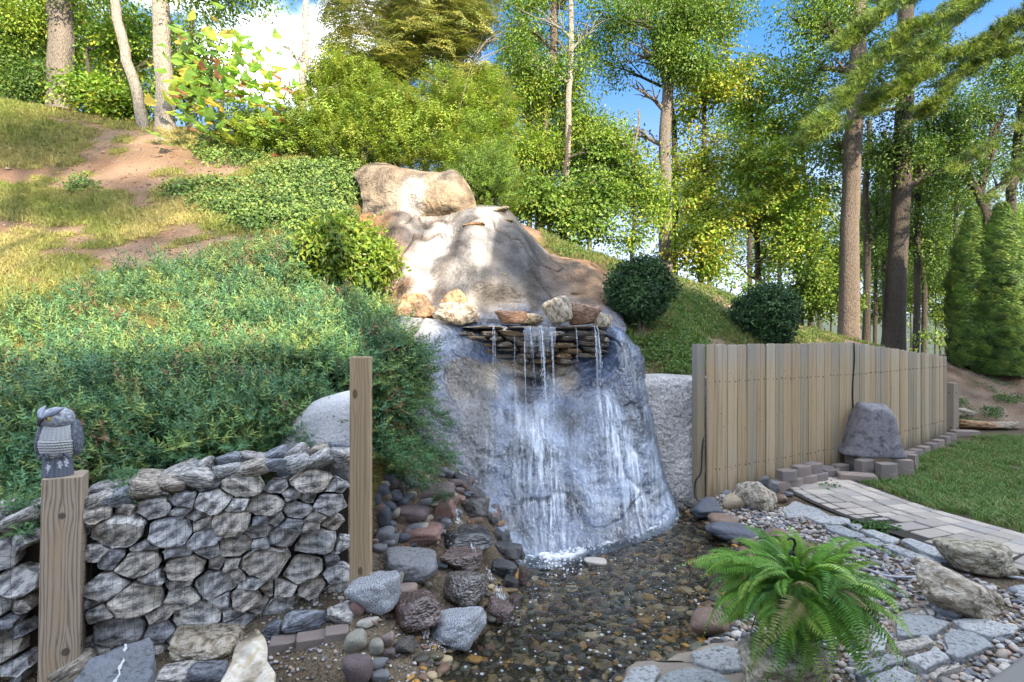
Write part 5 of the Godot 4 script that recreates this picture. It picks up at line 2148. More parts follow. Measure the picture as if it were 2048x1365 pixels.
func build_paving() -> void:
	# the curved path of concrete setts
	var path := thing("paver_path", "curved path of pinkish grey concrete setts along the lawn", "path", Vector3.ZERO)
	path.set_meta("kind", "structure")
	var mid := [Vector3(3.18, 0, -6.05), Vector3(3.22, 0, -5.5), Vector3(3.28, 0, -4.9), Vector3(3.42, 0, -4.3), Vector3(3.68, 0, -3.75), Vector3(4.1, 0, -3.3), Vector3(4.7, 0, -2.95)]
	var wide := 0.84
	var bed: Array = [[], []]
	for k in 41:
		var p := along(mid, k / 40.0)
		var d := (along(mid, minf(1, k / 40.0 + 0.02)) - along(mid, maxf(0, k / 40.0 - 0.02))).normalized()
		var side := d.cross(Vector3.UP).normalized()
		bed[0].append(p + side * (wide / 2 + 0.05) + Vector3(0, ground(p.x, p.z) + 0.008, 0))
		bed[1].append(p - side * (wide / 2 + 0.05) + Vector3(0, ground(p.x, p.z) + 0.008, 0))
	obj("sand_bed", grid([bed[1], bed[0]], [], false), M.dark_earth, path)
	var at := 0.0
	var total := 0.0
	for k in 60:
		total += along(mid, k / 60.0).distance_to(along(mid, (k + 1) / 60.0))
	var meshes := {}
	var row := 0
	while at < total - 0.1:
		var deep: float = [0.16, 0.105, 0.16, 0.16][row % 4]
		var f := (at + deep * 0.5) / total
		var p := along(mid, f)
		var d := (along(mid, minf(1, f + 0.02)) - along(mid, maxf(0, f - 0.02))).normalized()
		var side := d.cross(Vector3.UP).normalized()
		var x := 0.0
		var widths: Array = [[0.105, 0.21, 0.21, 0.21, 0.105], [0.105, 0.158, 0.158, 0.158, 0.158, 0.105], [0.105, 0.158, 0.21, 0.262, 0.105], [0.105, 0.21, 0.105, 0.158, 0.158, 0.105]][(row * 3 + row / 2) % 4]
		for w in widths:
			var key := "%.3f %.3f" % [w, deep]
			if not meshes.has(key):
				meshes[key] = bevel_box(Vector3(w - 0.009, 0.06, deep - 0.009), 0.007)
			var q: Vector3 = p - side * (wide / 2 - x - w / 2)
			var o := obj("paver", meshes[key], M.paver[R.randi() % 5], path)
			o.transform = Transform3D(Basis(Vector3.UP, atan2(-side.z, side.x) + rr(-0.012, 0.012)) * Basis(Vector3.RIGHT, rr(-0.012, 0.012)), Vector3(q.x, ground(q.x, q.z) - 0.012 + rr(-0.003, 0.003), q.z))
			x += w
		at += deep
		row += 1
	# long slate-grey slabs edging the gravel
	var edge := thing("flagstone_edging", "double row of long grey flagstones between the gravel and the sett path", "edging", Vector3.ZERO)
	edge.set_meta("kind", "structure")
	var lists := [
		[1563, 1018, 1590, 1002, 1638, 1018, 1660, 1031, 1634, 1036, 1614, 1033, 1577, 1034], [1614, 1034, 1663, 1032, 1700, 1037, 1700, 1045, 1680, 1049, 1640, 1045], [1651, 1051, 1680, 1052, 1731, 1069, 1728, 1074, 1698, 1073, 1658, 1059],
		[1692, 1046, 1720, 1048, 1727, 1056, 1714, 1061], [1721, 1058, 1748, 1060, 1800, 1078, 1783, 1086, 1756, 1076], [1719, 1076, 1746, 1076, 1768, 1086, 1753, 1095, 1729, 1084], [1765, 1092, 1781, 1086, 1880, 1123, 1880, 1133, 1866, 1133, 1816, 1112], [1802, 1079, 1820, 1076, 1903, 1104, 1909, 1115, 1892, 1117, 1839, 1100],
		[1862, 1140, 1885, 1136, 1900, 1150, 1885, 1156]]
	for k in lists.size():
		var poly: Array = []
		var l: Array = lists[k]
		var mx := G(l[0], l[1], 0.15)
		var h := ground(mx.x, mx.z) + 0.03 + 0.006 * (k % 3)
		for q in range(0, l.size(), 2):
			poly.append(G(l[q], l[q + 1], h))
		obj("flagstone", slab(poly, 0.07, 40 + k, 0.008), M.flag[k % 3], edge)
	# laid flagstones in the near corner
	var flags := thing("flagstone_paving", "irregular grey flagstones laid in sandy mortar at the near edge of the pond", "paving", Vector3.ZERO)
	flags.set_meta("kind", "structure")
	var near := [
		[1385, 1305, 1440, 1288, 1490, 1300, 1520, 1318, 1490, 1337, 1430, 1338, 1395, 1325], [1478, 1370, 1500, 1341, 1530, 1336, 1560, 1352, 1585, 1380], [1310, 1372, 1330, 1346, 1385, 1334, 1440, 1345, 1472, 1372], [1235, 1385, 1262, 1336, 1310, 1328, 1322, 1342, 1300, 1385],
		[1474, 1280, 1520, 1281, 1524, 1300, 1498, 1299], [1585, 1350, 1620, 1335, 1650, 1368, 1600, 1390]]
	var far := [
		[1792, 1241, 1808, 1228, 1859, 1231, 1896, 1244, 1889, 1255, 1871, 1264, 1859, 1270, 1795, 1268], [1905, 1241, 1931, 1236, 1977, 1238, 2041, 1256, 2030, 1266, 1988, 1272, 1933, 1258], [1866, 1198, 1887, 1188, 1908, 1198, 1933, 1228, 1922, 1230, 1871, 1217],
		[1785, 1283, 1857, 1274, 1867, 1283, 1838, 1295, 1811, 1302, 1790, 1295], [1888, 1267, 1908, 1258, 1949, 1265, 1990, 1288, 1977, 1294, 1922, 1314, 1896, 1306], [1813, 1317, 1873, 1295, 1885, 1301, 1900, 1317, 1852, 1336], [1730, 1357, 1797, 1331, 1834, 1352, 1811, 1372, 1735, 1380],
		[1859, 1350, 1875, 1338, 1924, 1325, 1921, 1334, 1875, 1348, 1871, 1359], [1720, 1325, 1778, 1308, 1811, 1318, 1792, 1325, 1735, 1348, 1712, 1350], [1746, 1272, 1769, 1251, 1781, 1265, 1776, 1278, 1769, 1301, 1740, 1300], [2028, 1171, 2060, 1168, 2075, 1205, 2040, 1190]]
	var k := 0
	for set in [near, far]:
		for l in set:
			var poly: Array = []
			var h: float = 0.115 if k < near.size() else 0.13
			for q in range(0, l.size(), 2):
				poly.append(G(l[q], l[q + 1], h))
			obj("flagstone", slab(poly, 0.06, 60 + k, 0.007), M.flag[(k * 7) % 4], flags)
			k += 1
	for l in [[1225, 1400, 1255, 1330, 1320, 1322, 1380, 1300, 1440, 1282, 1530, 1276, 1545, 1320, 1620, 1328, 1665, 1400], [1690, 1400, 1715, 1310, 1750, 1245, 1810, 1222, 1870, 1185, 1940, 1228, 2048, 1250, 2040, 1275, 1995, 1292, 1930, 1340, 1860, 1370, 1820, 1400]]:
		var poly: Array = []
		for q in range(0, l.size(), 2):
			poly.append(G(l[q], l[q + 1], 0.092))
		obj("mortar", slab(poly, 0.05, 90, 0.02), M.mortar, flags)
	# concrete edging blocks
	C.block = block_mesh()
	var line := thing("block_edging", "two stepped courses of bow-fronted concrete blocks at the foot of the near fence panel", "edging", Vector3.ZERO)
	for q in [[1577, 962, 1], [1606, 954, 1], [1629, 948, 1], [1563, 982, 0], [1589, 976, 0], [1617, 970, 0], [1641, 965, 0], [1664, 957, 0], [1683, 947, 0], [1652, 951, 0]]:
		put_block(line, q[0], q[1], q[2], 0.42)
	line = thing("block_edging", "ring of double-stacked concrete blocks under the rock-shaped cover", "edging", Vector3.ZERO)
	for q in [[1711, 944, 0.9], [1736, 958, 0.45], [1781, 966, 0.15], [1813, 957, -0.5], [1824, 944, -1.1]]:
		for l in 2:
			put_block(line, q[0], q[1], l, q[2])
	line = thing("block_edging", "single line of concrete blocks along the far fence panel by the lawn", "edging", Vector3.ZERO)
	for q in [[1826, 921], [1840, 916], [1855, 909], [1871, 902], [1884, 895], [1897, 887], [1908, 881]]:
		put_block(line, q[0], q[1], 0, 0.62)
	for q in [[1714, 965, "lone rectangular concrete block lying on the path's end by the block ring", 0.35], [1930, 874, "flat concrete block at the far end of the lawn edging", 0.1]]:
		var p := hit(q[0], q[1] - 2)
		var o := obj("concrete_block", bevel_box(Vector3(0.36, 0.09, 0.16), 0.012), M.block[1])
		o.transform = Transform3D(Basis(Vector3.UP, -q[3]), p + Vector3(0, 0.04, 0))
		tag(o, q[2], "block")
	# hollow rock over the pump
	var p := hit(1768, 952)
	var o := obj("artificial_rock", fake_rock(), M.fake)
	o.transform = Transform3D(Basis(Vector3.UP, -0.25) * Basis.from_scale(Vector3(1.0, 0.96, 1.0)), Vector3(p.x - 0.02, p.y + 0.19, p.z - 0.2))
	tag(o, "purplish grey rock-shaped cover standing on concrete blocks before the fence", "garden cover")


func put_block(parent: Node3D, u: float, v: float, level: int, turn: float) -> void:
	var p := hit(u, v) if level < 1 or parent.name != &"block_edging" else G(u, v, 0.19)
	var o := obj("block", C.block, M.block[R.randi() % 3], parent)
	o.transform = Transform3D(Basis(Vector3.UP, turn + rr(-0.06, 0.06)), Vector3(p.x, ground(p.x, p.z) + 0.045 + level * 0.1, p.z - (0.03 if parent.name == &"block_edging" else 0.06)))


func fake_rock() -> ArrayMesh:
	ico(5)
	var planes := [Vector3(-0.9, 0.42, 0.1), Vector3(0.97, 0.2, 0.1), Vector3(0.05, 0.24, 0.97), Vector3(0, 0.15, -1), Vector3(0.08, 1, 0.12), Vector3(0, -1, 0), Vector3(0.75, 0.75, 0.3), Vector3(-0.62, 0.3, 0.72), Vector3(0.6, 0.2, 0.77), Vector3(-0.5, 0.85, 0.2)]
	var dist := [0.8, 0.92, 0.9, 0.9, 0.95, 0.95, 1.06, 0.94, 1.0, 1.04]
	var v: PackedVector3Array = ico_v[5].duplicate()
	var lo := Vector3.ONE * 9.0
	var hi := -lo
	for i in v.size():
		var d := v[i]
		var s := 0.0
		for k in planes.size():
			var q: float = d.dot(planes[k].normalized()) / dist[k]
			if q > 0.05:
				s += pow(q, 18.0)
		var p := d * pow(s, -1.0 / 18.0)
		p *= 1.0 + 0.035 * N1.get_noise_3dv(p * 70.0) + 0.014 * N1.get_noise_3dv(p * 260.0)
		var crack := p.y + 0.55 - 0.7 * absf(p.x - 0.35)     # a broken-off corner low at the right, a raised seam at the left
		if p.z > 0.3 and crack < 0.0 and p.x > 0.1:
			p.z += 0.05
		p.x *= 1.0 + 0.1 * smoothstep(-0.6, -0.95, p.y)
		v[i] = p
		lo = lo.min(p)
		hi = hi.max(p)
	for i in v.size():
		v[i] = ((v[i] - (lo + hi) * 0.5) / (hi - lo)) * Vector3(0.72, 0.62, 0.5) + Vector3(0, 0.31, 0)
	return commit(v, ico_i[5])


func gravel_colour(kind: int) -> Color:
	var pals := [
		[Color(0.3, 0.28, 0.26), Color(0.42, 0.36, 0.3), Color(0.2, 0.2, 0.22), Color(0.5, 0.46, 0.4), Color(0.33, 0.24, 0.19), Color(0.16, 0.165, 0.19), Color(0.4, 0.38, 0.37)],
		[Color(0.157, 0.111, 0.046), Color(0.088, 0.074, 0.042), Color(0.229, 0.157, 0.066), Color(0.053, 0.049, 0.036), Color(0.351, 0.185, 0.042), Color(0.131, 0.091, 0.049), Color(0.105, 0.105, 0.070), Color(0.166, 0.096, 0.060), Color(0.334, 0.264, 0.150)]]
	return pick(pals[kind])


func build_pond_bed() -> void:
	var xf: Array = []
	var cols: Array = []
	var bed := thing("pond_bed", "brown and olive pebbles lying under the clear pond water", "pond", Vector3.ZERO)
	bed.set_meta("kind", "structure")
	var big := 0
	for k in 7000:
		var x := rr(-0.75, 2.0)
		var z := rr(-5.3, -2.05)
		var q := pool_depth(x, z)
		if q < -0.12:
			continue
		var s := rr(0.026, 0.058) if R.randf() < 0.88 else rr(0.058, 0.1)
		var b := Basis(Vector3.UP, rr(0, TAU)) * Basis(Vector3.RIGHT, rr(-0.3, 0.3)) * Basis.from_scale(Vector3(s, s * 0.45, s * rr(0.6, 0.9)))
		var p := Vector3(x, ground(x, z) + s * 0.13, z)
		if s > 0.05 and big < 200:
			big += 1
			var key: String = ["amber", "slate", "grey", "brown", "rust", "grey", "slate"][R.randi() % 7]
			var o := obj("pebble", C.pebble[big % 4], M.wet[key], bed)
			o.transform = Transform3D(b, p)
		else:
			xf.append(Transform3D(b, p))
			cols.append(gravel_colour(1))
	for k in 4:
		mm("pebbles", C.pebble[k], M.bed, xf.filter(func(t): return true).slice(k * xf.size() / 4, (k + 1) * xf.size() / 4), cols.slice(k * cols.size() / 4, (k + 1) * cols.size() / 4), bed)
	# dry river gravel to the right, grit at the left
	xf = []
	cols = []
	for k in 26000:
		var x := rr(-1.9, 3.4)
		var z := rr(-5.5, -1.6)
		if pool_depth(x, z) > -0.03:
			continue
		var right: bool = x > 0.9 and z < -2.0 and x < 1.2 + (5.6 + z) * 0.55 + 0.9
		var left: bool = x < 0.3 and x > -1.35 and z > -3.2 and (x + 1.1) * 0.5 + (-2.75 - z) > -0.7
		if right and x > 2.2 + (z + 5.0) * 0.3 + 0.25:
			continue
		if not right and not left:
			continue
		if left and R.randf() < 0.35:
			continue
		var s := rr(0.014, 0.042) if right else rr(0.007, 0.024)
		if R.randf() < 0.05:
			s *= 1.7
		xf.append(Transform3D(Basis(Vector3.UP, rr(0, TAU)) * Basis(Vector3.RIGHT, rr(-0.5, 0.5)) * Basis.from_scale(Vector3(s, s * 0.6, s * rr(0.6, 1.0))), Vector3(x, ground(x, z) + s * rr(0.1, 0.4), z)))
		cols.append(gravel_colour(0))
	var g := thing("gravel", "loose rounded river gravel beside the pond", "gravel", Vector3.ZERO)
	g.set_meta("kind", "stuff")
	for k in 4:
		mm("gravel", C.pebble[k], M.gravel, xf.slice(k * xf.size() / 4, (k + 1) * xf.size() / 4), cols.slice(k * cols.size() / 4, (k + 1) * cols.size() / 4), g)
	# leaf litter
	var s := Soup.new()
	for k in 3:
		s.leaf(Vector3(rr(-0.02, 0.02), 0.004 * k, rr(-0.02, 0.02)), Vector3(R.randfn(), 0.1, R.randfn()).normalized(), Vector3.UP, rr(0.03, 0.05), 0.02, Color.WHITE, 0.3)
	s.tube([Vector3(-0.04, 0.004, 0.02), Vector3(0.05, 0.008, -0.03)], [0.0012, 0.0008], 3, Color(0.7, 0.6, 0.5))
	xf = []
	cols = []
	for k in 900:
		var x := rr(-2.2, 3.0)
		var z := rr(-4.4, -1.9)
		if pool_depth(x, z) > -0.02 or N1.get_noise_2d(x * 90.0, z * 90.0) < (0.0 if x < 0.3 else 0.22):
			continue
		if z < wall_z(x) + 0.05:
			continue
		xf.append(Transform3D(facing(slope(x, z) + rdir() * 0.2) * Basis.from_scale(Vector3.ONE * rr(0.5, 1.2)), Vector3(x, ground(x, z) + 0.012, z)))
		cols.append(pick([Color(0.16, 0.09, 0.05), Color(0.24, 0.16, 0.1), Color(0.1, 0.065, 0.045), Color(0.3, 0.14, 0.06)]))
	tag(mm("leaf_litter", make(s), M.leaf, xf, cols), "brown fallen leaves and twigs on the ground round the pond", "leaves", "", "stuff")


func cob(u: float, v: float, w: float, h: float, key: String, label: String, roll := 0.0, kind := "worn", called := "cobble") -> void:
	stone(called, label, called, "stones heaped left of the pond", u, v, w, h, C[kind][R.randi() % C[kind].size()], M.wet[key.substr(4)] if key.begins_with("wet ") else M.cobble[key], roll, 0.8)


func build_cobbles() -> void:
	# crop grid of the heap left of the fall: [x, foot y, w, h, kind, label, roll, mesh]
	var list := [
		[395, 240, 265, 130, "purple", "long dark purple cobble lying topmost but one on the heap below the juniper tips", 0.2, "worn"],
		[240, 372, 238, 140, "purple", "large smooth purplish oval cobble right beside the taller post's middle", 0.1, "worn"],
		[310, 508, 275, 150, "red", "flat reddish brown angular stone under the large purple oval cobble", 0.12, "broken"],
		[75, 388, 108, 145, "slate", "dark slate cobble with a squared top touching the taller post", 0.0, "worn"],
		[85, 492, 125, 115, "grey", "round grey cobble low beside the taller post", 0.2, "worn"],
		[145, 512, 66, 92, "grey", "small upright grey pebble next to the reddish flat stone", 0.0, "worn"],
		[55, 558, 92, 72, "grey", "flat oval grey cobble at the taller post's edge above the big slab", 0.1, "worn"],
		[232, 765, 365, 255, "grey", "big rough grey-brown slab rock in the middle of the heap", -0.08, "big"],
		[165, 772, 84, 105, "olive", "pale green-grey cobble at the speckled boulder's upper edge", 0.1, "worn"],
		[221, 838, 142, 100, "pink", "pinkish brown cobble below the rough slab rock", 0.15, "worn"],
		[355, 358, 82, 48, "tan", "small tan stone between purple cobble and flat reddish stone", 0.0, "broken"],
		[470, 397, 82, 72, "grey", "small grey cobble left of the upper rill", 0.0, "worn"],
		[445, 442, 62, 46, "grey", "little grey pebble just above the wet black slab's end", 0.0, "worn"],
		[440, 662, 95, 62, "slate", "small dark slate cobble in the hollow left of the black slab's underside", -0.2, "worn"],
		[375, 600, 66, 60, "grey", "little grey cobble on the right corner of the rough slab rock", -0.3, "worn"],
		[70, 212, 84, 96, "slate", "dark rounded cobble high beside the taller post", 0.0, "worn"],
		[130, 245, 122, 100, "slate", "dark angular stone behind the slate cobbles near the juniper", 0.3, "broken"],
		[182, 272, 115, 78, "slate", "dark flat cobble sloping above the large purple oval", 0.35, "worn"],
		[40, 258, 56, 84, "slate", "narrow dark cobble wedged at the taller post", 0.3, "worn"],
		[95, 118, 110, 70, "slate", "dark flat stone at the back of the heap under the juniper", 0.0, "broken"],
		[400, 268, 92, 42, "olive", "thin greenish flat stone left of the purple slab by the upper rill", 0.15, "broken"],
		[540, 134, 144, 62, "purple", "top flat purple stone of the stack against the grey rock face", -0.05, "worn"],
		[597, 166, 122, 48, "slate", "second flat dark stone of the stack against the rock face", 0.05, "broken"],
		[600, 198, 104, 40, "slate", "third flat dark stone of the stack against the rock face", 0.05, "worn"],
		[672, 182, 54, 42, "slate", "small black pebble at the end of the flat stone stack", 0.0, "worn"],
		[590, 84, 40, 30, "tan", "tiny tan pebble on top of the flat purple stone", 0.0, "worn"],
		[510, 200, 50, 50, "olive", "small olive pebble below the stacked flat stones", 0.0, "worn"],
		[560, 236, 75, 50, "rust_dry", "rusty flat pebble above the brown ledge stone", -0.3, "broken"],
		[455, 355, 155, 145, "red", "mottled purple stone on the left bank of the upper rill", 0.3, "broken"],
		[650, 345, 190, 155, "wet slate", "brown flat-topped ledge stone on the right bank of the upper rill", 0.08, "big"],
		[790, 402, 115, 82, "wet amber", "shiny orange-tan cobble at the right edge of the heap", -0.1, "worn"],
		[762, 305, 46, 62, "orange", "bright orange pebble standing against the rock face", -0.2, "worn"],
		[812, 332, 78, 80, "wet brown", "wet brown cobble next to the bright orange pebble", -0.3, "worn"],
		[880, 384, 50, 56, "wet brown", "wet brown pebble outermost on the heap's right edge", -0.4, "worn"],
		[775, 258, 60, 50, "purple", "small purple pebble above the bright orange pebble", -0.3, "worn"],
		[575, 560, 405, 190, "wet black", "long wet black slab that the rill runs over", -0.02, "big"],
		[570, 690, 270, 180, "wet brown", "dark wet brown rock under the long black slab", -0.05, "big"],
		[600, 470, 200, 100, "wet slate", "low wet brown stone standing on the black slab under the upper rill", 0.0, "broken"],
		[820, 494, 125, 85, "wet black", "wet black stone right of the black slab, uppermost of the black cluster", -0.15, "big"],
		[862, 600, 205, 125, "wet black", "wet black stone in the middle of the black cluster by the pond", -0.15, "big"],
		[840, 722, 175, 140, "wet black", "wet black ridged stone that the lower rill slides off", -0.1, "big"],
		[885, 790, 100, 100, "wet black", "lowest wet black stone by the pond edge", -0.3, "big"],
		[930, 640, 80, 130, "wet slate", "wet dark stone leaning out over the pond beside the black cluster", -0.4, "big"],
		[960, 800, 64, 175, "wet rust", "tall purple-brown wet stone standing in the pond's edge", -0.1, "big"],
		[590, 920, 295, 280, "wet grey", "mottled wet boulder below the long black slab", 0.05, "big"],
		[270, 1090, 345, 310, "wet brown", "big smooth wet brown boulder that the lowest rill pours over", 0.35, "big"],
		[815, 1018, 175, 190, "wet rust", "red-brown wet rock at the pond edge under the lower rill", -0.2, "big"],
		[905, 930, 70, 120, "wet rust", "small wet purple rock between red-brown rock and pond", 0.0, "broken"],
		[100, 1152, 92, 112, "pink", "pinkish round cobble below the wet brown boulder", 0.0, "worn"],
		[112, 1222, 80, 80, "purple", "small purple cobble at the pond's near left shore", 0.0, "worn"],
		[28, 1198, 105, 115, "olive", "pale olive rounded cobble right of the oval shoreline stones", 0.1, "worn"],
		[42, 1292, 120, 92, "grey", "flat grey cobble on the near left shore", -0.1, "worn"],
		[60, 1372, 120, 92, "grey", "grey-green cobble at the bottom of the near left shore", 0.1, "worn"],
		[208, 1205, 135, 130, "wet grey", "wet tan rock in the trickle below the wet brown boulder", 0.2, "broken"],
		[285, 1128, 72, 56, "wet amber", "small wet orange-brown cobble at the lowest rill", 0.0, "worn"],
		[18, 1022, 56, 62, "pink", "small pink stone by the speckled boulder's foot", 0.0, "broken"],
		[360, 775, 56, 44, "olive", "tiny pale olive pebble right of the pinkish brown cobble", 0.0, "worn"],
		[340, 510, 40, 50, "olive", "tiny olive pebble under the flat reddish stone", 0.0, "worn"],
		[575, 688, 46, 34, "orange", "tiny orange pebble under the wet brown rock", 0.0, "worn"],
		[30, 500, 45, 40, "pink", "tiny pink pebble at the taller post", 0.0, "worn"],
		[195, 180, 50, 40, "grey", "tiny grey pebble behind the dark stones under the juniper", 0.0, "worn"],
		[440, 84, 60, 36, "grey", "little grey pebble in the litter under the juniper tips", 0.0, "worn"],
		[345, 100, 60, 46, "tan", "little tan pebble in the litter under the juniper tips", 0.0, "worn"],
		[910, 480, 46, 40, "wet amber", "tiny amber pebble above the black cluster", 0.0, "worn"],
		[955, 545, 46, 40, "pink", "tiny pink pebble at the rock face by the black cluster", 0.0, "worn"]]
	for q in list:
		var key: String = q[4]
		if key == "rust_dry":
			key = "red"
		cob(740.0 + q[0] / 3.139, 930.0 + q[1] / 3.139, q[2] / 3.139, q[3] / 3.139, key, q[5], q[6], q[7], "stone" if q[7] != "worn" else "cobble")
	stone("boulder", "white-speckled grey granite boulder at the pond's left shore", "boulder", "", 740 + 540 / 3.139, 930 + 1172 / 3.139, 375 / 3.139, 290 / 3.139, C.big[2], M.granite, 0.18, 0.8)
	stone("boulder", "blue-grey speckled granite boulder at the foot of the taller post", "boulder", "", 743, 1236, 108, 95, C.big[5], M.granite, 0.1, 0.7)
	for k in 30:                                        # wet stones where the heap meets the rock face
		var t := k / 29.0
		var w := rr(20, 42)
		stone("stone", "dark wet filler stone along the heap's right edge against the rock face", "stone", "wet edge stones of the heap", lerpf(925, 1052, t) + rr(-14, 6), lerpf(965, 1128, t) + rr(-6, 10), w, w * 0.8, C.worn[k % 9] if k % 3 else C.broken[k % 12], M.wet[["black", "slate", "brown", "rust", "slate"][k % 5]], rr(-0.5, 0.3), 0.8, 0.0, 0.15)
	# small filler stones that nothing tells apart
	for k in 105:
		var u := rr(752, 1020)
		var v := rr(950, 1150)
		if v < 1010.0 + (u - 980.0) * 0.9 - 40.0 and u > 985.0 or u > 870.0 and v > 1055.0:
			continue
		var w := rr(16, 40)
		stone("cobble", "small rounded filler cobble wedged in the heap left of the fall", "cobble", "small filler cobbles of the heap", u, v, w, w * 0.75, C.worn[k % 9], M.cobble[["grey", "slate", "purple", "olive", "slate", "brown"][k % 6]], rr(-0.4, 0.4), 0.8, 0.0, 0.2)


func build_boulders() -> void:
	# near left: slabs below the stone basket
	var poly: Array = []
	for q in [[110, 1400, 1.98, 0.05], [180, 1318, 2.15, 0.14], [302, 1272, 2.42, 0.2], [308, 1300, 2.36, 0.2], [292, 1400, 2.0, 0.06]]:
		poly.append(P(q[0], q[1], q[2]))
	var s := slab(poly, 0.09, 7, 0.01)
	var o := obj("slab_stone", s, M.slab_dark)
	tag(o, "large dark grey slab with one white quartz vein, leaning below the owl's post", "stone")
	var v := Soup.new()
	var mid := Vector3.ZERO
	for p in poly:
		mid += p / poly.size()
	var a: Vector3 = mid + (poly[1].lerp(poly[2], 0.55) - mid) * 0.96
	var b: Vector3 = mid + (poly[0].lerp(poly[4], 0.6) - mid) * 0.96
	var pts: Array = []
	for k in 12:
		pts.append((a.lerp(mid, k / 5.0) if k < 6 else mid.lerp(b, (k - 5) / 6.0)) + Vector3(0.006 * sin(k * 2.0), 0.009, 0))
	for k in 11:
		var w := Vector3(0.005 + 0.0025 * sin(k * 1.7), 0, 0)
		v.quad(pts[k] - w, pts[k] + w, pts[k + 1] + w, pts[k + 1] - w, Color.WHITE)
	obj("quartz_vein", make(v), plain_mat(lin(0.42, 0.42, 0.42), 0.6), o)
	stone("boulder", "mottled pinkish grey rounded boulder before the stone basket", "boulder", "", 386, 1333, 152, 84, C.big[1], M.pale_boulder, -0.03, 0.7)
	poly = []
	for q in [[425, 1400, 2.12, 0], [470, 1290, 2.42, 0], [520, 1258, 2.5, 0], [536, 1290, 2.4, 0], [552, 1400, 2.08, 0]]:
		poly.append(P(q[0], q[1], q[2]))
	tag(obj("slab_stone", slab(poly, 0.1, 8, 0.012), M.flag_pale), "large pale cream slab sloping to the near edge right of the mottled boulder", "stone")
	stone("rock", "dark grey pointed rock lying on the pale cream slab's left edge", "rock", "", 405, 1382, 92, 62, C.broken[3], M.streak[3], 0.1, 0.7)
	stone("rock", "light grey rock between the veined slab and the dark pointed rock", "rock", "", 335, 1378, 84, 50, C.broken[5], M.streak[4], 0.1, 0.7)
	stone("rock", "long grey rock squeezed between the owl's post and the veined slab", "rock", "", 122, 1378, 110, 74, C.broken[7], M.streak[2], 0.55, 0.6)
	stone("rock", "streaked gneiss rock fallen at the basket's foot near the owl's post", "rock", "", 180, 1314, 98, 64, C.broken[1], M.streak[0], 0.12, 0.8)
	stone("rock", "grey gneiss rock at the basket's foot behind the mottled boulder", "rock", "", 264, 1294, 78, 58, C.broken[4], M.streak[5], 0.1, 0.8)
	stone("rock", "small dark blue-grey rock standing left of the striped rock by the bricks", "rock", "", 540, 1286, 44, 50, C.broken[9], M.streak[3], 0.1, 0.8)
	stone("rock", "dark rock with pale stripes resting on the half-buried bricks", "rock", "", 603, 1274, 90, 62, C.broken[10], M.streak[1], 0.15, 0.7)
	stone("rock", "pale pyramid-shaped rock on the right-hand brick", "rock", "", 676, 1252, 60, 50, C.broken[11], M.streak[4], -0.1, 0.8)
	stone("rock", "flat reddish chip leaning beside the pale pyramid rock", "rock", "", 710, 1236, 32, 32, C.broken[2], M.cobble.red, -0.5, 0.5)
	stone("cobble", "large pale olive oval cobble below the speckled boulder", "cobble", "", 706, 1308, 46, 52, C.worn[1], M.cobble.olive, 0.3, 0.8)
	stone("cobble", "buff irregular cobble between the pyramid rock and the speckled boulder", "cobble", "", 732, 1258, 42, 26, C.worn[2], M.cobble.pale, 0.0, 0.8)
	stone("cobble", "tall purple-grey oval cobble at the near edge below the olive oval", "cobble", "", 712, 1374, 58, 76, C.worn[4], M.cobble.purple, 0.2, 0.7)
	for q in [[560, 1304, 50, "left-hand brick of the three, almost sunk in the gravel"], [617, 1296, 58, "middle brick of the three, under the striped rock"], [668, 1284, 46, "right-hand brick of the three, under the pale pyramid rock"]]:
		var p := hit(q[0], q[1])
		var k := obj("brick", bevel_box(Vector3(q[2] / F * -p.z, 0.06, 0.09), 0.006), M.block[0])
		k.transform = Transform3D(Basis(Vector3.UP, 0.28), p + Vector3(0, 0.012, -0.04))
		tag(k, q[3], "brick", "half-buried bricks")
	# boulders sitting on the ledge
	var ledge := [
		[815, 645, 92, 52, 5.42, "warm", 1, -0.02, "tan pointed boulder on the ledge, leftmost of those above the fall"], [905, 641, 62, 54, 5.6, "warm", 3, -0.15, "tan boulder standing with a flat slanting top on the ledge"], [908, 650, 92, 38, 5.4, "pale", 2, 0.0, "low broken tan-grey boulder in front of the standing tan one"],
		[1022, 647, 62, 22, 5.55, "rust", 5, -0.05, "low reddish boulder lying at the middle of the ledge"], [1118, 647, 56, 44, 5.5, "pale", 6, 0.3, "striped grey-tan boulder tilted upright on the ledge"], [1172, 650, 62, 38, 5.55, "rust", 7, -0.1, "rounded mauve-grey boulder right of the striped one"], [1208, 659, 34, 28, 5.5, "pale", 4, -0.1, "small grey rock at the right end of the ledge"],
		[1062, 648, 50, 18, 5.7, "pale", 0, 0.0, "low pale rock behind the lip right of the reddish boulder"], [858, 640, 50, 26, 5.75, "lichen", 4, 0.0, "small grey rock wedged between the two tan boulders"]]
	for q in ledge:
		stone("boulder", q[8], "boulder", "boulders on the ledge", q[0], q[1], q[2] * 1.08, q[3] * 1.3, C.peak[q[6]] if q[6] < 4 and q[5] == "warm" else C.big[q[6]], {"warm": M.warm_boulder, "pale": M.pale_boulder, "rust": M.rust, "lichen": M.lichen}[q[5]], q[7], 0.7, q[4], 0.06)
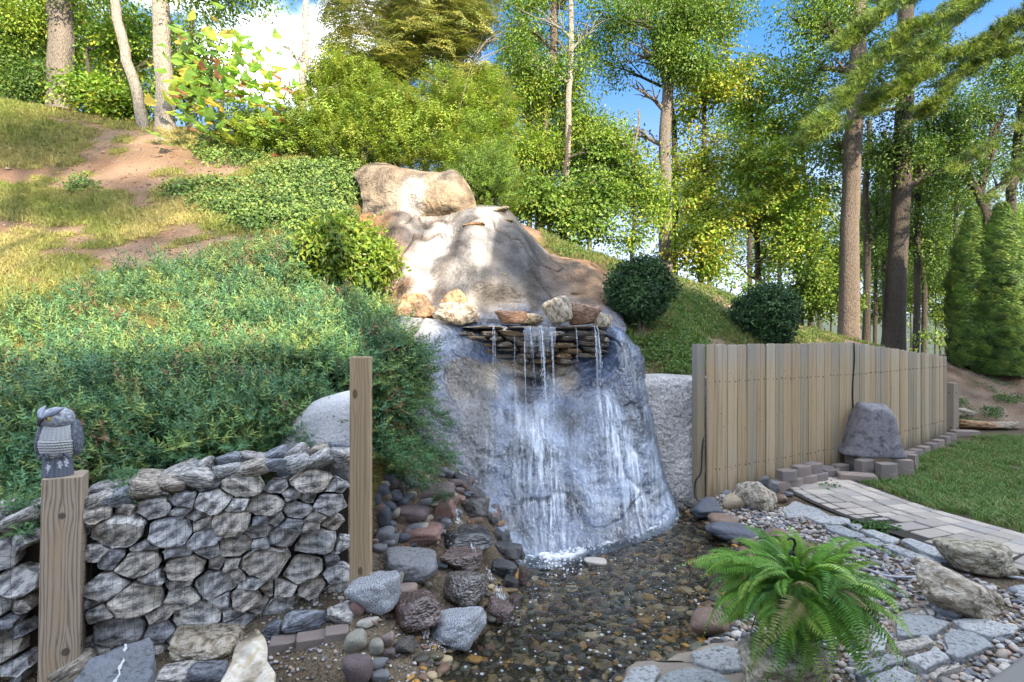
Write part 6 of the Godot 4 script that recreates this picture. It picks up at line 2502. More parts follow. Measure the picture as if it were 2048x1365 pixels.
	# right shore of the pond
	var crop := [
		[15, 718, 52, 42, "wet slate", "dark blue-black wet stone nearest the concrete wall", 0.2, "broken"], [63, 704, 64, 46, "wet slate", "dark wet stone between the wall and the fence foot", 0.1, "broken"], [135, 745, 112, 84, "slate", "slate-grey angular stone in front of the fence's near end", 0.25, "broken"],
		[234, 713, 92, 76, "tan", "round tan cobble at the corner of the fence", 0.0, "worn"], [265, 662, 32, 26, "olive", "small olive cobble behind the round tan one", 0.0, "worn"], [198, 655, 40, 26, "grey", "small grey cobble against the fence's first boards", 0.0, "worn"], [243, 638, 36, 24, "grey", "little grey pebble against the fence boards", 0.0, "worn"],
		[345, 618, 42, 44, "grey", "small blue-grey rock behind the big pale angular boulder", 0.1, "broken"], [380, 642, 42, 56, "grey", "upright blue-grey rock beside the stepped blocks", 0.1, "broken"], [414, 684, 44, 40, "brown", "small brown cobble right of the big pale angular boulder", 0.0, "worn"],
		[200, 788, 115, 72, "brown", "oval dark brown cobble at the pond's right shore", -0.05, "worn"], [238, 832, 190, 52, "slate", "long dark flat slab at the pond's right shore", -0.02, "broken"], [405, 846, 105, 75, "brown", "reddish brown cobble behind the fern", -0.1, "worn"],
		[148, 1200, 160, 130, "brown", "big smooth brown-grey boulder in the pond's near right edge", -0.15, "worn"], [240, 1122, 95, 112, "orange_dull", "smooth orange-brown cobble half hidden by the fern", 0.5, "worn"], [66, 1310, 62, 52, "pale", "small cream cobble on the mortared flagstones' edge", 0.1, "worn"],
		[112, 1268, 56, 44, "pink", "small dull pink cobble above the cream one", 0.0, "worn"], [20, 1330, 50, 30, "pink", "small flat pink cobble in the near shallow edge", 0.0, "worn"], [440, 660, 34, 26, "grey", "little grey stone at the end of the first edging flagstone", 0.0, "worn"], [700, 870, 70, 36, "grey", "flat grey cobble lying on the river gravel", 0.0, "worn"]]
	for q in crop:
		var key: String = q[4]
		var m: Material = M.wet[key.substr(4)] if key.begins_with("wet ") else M.cobble[key] if M.cobble.has(key) else M.warm_cobble
		stone("cobble" if q[7] == "worn" else "rock", q[5], "cobble" if q[7] == "worn" else "rock", "stones round the right shore", 1350 + q[0] / 1.91, 650 + q[1] / 1.91, q[2] / 1.91, q[3] / 1.91, C[q[7]][R.randi() % C[q[7]].size()], m, q[6], 0.85)
	stone("boulder", "big pale cream angular boulder between the pond and the stepped blocks", "boulder", "", 1350 + 338 / 1.91, 650 + 722 / 1.91, 78, 70, C.big[4], M.pale_boulder, -0.5, 0.8)
	stone("boulder", "mossy dark lichened boulder lying at the sett path's edge", "boulder", "", 1992, 1158, 142, 88, C.big[6], M.lichen, -0.05, 0.75)
	stone("boulder", "long pale lichened boulder sloping down beside the laid flagstones", "boulder", "", 1958, 1250, 178, 116, C.big[3], M.pale_boulder, -0.42, 0.62)
	stone("rock", "half-submerged pale flat rock in the pond below the main fall", "rock", "", 1193, 1132, 46, 20, C.worn[3], M.cobble.pale, 0.0, 0.8, 3.93, 0.3)
	# rocks on the bank and in the far bed
	for q in [[585, 526, 66, 44, "broken", "warm", "tan block of rock half buried beside the round bush on the bank"], [316, 284, 22, 14, "broken", "lichen", "small grey rock on bare clay below the pale trunks"], [606, 316, 26, 14, "broken", "warm", "small tan rock at the ivy's edge under the slender white tree"], [650, 428, 60, 22, "broken", "pale", "pale flat rock showing through the ivy left of the rock face"],
		[1936, 838, 60, 26, "broken", "pale", "long pale grey rock lying in the far planting bed"], [1975, 862, 70, 18, "broken", "warm", "flat tan stone at the far edge of the lawn"], [2030, 862, 50, 22, "broken", "pale", "flat grey stone at the lawn's far corner"], [1915, 836, 26, 22, "broken", "pale", "small grey rock near the short post"]]:
		stone("rock", q[6], "rock", "", q[0], q[1], q[2], q[3], C[q[4]][R.randi() % 12], {"warm": M.warm_boulder, "pale": M.pale_boulder, "lichen": M.lichen}[q[5]], rr(-0.15, 0.15), 0.8)
	for k in 12:
		stone("rock", "%s from the left in the low row of pale border stones below the cone evergreens" % ORD[k], "rock", "border stones of the far bed", 1893 + k * 13.5, 716 + k * 2.2 + rr(-2, 2), rr(16, 26), rr(7, 11), C.broken[k], M.streak[[0, 4, 5][k % 3]], rr(-0.1, 0.1), 0.8)
	# grey hose over the gravel
	var so := Soup.new()
	var line: Array = []
	for q in [[1742, 1148], [1770, 1158], [1800, 1161], [1835, 1161], [1868, 1158], [1900, 1150]]:
		line.append(hit(q[0], q[1]) + Vector3(0, 0.02, 0))
	var fine: Array = []
	var rad: Array = []
	for k in 40:
		fine.append(along(line, k / 39.0))
		rad.append(0.0085)
	so.tube(fine, rad, 8, Color.WHITE)
	line = []
	for q in [[1985, 1150], [2010, 1158], [2048, 1164], [2100, 1172]]:
		line.append(hit(q[0], q[1]) + Vector3(0, 0.02, 0))
	fine = []
	for k in 40:
		fine.append(along(line, k / 39.0))
	so.tube(fine, rad, 8, Color.WHITE)
	tag(obj("hose", make(so), M.hose), "grey hose snaking over the gravel and behind the long pale boulder", "hose")


# ---------------------------------------------------------------- the owl
func ball(c: Vector3, r: Vector3, f: Callable, level := 3) -> ArrayMesh:   # sculpted ellipsoid; f(dir) -> [scale, colour]
	ico(level)
	var v := PackedVector3Array()
	var col := PackedColorArray()
	for d in ico_v[level]:
		var q: Array = f.call(d)
		v.append(c + d * r * float(q[0]))
		col.append(q[1])
	return commit(v, ico_i[level], col)


func build_owl() -> void:
	var p1 := P(98, 1200, 2.5)
	var t := thing("owl_figure", "grey moulded owl figure with yellow eyes, head turned, perched on the weathered post", "owl decoy", Vector3(p1.x - 0.008, 0.975, p1.z - 0.055))
	t.rotation.y = 0.42
	t.rotation.z = -0.03
	var m := StandardMaterial3D.new()
	m.vertex_color_use_as_albedo = true
	m.albedo_color = lin(0.76, 0.78, 0.82)
	m.roughness = 0.75
	var pale := Color(0.46, 0.46, 0.44)
	var dark := Color(0.085, 0.095, 0.12)
	var mid := Color(0.2, 0.22, 0.26)
	# tail block: a tapered stump with feather grooves and two chipped white patches
	var rows: Array = []
	var cols: Array = []
	for a in 25:
		var y := 0.112 * (1.0 - a / 24.0)
		var row: Array = []
		var col: Array = []
		for b in 96:
			var q := -b * TAU / 96.0
			var g := absf(sin(q * 11.0))
			var r := (0.05 + 0.006 * (1.0 - y / 0.11)) * (0.93 + 0.07 * pow(g, 0.4))
			row.append(Vector3(sin(q) * r * 1.08, y + 0.006 * sin(q * 11.0) * smoothstep(0.02, 0.0, y), cos(q) * r * 0.92))
			var c := dark.lerp(mid, 0.35 * g)
			var front := Vector2(sin(q), y)
			for w in [Vector2(-0.42, 0.045), Vector2(0.32, 0.058), Vector2(0.72, 0.066)]:
				var e: float = absf(front.x - w.x) * 6.0 + absf(front.y - w.y) * 42.0 + N2.get_noise_2d(q * 700.0, y * 12000.0) * 0.9
				if cos(q) > 0.0 and e < 0.8:
					c = Color(0.6, 0.62, 0.66)
			col.append(c)
		rows.append(row)
		cols.append(col)
	obj("tail", grid(rows, cols, false, true), m, t)
	# breast: overlapping scalloped rows
	rows = []
	cols = []
	for a in 81:
		var s := a / 80.0
		var y := lerpf(0.25, 0.09, s)
		var r := 0.074 * pow(sin(PI * clampf(0.13 + s * 0.72, 0, 1)), 0.6)
		var row: Array = []
		var col: Array = []
		for b in 120:
			var q := -b * TAU / 120.0
			var wave := 0.0022 * sin(q * 9.0) + 0.003 * sin(q * 3.0 + 1.0)
			var f := fposmod((y + wave) / 0.0125, 1.0)
			var lower := smoothstep(0.42, 0.55, s)
			var step := (1.0 - f) * 0.0055 * lower + 0.0015 * sin(q * 40.0 + floor((y + wave) / 0.0125) * 2.0) * (1.0 - f) * lower
			step += (1.0 - lower) * 0.0016 * sin(q * 46.0) * sin(y * 1100.0)
			row.append(Vector3(sin(q) * (r + step) * 1.06, y + wave * lower, cos(q) * (r + step) * 0.9 + 0.006))
			var c := pale.lerp(dark, lower * (smoothstep(0.72, 0.96, f) * 0.9 + 0.28 * smoothstep(0.2, 0.9, sin(q * 40.0 + floor((y + wave) / 0.0125) * 2.0))))
			c = c.lerp(Color(0.16, 0.175, 0.2), (1.0 - lower) * smoothstep(0.2, 0.7, sin(q * 46.0) * sin(y * 1100.0)) * 0.8)
			c = c.lerp(mid, smoothstep(0.25, -0.2, cos(q)))
			col.append(c)
		rows.append(row)
		cols.append(col)
	obj("breast", grid(rows, cols, false, true), m, t)
	# head turned towards the house side
	var hb := Basis(Vector3.UP, -0.75)
	var h := Node3D.new()
	h.name = "head"
	t.add_child(h)
	h.position = Vector3(-0.004, 0.268, 0.01)
	h.basis = hb
	obj("skull", ball(Vector3.ZERO, Vector3(0.068, 0.05, 0.062), func(d):
		var spots := N2.get_noise_3dv(d * 420.0)
		var c := mid.lerp(Color(0.42, 0.43, 0.45), smoothstep(-0.05, 0.2, spots)) if d.z < 0.75 else Color(0.3, 0.31, 0.33)
		return [1.0 + 0.03 * spots + (0.06 if d.y > 0.5 else 0.0) * absf(d.x), c], 4), m, h)
	for sg in [-1.0, 1.0]:
		var s := Soup.new()
		s.tube([Vector3(sg * 0.005, 0.006, 0.066), Vector3(sg * 0.022, 0.02, 0.06), Vector3(sg * 0.044, 0.034, 0.042), Vector3(sg * 0.066, 0.056, 0.012)], [0.006, 0.012, 0.015, 0.001], 10, Color(0.26, 0.28, 0.33))
		obj("ear_tuft", make(s), m, h)
		obj("eye", ball(Vector3(sg * 0.025, 0.004, 0.054), Vector3(0.012, 0.012, 0.009), func(d): return [1.0, Color(0.42, 0.34, 0.06) if Vector2(d.x, d.y).length() > 0.5 else Color(0.01, 0.01, 0.01)], 3), m, h)
	var s := Soup.new()
	s.tube([Vector3(0, 0.008, 0.056), Vector3(0, -0.004, 0.075), Vector3(0, -0.022, 0.078), Vector3(0, -0.036, 0.068)], [0.007, 0.011, 0.008, 0.001], 10, Color(0.02, 0.02, 0.022))
	obj("beak", make(s), m, h)
	for sg in [-1.0, 1.0]:
		var w := obj("wing", ball(Vector3.ZERO, Vector3(0.024, 0.085, 0.06), func(d):
			var q := fposmod(d.y * 5.0 + 0.4 * sin(d.z * 9.0), 1.0)
			return [1.0 + 0.06 * (1.0 - q), dark.lerp(Color(0.3, 0.31, 0.34), 0.6 * smoothstep(0.5, 0.9, N2.get_noise_3dv(d * 380.0) * 1.2 + 0.4))], 4), m, t)
		w.transform = Transform3D(Basis(Vector3(0, 0, 1), sg * 0.1), Vector3(sg * 0.062, 0.175, -0.012))
		for k in 2:
			s = Soup.new()
			s.tube([Vector3(sg * (0.024 + 0.012 * k), 0.112, 0.05), Vector3(sg * (0.028 + 0.02 * k), 0.104, 0.062), Vector3(sg * (0.026 + 0.026 * k), 0.09, 0.058), Vector3(sg * (0.024 + 0.03 * k), 0.082, 0.05)], [0.006, 0.0075, 0.006, 0.003], 8, dark)
			obj("toe", make(s), m, t)


# ---------------------------------------------------------------- juniper
func build_juniper() -> void:
	var t := thing("juniper", "wide spreading blue-green juniper covering the bank above the stone basket", "juniper", P(350, 900, 3.6))
	var at: Vector3 = t.position
	var g := patch_points(px_rows([
		[-120, 720, 4.9, 60, 655, 5.2, 200, 600, 5.5, 340, 552, 5.8, 450, 522, 6.0, 560, 520, 6.0, 640, 585, 5.6, 720, 632, 5.35, 770, 650, 5.2, 775, 690, 5.05],
		[-120, 730, 4.4, 60, 690, 4.5, 200, 635, 4.85, 340, 592, 5.2, 450, 556, 5.4, 565, 560, 5.4, 655, 628, 5.0, 735, 662, 4.85, 762, 690, 4.75, 775, 725, 4.75],
		[-120, 765, 3.9, 60, 752, 3.95, 200, 712, 4.15, 340, 672, 4.35, 460, 655, 4.5, 580, 672, 4.35, 670, 708, 4.25, 745, 735, 4.3, 752, 755, 4.4, 765, 795, 4.45],
		[-120, 850, 3.45, 60, 840, 3.4, 200, 800, 3.55, 340, 770, 3.7, 460, 755, 3.85, 580, 765, 3.75, 670, 762, 3.8, 725, 800, 3.95, 750, 835, 4.1, 772, 865, 4.2],
		[-120, 960, 3.05, 60, 930, 3.08, 200, 890, 3.2, 340, 870, 3.3, 460, 855, 3.45, 560, 828, 3.58, 640, 785, 3.75, 730, 860, 3.8, 752, 890, 3.95, 778, 915, 4.1],
		[-120, 1090, 2.72, 20, 1050, 2.75, 185, 975, 3.0, 330, 945, 3.1, 450, 915, 3.22, 545, 885, 3.4, 620, 795, 3.85, 730, 930, 3.7, 750, 945, 3.85, 772, 955, 4.0]]), 110, 70)
	g = displaced(g, func(s, tt, p): return 0.26 * N1.get_noise_3dv(p * 80.0) + 0.2 * N1.get_noise_3dv(p * 190.0))
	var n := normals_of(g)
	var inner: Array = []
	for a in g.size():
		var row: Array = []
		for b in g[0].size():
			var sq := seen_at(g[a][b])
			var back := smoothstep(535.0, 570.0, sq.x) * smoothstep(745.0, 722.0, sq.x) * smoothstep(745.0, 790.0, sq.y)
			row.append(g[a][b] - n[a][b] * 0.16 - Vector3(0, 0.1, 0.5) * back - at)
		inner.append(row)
	obj("dark_lining", grid(inner), plain_mat(lin(0.022, 0.026, 0.015), 1.0), t)  # opaque dark sheet under the sprigs, hides the ground
	var xf: Array = []
	var cols: Array = []
	var nr := g.size() - 1
	var nc: int = g[0].size() - 1
	for k in 9500:
		var a := R.randi() % (nr + 1)
		var b := R.randi() % (nc + 1)
		var p: Vector3 = g[a][b]
		var sq := seen_at(p)
		if sq.x > 566 and sq.x < 722 and sq.y > 792 - maxf(0.0, 640.0 - sq.x) * -0.6 and sq.y < 960:
			continue                                    # the wall end stands clear of it
		var fade := minf(minf(a, nr - a) / 4.0, minf(b, nc - b) / 4.0)
		if fade < R.randf() * 0.7:
			continue
		var up: Vector3 = n[a][b]
		var out := (up + Vector3(R.randfn() * 0.55, R.randfn() * 0.35 - 0.05, R.randfn() * 0.55)).normalized()
		var x := Vector3.UP.cross(out)
		if x.length() < 0.1:
			continue
		x = x.normalized()
		var tall := N1.get_noise_3dv(p * 60.0 + Vector3(5, 5, 5))
		if N2.get_noise_3dv(p * 130.0) < -0.2 and R.randf() < 0.85:
			continue
		p += up * (rr(-0.15, 0.05) + 0.09 * tall) + rdir() * 0.03
		xf.append(Transform3D(Basis(x, out.cross(x), out) * Basis(Vector3(0, 0, 1), rr(-0.6, 0.6)) * Basis.from_scale(Vector3.ONE * rr(1.3, 2.4)), p - at))
		cols.append(pick([Color(0.085, 0.185, 0.065), Color(0.06, 0.145, 0.06), Color(0.14, 0.23, 0.065), Color(0.08, 0.18, 0.08), Color(0.19, 0.25, 0.065)]) if R.randf() > 0.012 + 0.3 * smoothstep(0.28, 0.42, N1.get_noise_3dv(p * 130.0 + Vector3(80, 0, 0))) else Color(0.22, 0.13, 0.065))
	# long side shoots reaching over the rock and down past the posts
	var s := Soup.new()
	for q in [[800, 820, 4.0, 905, 915, 3.95], [820, 860, 4.0, 880, 985, 3.85], [790, 880, 3.85, 858, 940, 3.75], [800, 800, 4.1, 890, 850, 4.15], [830, 900, 3.9, 900, 935, 3.9], [770, 900, 3.75, 842, 965, 3.65], [790, 730, 4.5, 850, 790, 4.45], [20, 1000, 2.8, 60, 1060, 2.5], [780, 690, 4.7, 815, 760, 4.6], [560, 870, 3.4, 615, 890, 3.25], [640, 800, 3.6, 690, 838, 3.3], [230, 960, 3.0, 260, 990, 2.75]]:
		var a := P(q[0], q[1], q[2])
		var b := P(q[3], q[4], q[5])
		var pts: Array = []
		for k in 8:
			pts.append(a.lerp(b, k / 7.0) + Vector3(0, 0.05 * sin(k / 7.0 * PI), 0) - at)
		s.tube(pts, [0.005, 0.005, 0.004, 0.004, 0.003, 0.003, 0.002, 0.001], 5, Color.WHITE)
		for k in 60:
			var f := R.randf()
			var dir := ((b - a).normalized() + rdir() * 0.8).normalized()
			var x := Vector3.UP.cross(dir).normalized()
			xf.append(Transform3D(Basis(x, dir.cross(x), dir) * Basis.from_scale(Vector3.ONE * rr(0.55, 1.0)), along(pts, f) + rdir() * 0.02))
			cols.append(pick([Color(0.09, 0.2, 0.08), Color(0.07, 0.16, 0.075), Color(0.12, 0.22, 0.075)]))
	obj("branch", make(s), plain_mat(lin(0.22, 0.12, 0.06), 0.9), t).set_meta("kind", "stuff")
	scatter(t, "foliage", C.juniper, M.juniper, xf, cols)


# ---------------------------------------------------------------- bank: turf, creepers, bushes
func creep(list: Array, xf: Array, cols: Array, pal: Array, lift: float, size: float) -> void:
	for q in list:
		for k in int(q[4]):
			var a := R.randf() * TAU
			var f := sqrt(R.randf()) * (1.0 + 0.25 * N1.get_noise_2d(a * 60.0, q[0]))
			var p := hit(q[0] + cos(a) * f * q[2], q[1] + sin(a) * f * q[3], 3.5)
			if -p.z > 17.0:
				continue
			var h := lift * (0.4 + 0.9 * absf(N1.get_noise_2d(p.x * 120.0, p.z * 120.0)) + 0.5 * (1.0 - f))
			xf.append(Transform3D(facing(slope(p.x, p.z) + rdir() * 0.5) * Basis.from_scale(Vector3.ONE * rr(0.75, 1.3) * size), p + Vector3(rr(-0.05, 0.05), h * rr(0.1, 1.0), rr(-0.05, 0.05))))
			cols.append(pick(pal))


func build_bank() -> void:
	# turf on the left bank
	var xf: Array = []
	var cols: Array = []
	var n := 0
	while n < 80000:
		n += 1
		var x := rr(-12.5, -0.6)
		var z := rr(-12.2, -3.6)
		if x < z * 0.99 - 0.4:
			continue
		var p := Vector3(x, ground(x, z), z)
		var s := seen_at(p)
		if s.y > 660.0 - (s.x - 150.0) * 0.32 and s.x > 120.0 or s.y > 740.0:
			continue
		if s.x > 560.0 + (480.0 - s.y) * 0.6 and s.y < 480.0 or s.x > 620.0:
			continue
		var b := bare(x, z)
		if R.randf() < b * 1.05 or R.randf() < 0.12:
			continue
		var k := rr(0.7, 1.35) * (1.0 - 0.45 * b)
		xf.append(Transform3D(facing(slope(x, z) * 0.5 + Vector3.UP) * Basis.from_scale(Vector3(k, k * rr(0.7, 1.2), k)), p))
		var dry := clampf(0.5 + 1.3 * N1.get_noise_2d(x * 50.0 + 200.0, z * 50.0), 0, 1)
		cols.append(pick([Color(0.18, 0.22, 0.05), Color(0.23, 0.25, 0.06)]).lerp(pick([Color(0.44, 0.37, 0.15), Color(0.36, 0.31, 0.12)]), dry * 0.85))
	var g := thing("grass", "thin yellow-green turf on the sunny left bank", "grass", Vector3.ZERO)
	g.set_meta("kind", "stuff")
	scatter(g, "grass_blades", C.turf, M.blade, xf, cols)
	# crumbs of clay, bits of stone and dead leaf on the bare patches
	xf = []
	cols = []
	for k in 5000:
		var x := rr(-12.0, -0.8)
		var z := rr(-12.0, -3.8)
		if x < z * 0.99 - 0.4 or R.randf() > bare(x, z) + 0.12:
			continue
		var s := rr(0.01, 0.035) if R.randf() < 0.93 else rr(0.035, 0.08)
		xf.append(Transform3D(Basis(rdir(), rr(0, TAU)) * Basis.from_scale(Vector3(s, s * 0.6, s)), Vector3(x, ground(x, z) + s * 0.15, z)))
		cols.append(pick([Color(0.26, 0.16, 0.1), Color(0.2, 0.11, 0.07), Color(0.15, 0.1, 0.07), Color(0.33, 0.26, 0.2), Color(0.12, 0.075, 0.05)]))
	tag(mm("clods", C.chip[0], M.gravel, xf, cols), "crumbs of clay and small stones on the bare patches of the bank", "soil", "", "stuff")
	# lawn
	xf = []
	cols = []
	for k in 34000:
		var x := rr(3.3, 9.5)
		var z := rr(-9.0, -2.6)
		if x > -z * 1.02 + 0.3:
			continue
		var left := 3.72 + 0.5 * smoothstep(-5.0, -3.6, z) + 0.9 * smoothstep(-4.0, -2.9, z)
		if z < -5.9:
			left = 3.72 + (-5.9 - z) * 1.32
		if x < left + N1.get_noise_2d(z * 120.0, 7.0) * 0.1 or z < -8.55 + N1.get_noise_2d(x * 90.0, 2.0) * 0.3:
			continue
		if R.randf() < smoothstep(0.25, 0.5, N1.get_noise_2d(x * 130.0, z * 130.0)):
			continue
		var p := Vector3(x, ground(x, z), z)
		xf.append(Transform3D(Basis(Vector3.UP, rr(0, TAU)) * Basis.from_scale(Vector3.ONE * rr(0.8, 1.3)), p))
		cols.append(pick([Color(0.1, 0.22, 0.045), Color(0.13, 0.25, 0.055), Color(0.19, 0.25, 0.075), Color(0.085, 0.18, 0.045), Color(0.24, 0.24, 0.09)]))
	g = thing("lawn_grass", "short green lawn grass beside the sett path", "grass", Vector3.ZERO)
	g.set_meta("kind", "stuff")
	scatter(g, "grass_blades", C.lawn, M.blade, xf, cols)
	# creeping groundcover
	var green := [Color(0.09, 0.17, 0.035), Color(0.13, 0.22, 0.045), Color(0.065, 0.12, 0.03), Color(0.18, 0.25, 0.05)]
	xf = []
	cols = []
	creep([[640, 372, 130, 44, 900], [560, 420, 120, 26, 420], [500, 415, 120, 26, 300], [480, 300, 90, 34, 520], [560, 275, 70, 40, 420], [700, 352, 60, 42, 420], [600, 455, 60, 24, 200], [660, 440, 50, 20, 130], [520, 450, 60, 20, 140], [160, 380, 30, 14, 40], [350, 390, 30, 14, 50], [740, 335, 40, 30, 200], [430, 385, 60, 16, 110]], xf, cols, green, 0.2, 1.25)
	g = thing("ground_ivy", "low dark green creeper spreading over the bank left of the rock face", "ground cover", Vector3.ZERO)
	g.set_meta("kind", "stuff")
	scatter(g, "creeper_leaves", C.ivy, M.waxy, xf, cols)
	xf = []
	cols = []
	creep([[1290, 700, 60, 30, 150], [1370, 690, 50, 30, 260], [1400, 640, 70, 40, 260], [1240, 665, 30, 14, 80], [1330, 600, 90, 50, 260], [1440, 620, 80, 30, 220], [1180, 500, 70, 18, 160], [1280, 545, 60, 20, 160], [1390, 585, 90, 22, 180], [1560, 650, 90, 24, 160], [1365, 735, 40, 16, 70], [1640, 670, 70, 14, 90]], xf, cols, [Color(0.08, 0.17, 0.035), Color(0.11, 0.2, 0.04), Color(0.15, 0.21, 0.05)], 0.06, 0.9)
	g = thing("ground_cover", "bright low weeds and creeper on the slope right of the rock face", "ground cover", Vector3.ZERO)
	g.set_meta("kind", "stuff")
	scatter(g, "weed_leaves", C.ivy, M.leaf, xf, cols)
	xf = []
	cols = []
	for k in 9000:
		var x := rr(0.5, 8.0)
		var z := rr(-13.0, -6.2)
		if wall_z(x) - z < 0.3:
			continue
		var p := Vector3(x, ground(x, z), z)
		if R.randf() < smoothstep(0.1, 0.4, N1.get_noise_2d(x * 60.0, z * 60.0 + 30.0)):
			continue
		if x < 1.7 and z > -8.9:
			continue
		xf.append(Transform3D(facing(slope(x, z) * 0.5 + Vector3.UP) * Basis.from_scale(Vector3.ONE * rr(0.8, 1.5)), p))
		cols.append(pick([Color(0.14, 0.18, 0.045), Color(0.2, 0.2, 0.06), Color(0.1, 0.15, 0.04)]))
	g = thing("slope_grass", "thin rough grass on the slope behind the fence", "grass", Vector3.ZERO)
	g.set_meta("kind", "stuff")
	scatter(g, "grass_blades", C.turf, M.blade, xf, cols)
	# weeds in the paving and far bed
	xf = []
	cols = []
	creep([[1735, 1057, 30, 6, 26], [1775, 1063, 20, 5, 12], [1700, 958, 10, 5, 8], [1660, 978, 8, 5, 6], [1775, 972, 26, 5, 14], [1920, 815, 20, 20, 60], [1985, 826, 18, 10, 50], [2015, 800, 30, 10, 60], [1945, 845, 14, 6, 16], [1990, 770, 50, 16, 30]], xf, cols, [Color(0.08, 0.2, 0.04), Color(0.06, 0.15, 0.035)], 0.05, 0.7)
	g = thing("weeds", "small green weeds between path, edging stones and in the far bed", "weeds", Vector3.ZERO)
	g.set_meta("kind", "stuff")
	scatter(g, "weed_leaves", C.ivy, M.leaf, xf, cols)
	# the three round bushes
	var lit := [Color(0.15, 0.24, 0.03), Color(0.2, 0.29, 0.04), Color(0.1, 0.17, 0.03), Color(0.25, 0.3, 0.05)]
	var deep := [Color(0.03, 0.075, 0.025), Color(0.045, 0.1, 0.03), Color(0.025, 0.055, 0.02), Color(0.06, 0.12, 0.035)]
	var c := P(690, 522, 5.9)
	rounded_bush("round_bush", "sunlit round evergreen bush left of the rock face", c, 0.48, 0.42, 1250, lit, M.leaf, 16, 1.0, 1.35)
	c = P(1279, 583, 6.75)
	rounded_bush("round_bush", "dark clipped round bush right of the rock face, above the concrete wall", c, 0.36, 0.38, 1500, deep, M.waxy, 8)
	c = P(1533, 632, 8.3)
	rounded_bush("round_bush", "dark round bush on the slope just behind the wooden fence", c, 0.47, 0.44, 1500, deep, M.waxy, 8)
	# young plant with lobed yellow-green leaves
	var foot := hit(690, 628, 4.5)
	var t := thing("young_plant", "young plant with yellow-green lobed leaves below the sunlit round bush", "plant", foot)
	var s := Soup.new()
	for k in 7:
		var b := Vector3(rr(-0.2, 0.2), rr(0.1, 0.32), rr(-0.05, 0.12))
		s.tube([Vector3.ZERO, b * 0.5 + Vector3(0, 0.03, 0), b], [0.004, 0.003, 0.002], 4, Color.WHITE)
		for j in 3:
			var l := Soup.new()
			var dir := (Vector3(rr(-1, 1), rr(-0.3, 0.4), rr(0.0, 1))).normalized()
			for w in [-0.9, -0.45, 0.0, 0.45, 0.9]:
				l.leaf(Vector3.ZERO, dir.rotated(Vector3(0, 0.8, 0.6).normalized(), w), Vector3(0, 0.8, 0.6), 0.075 * (1.0 - 0.25 * absf(w)), 0.04, Color(0.2, 0.26, 0.05), 0.1)
			var o := obj("leaf", make(l), M.leaf, t)
			o.position = b + rdir() * 0.035
	obj("stem", make(s), M.twig, t)


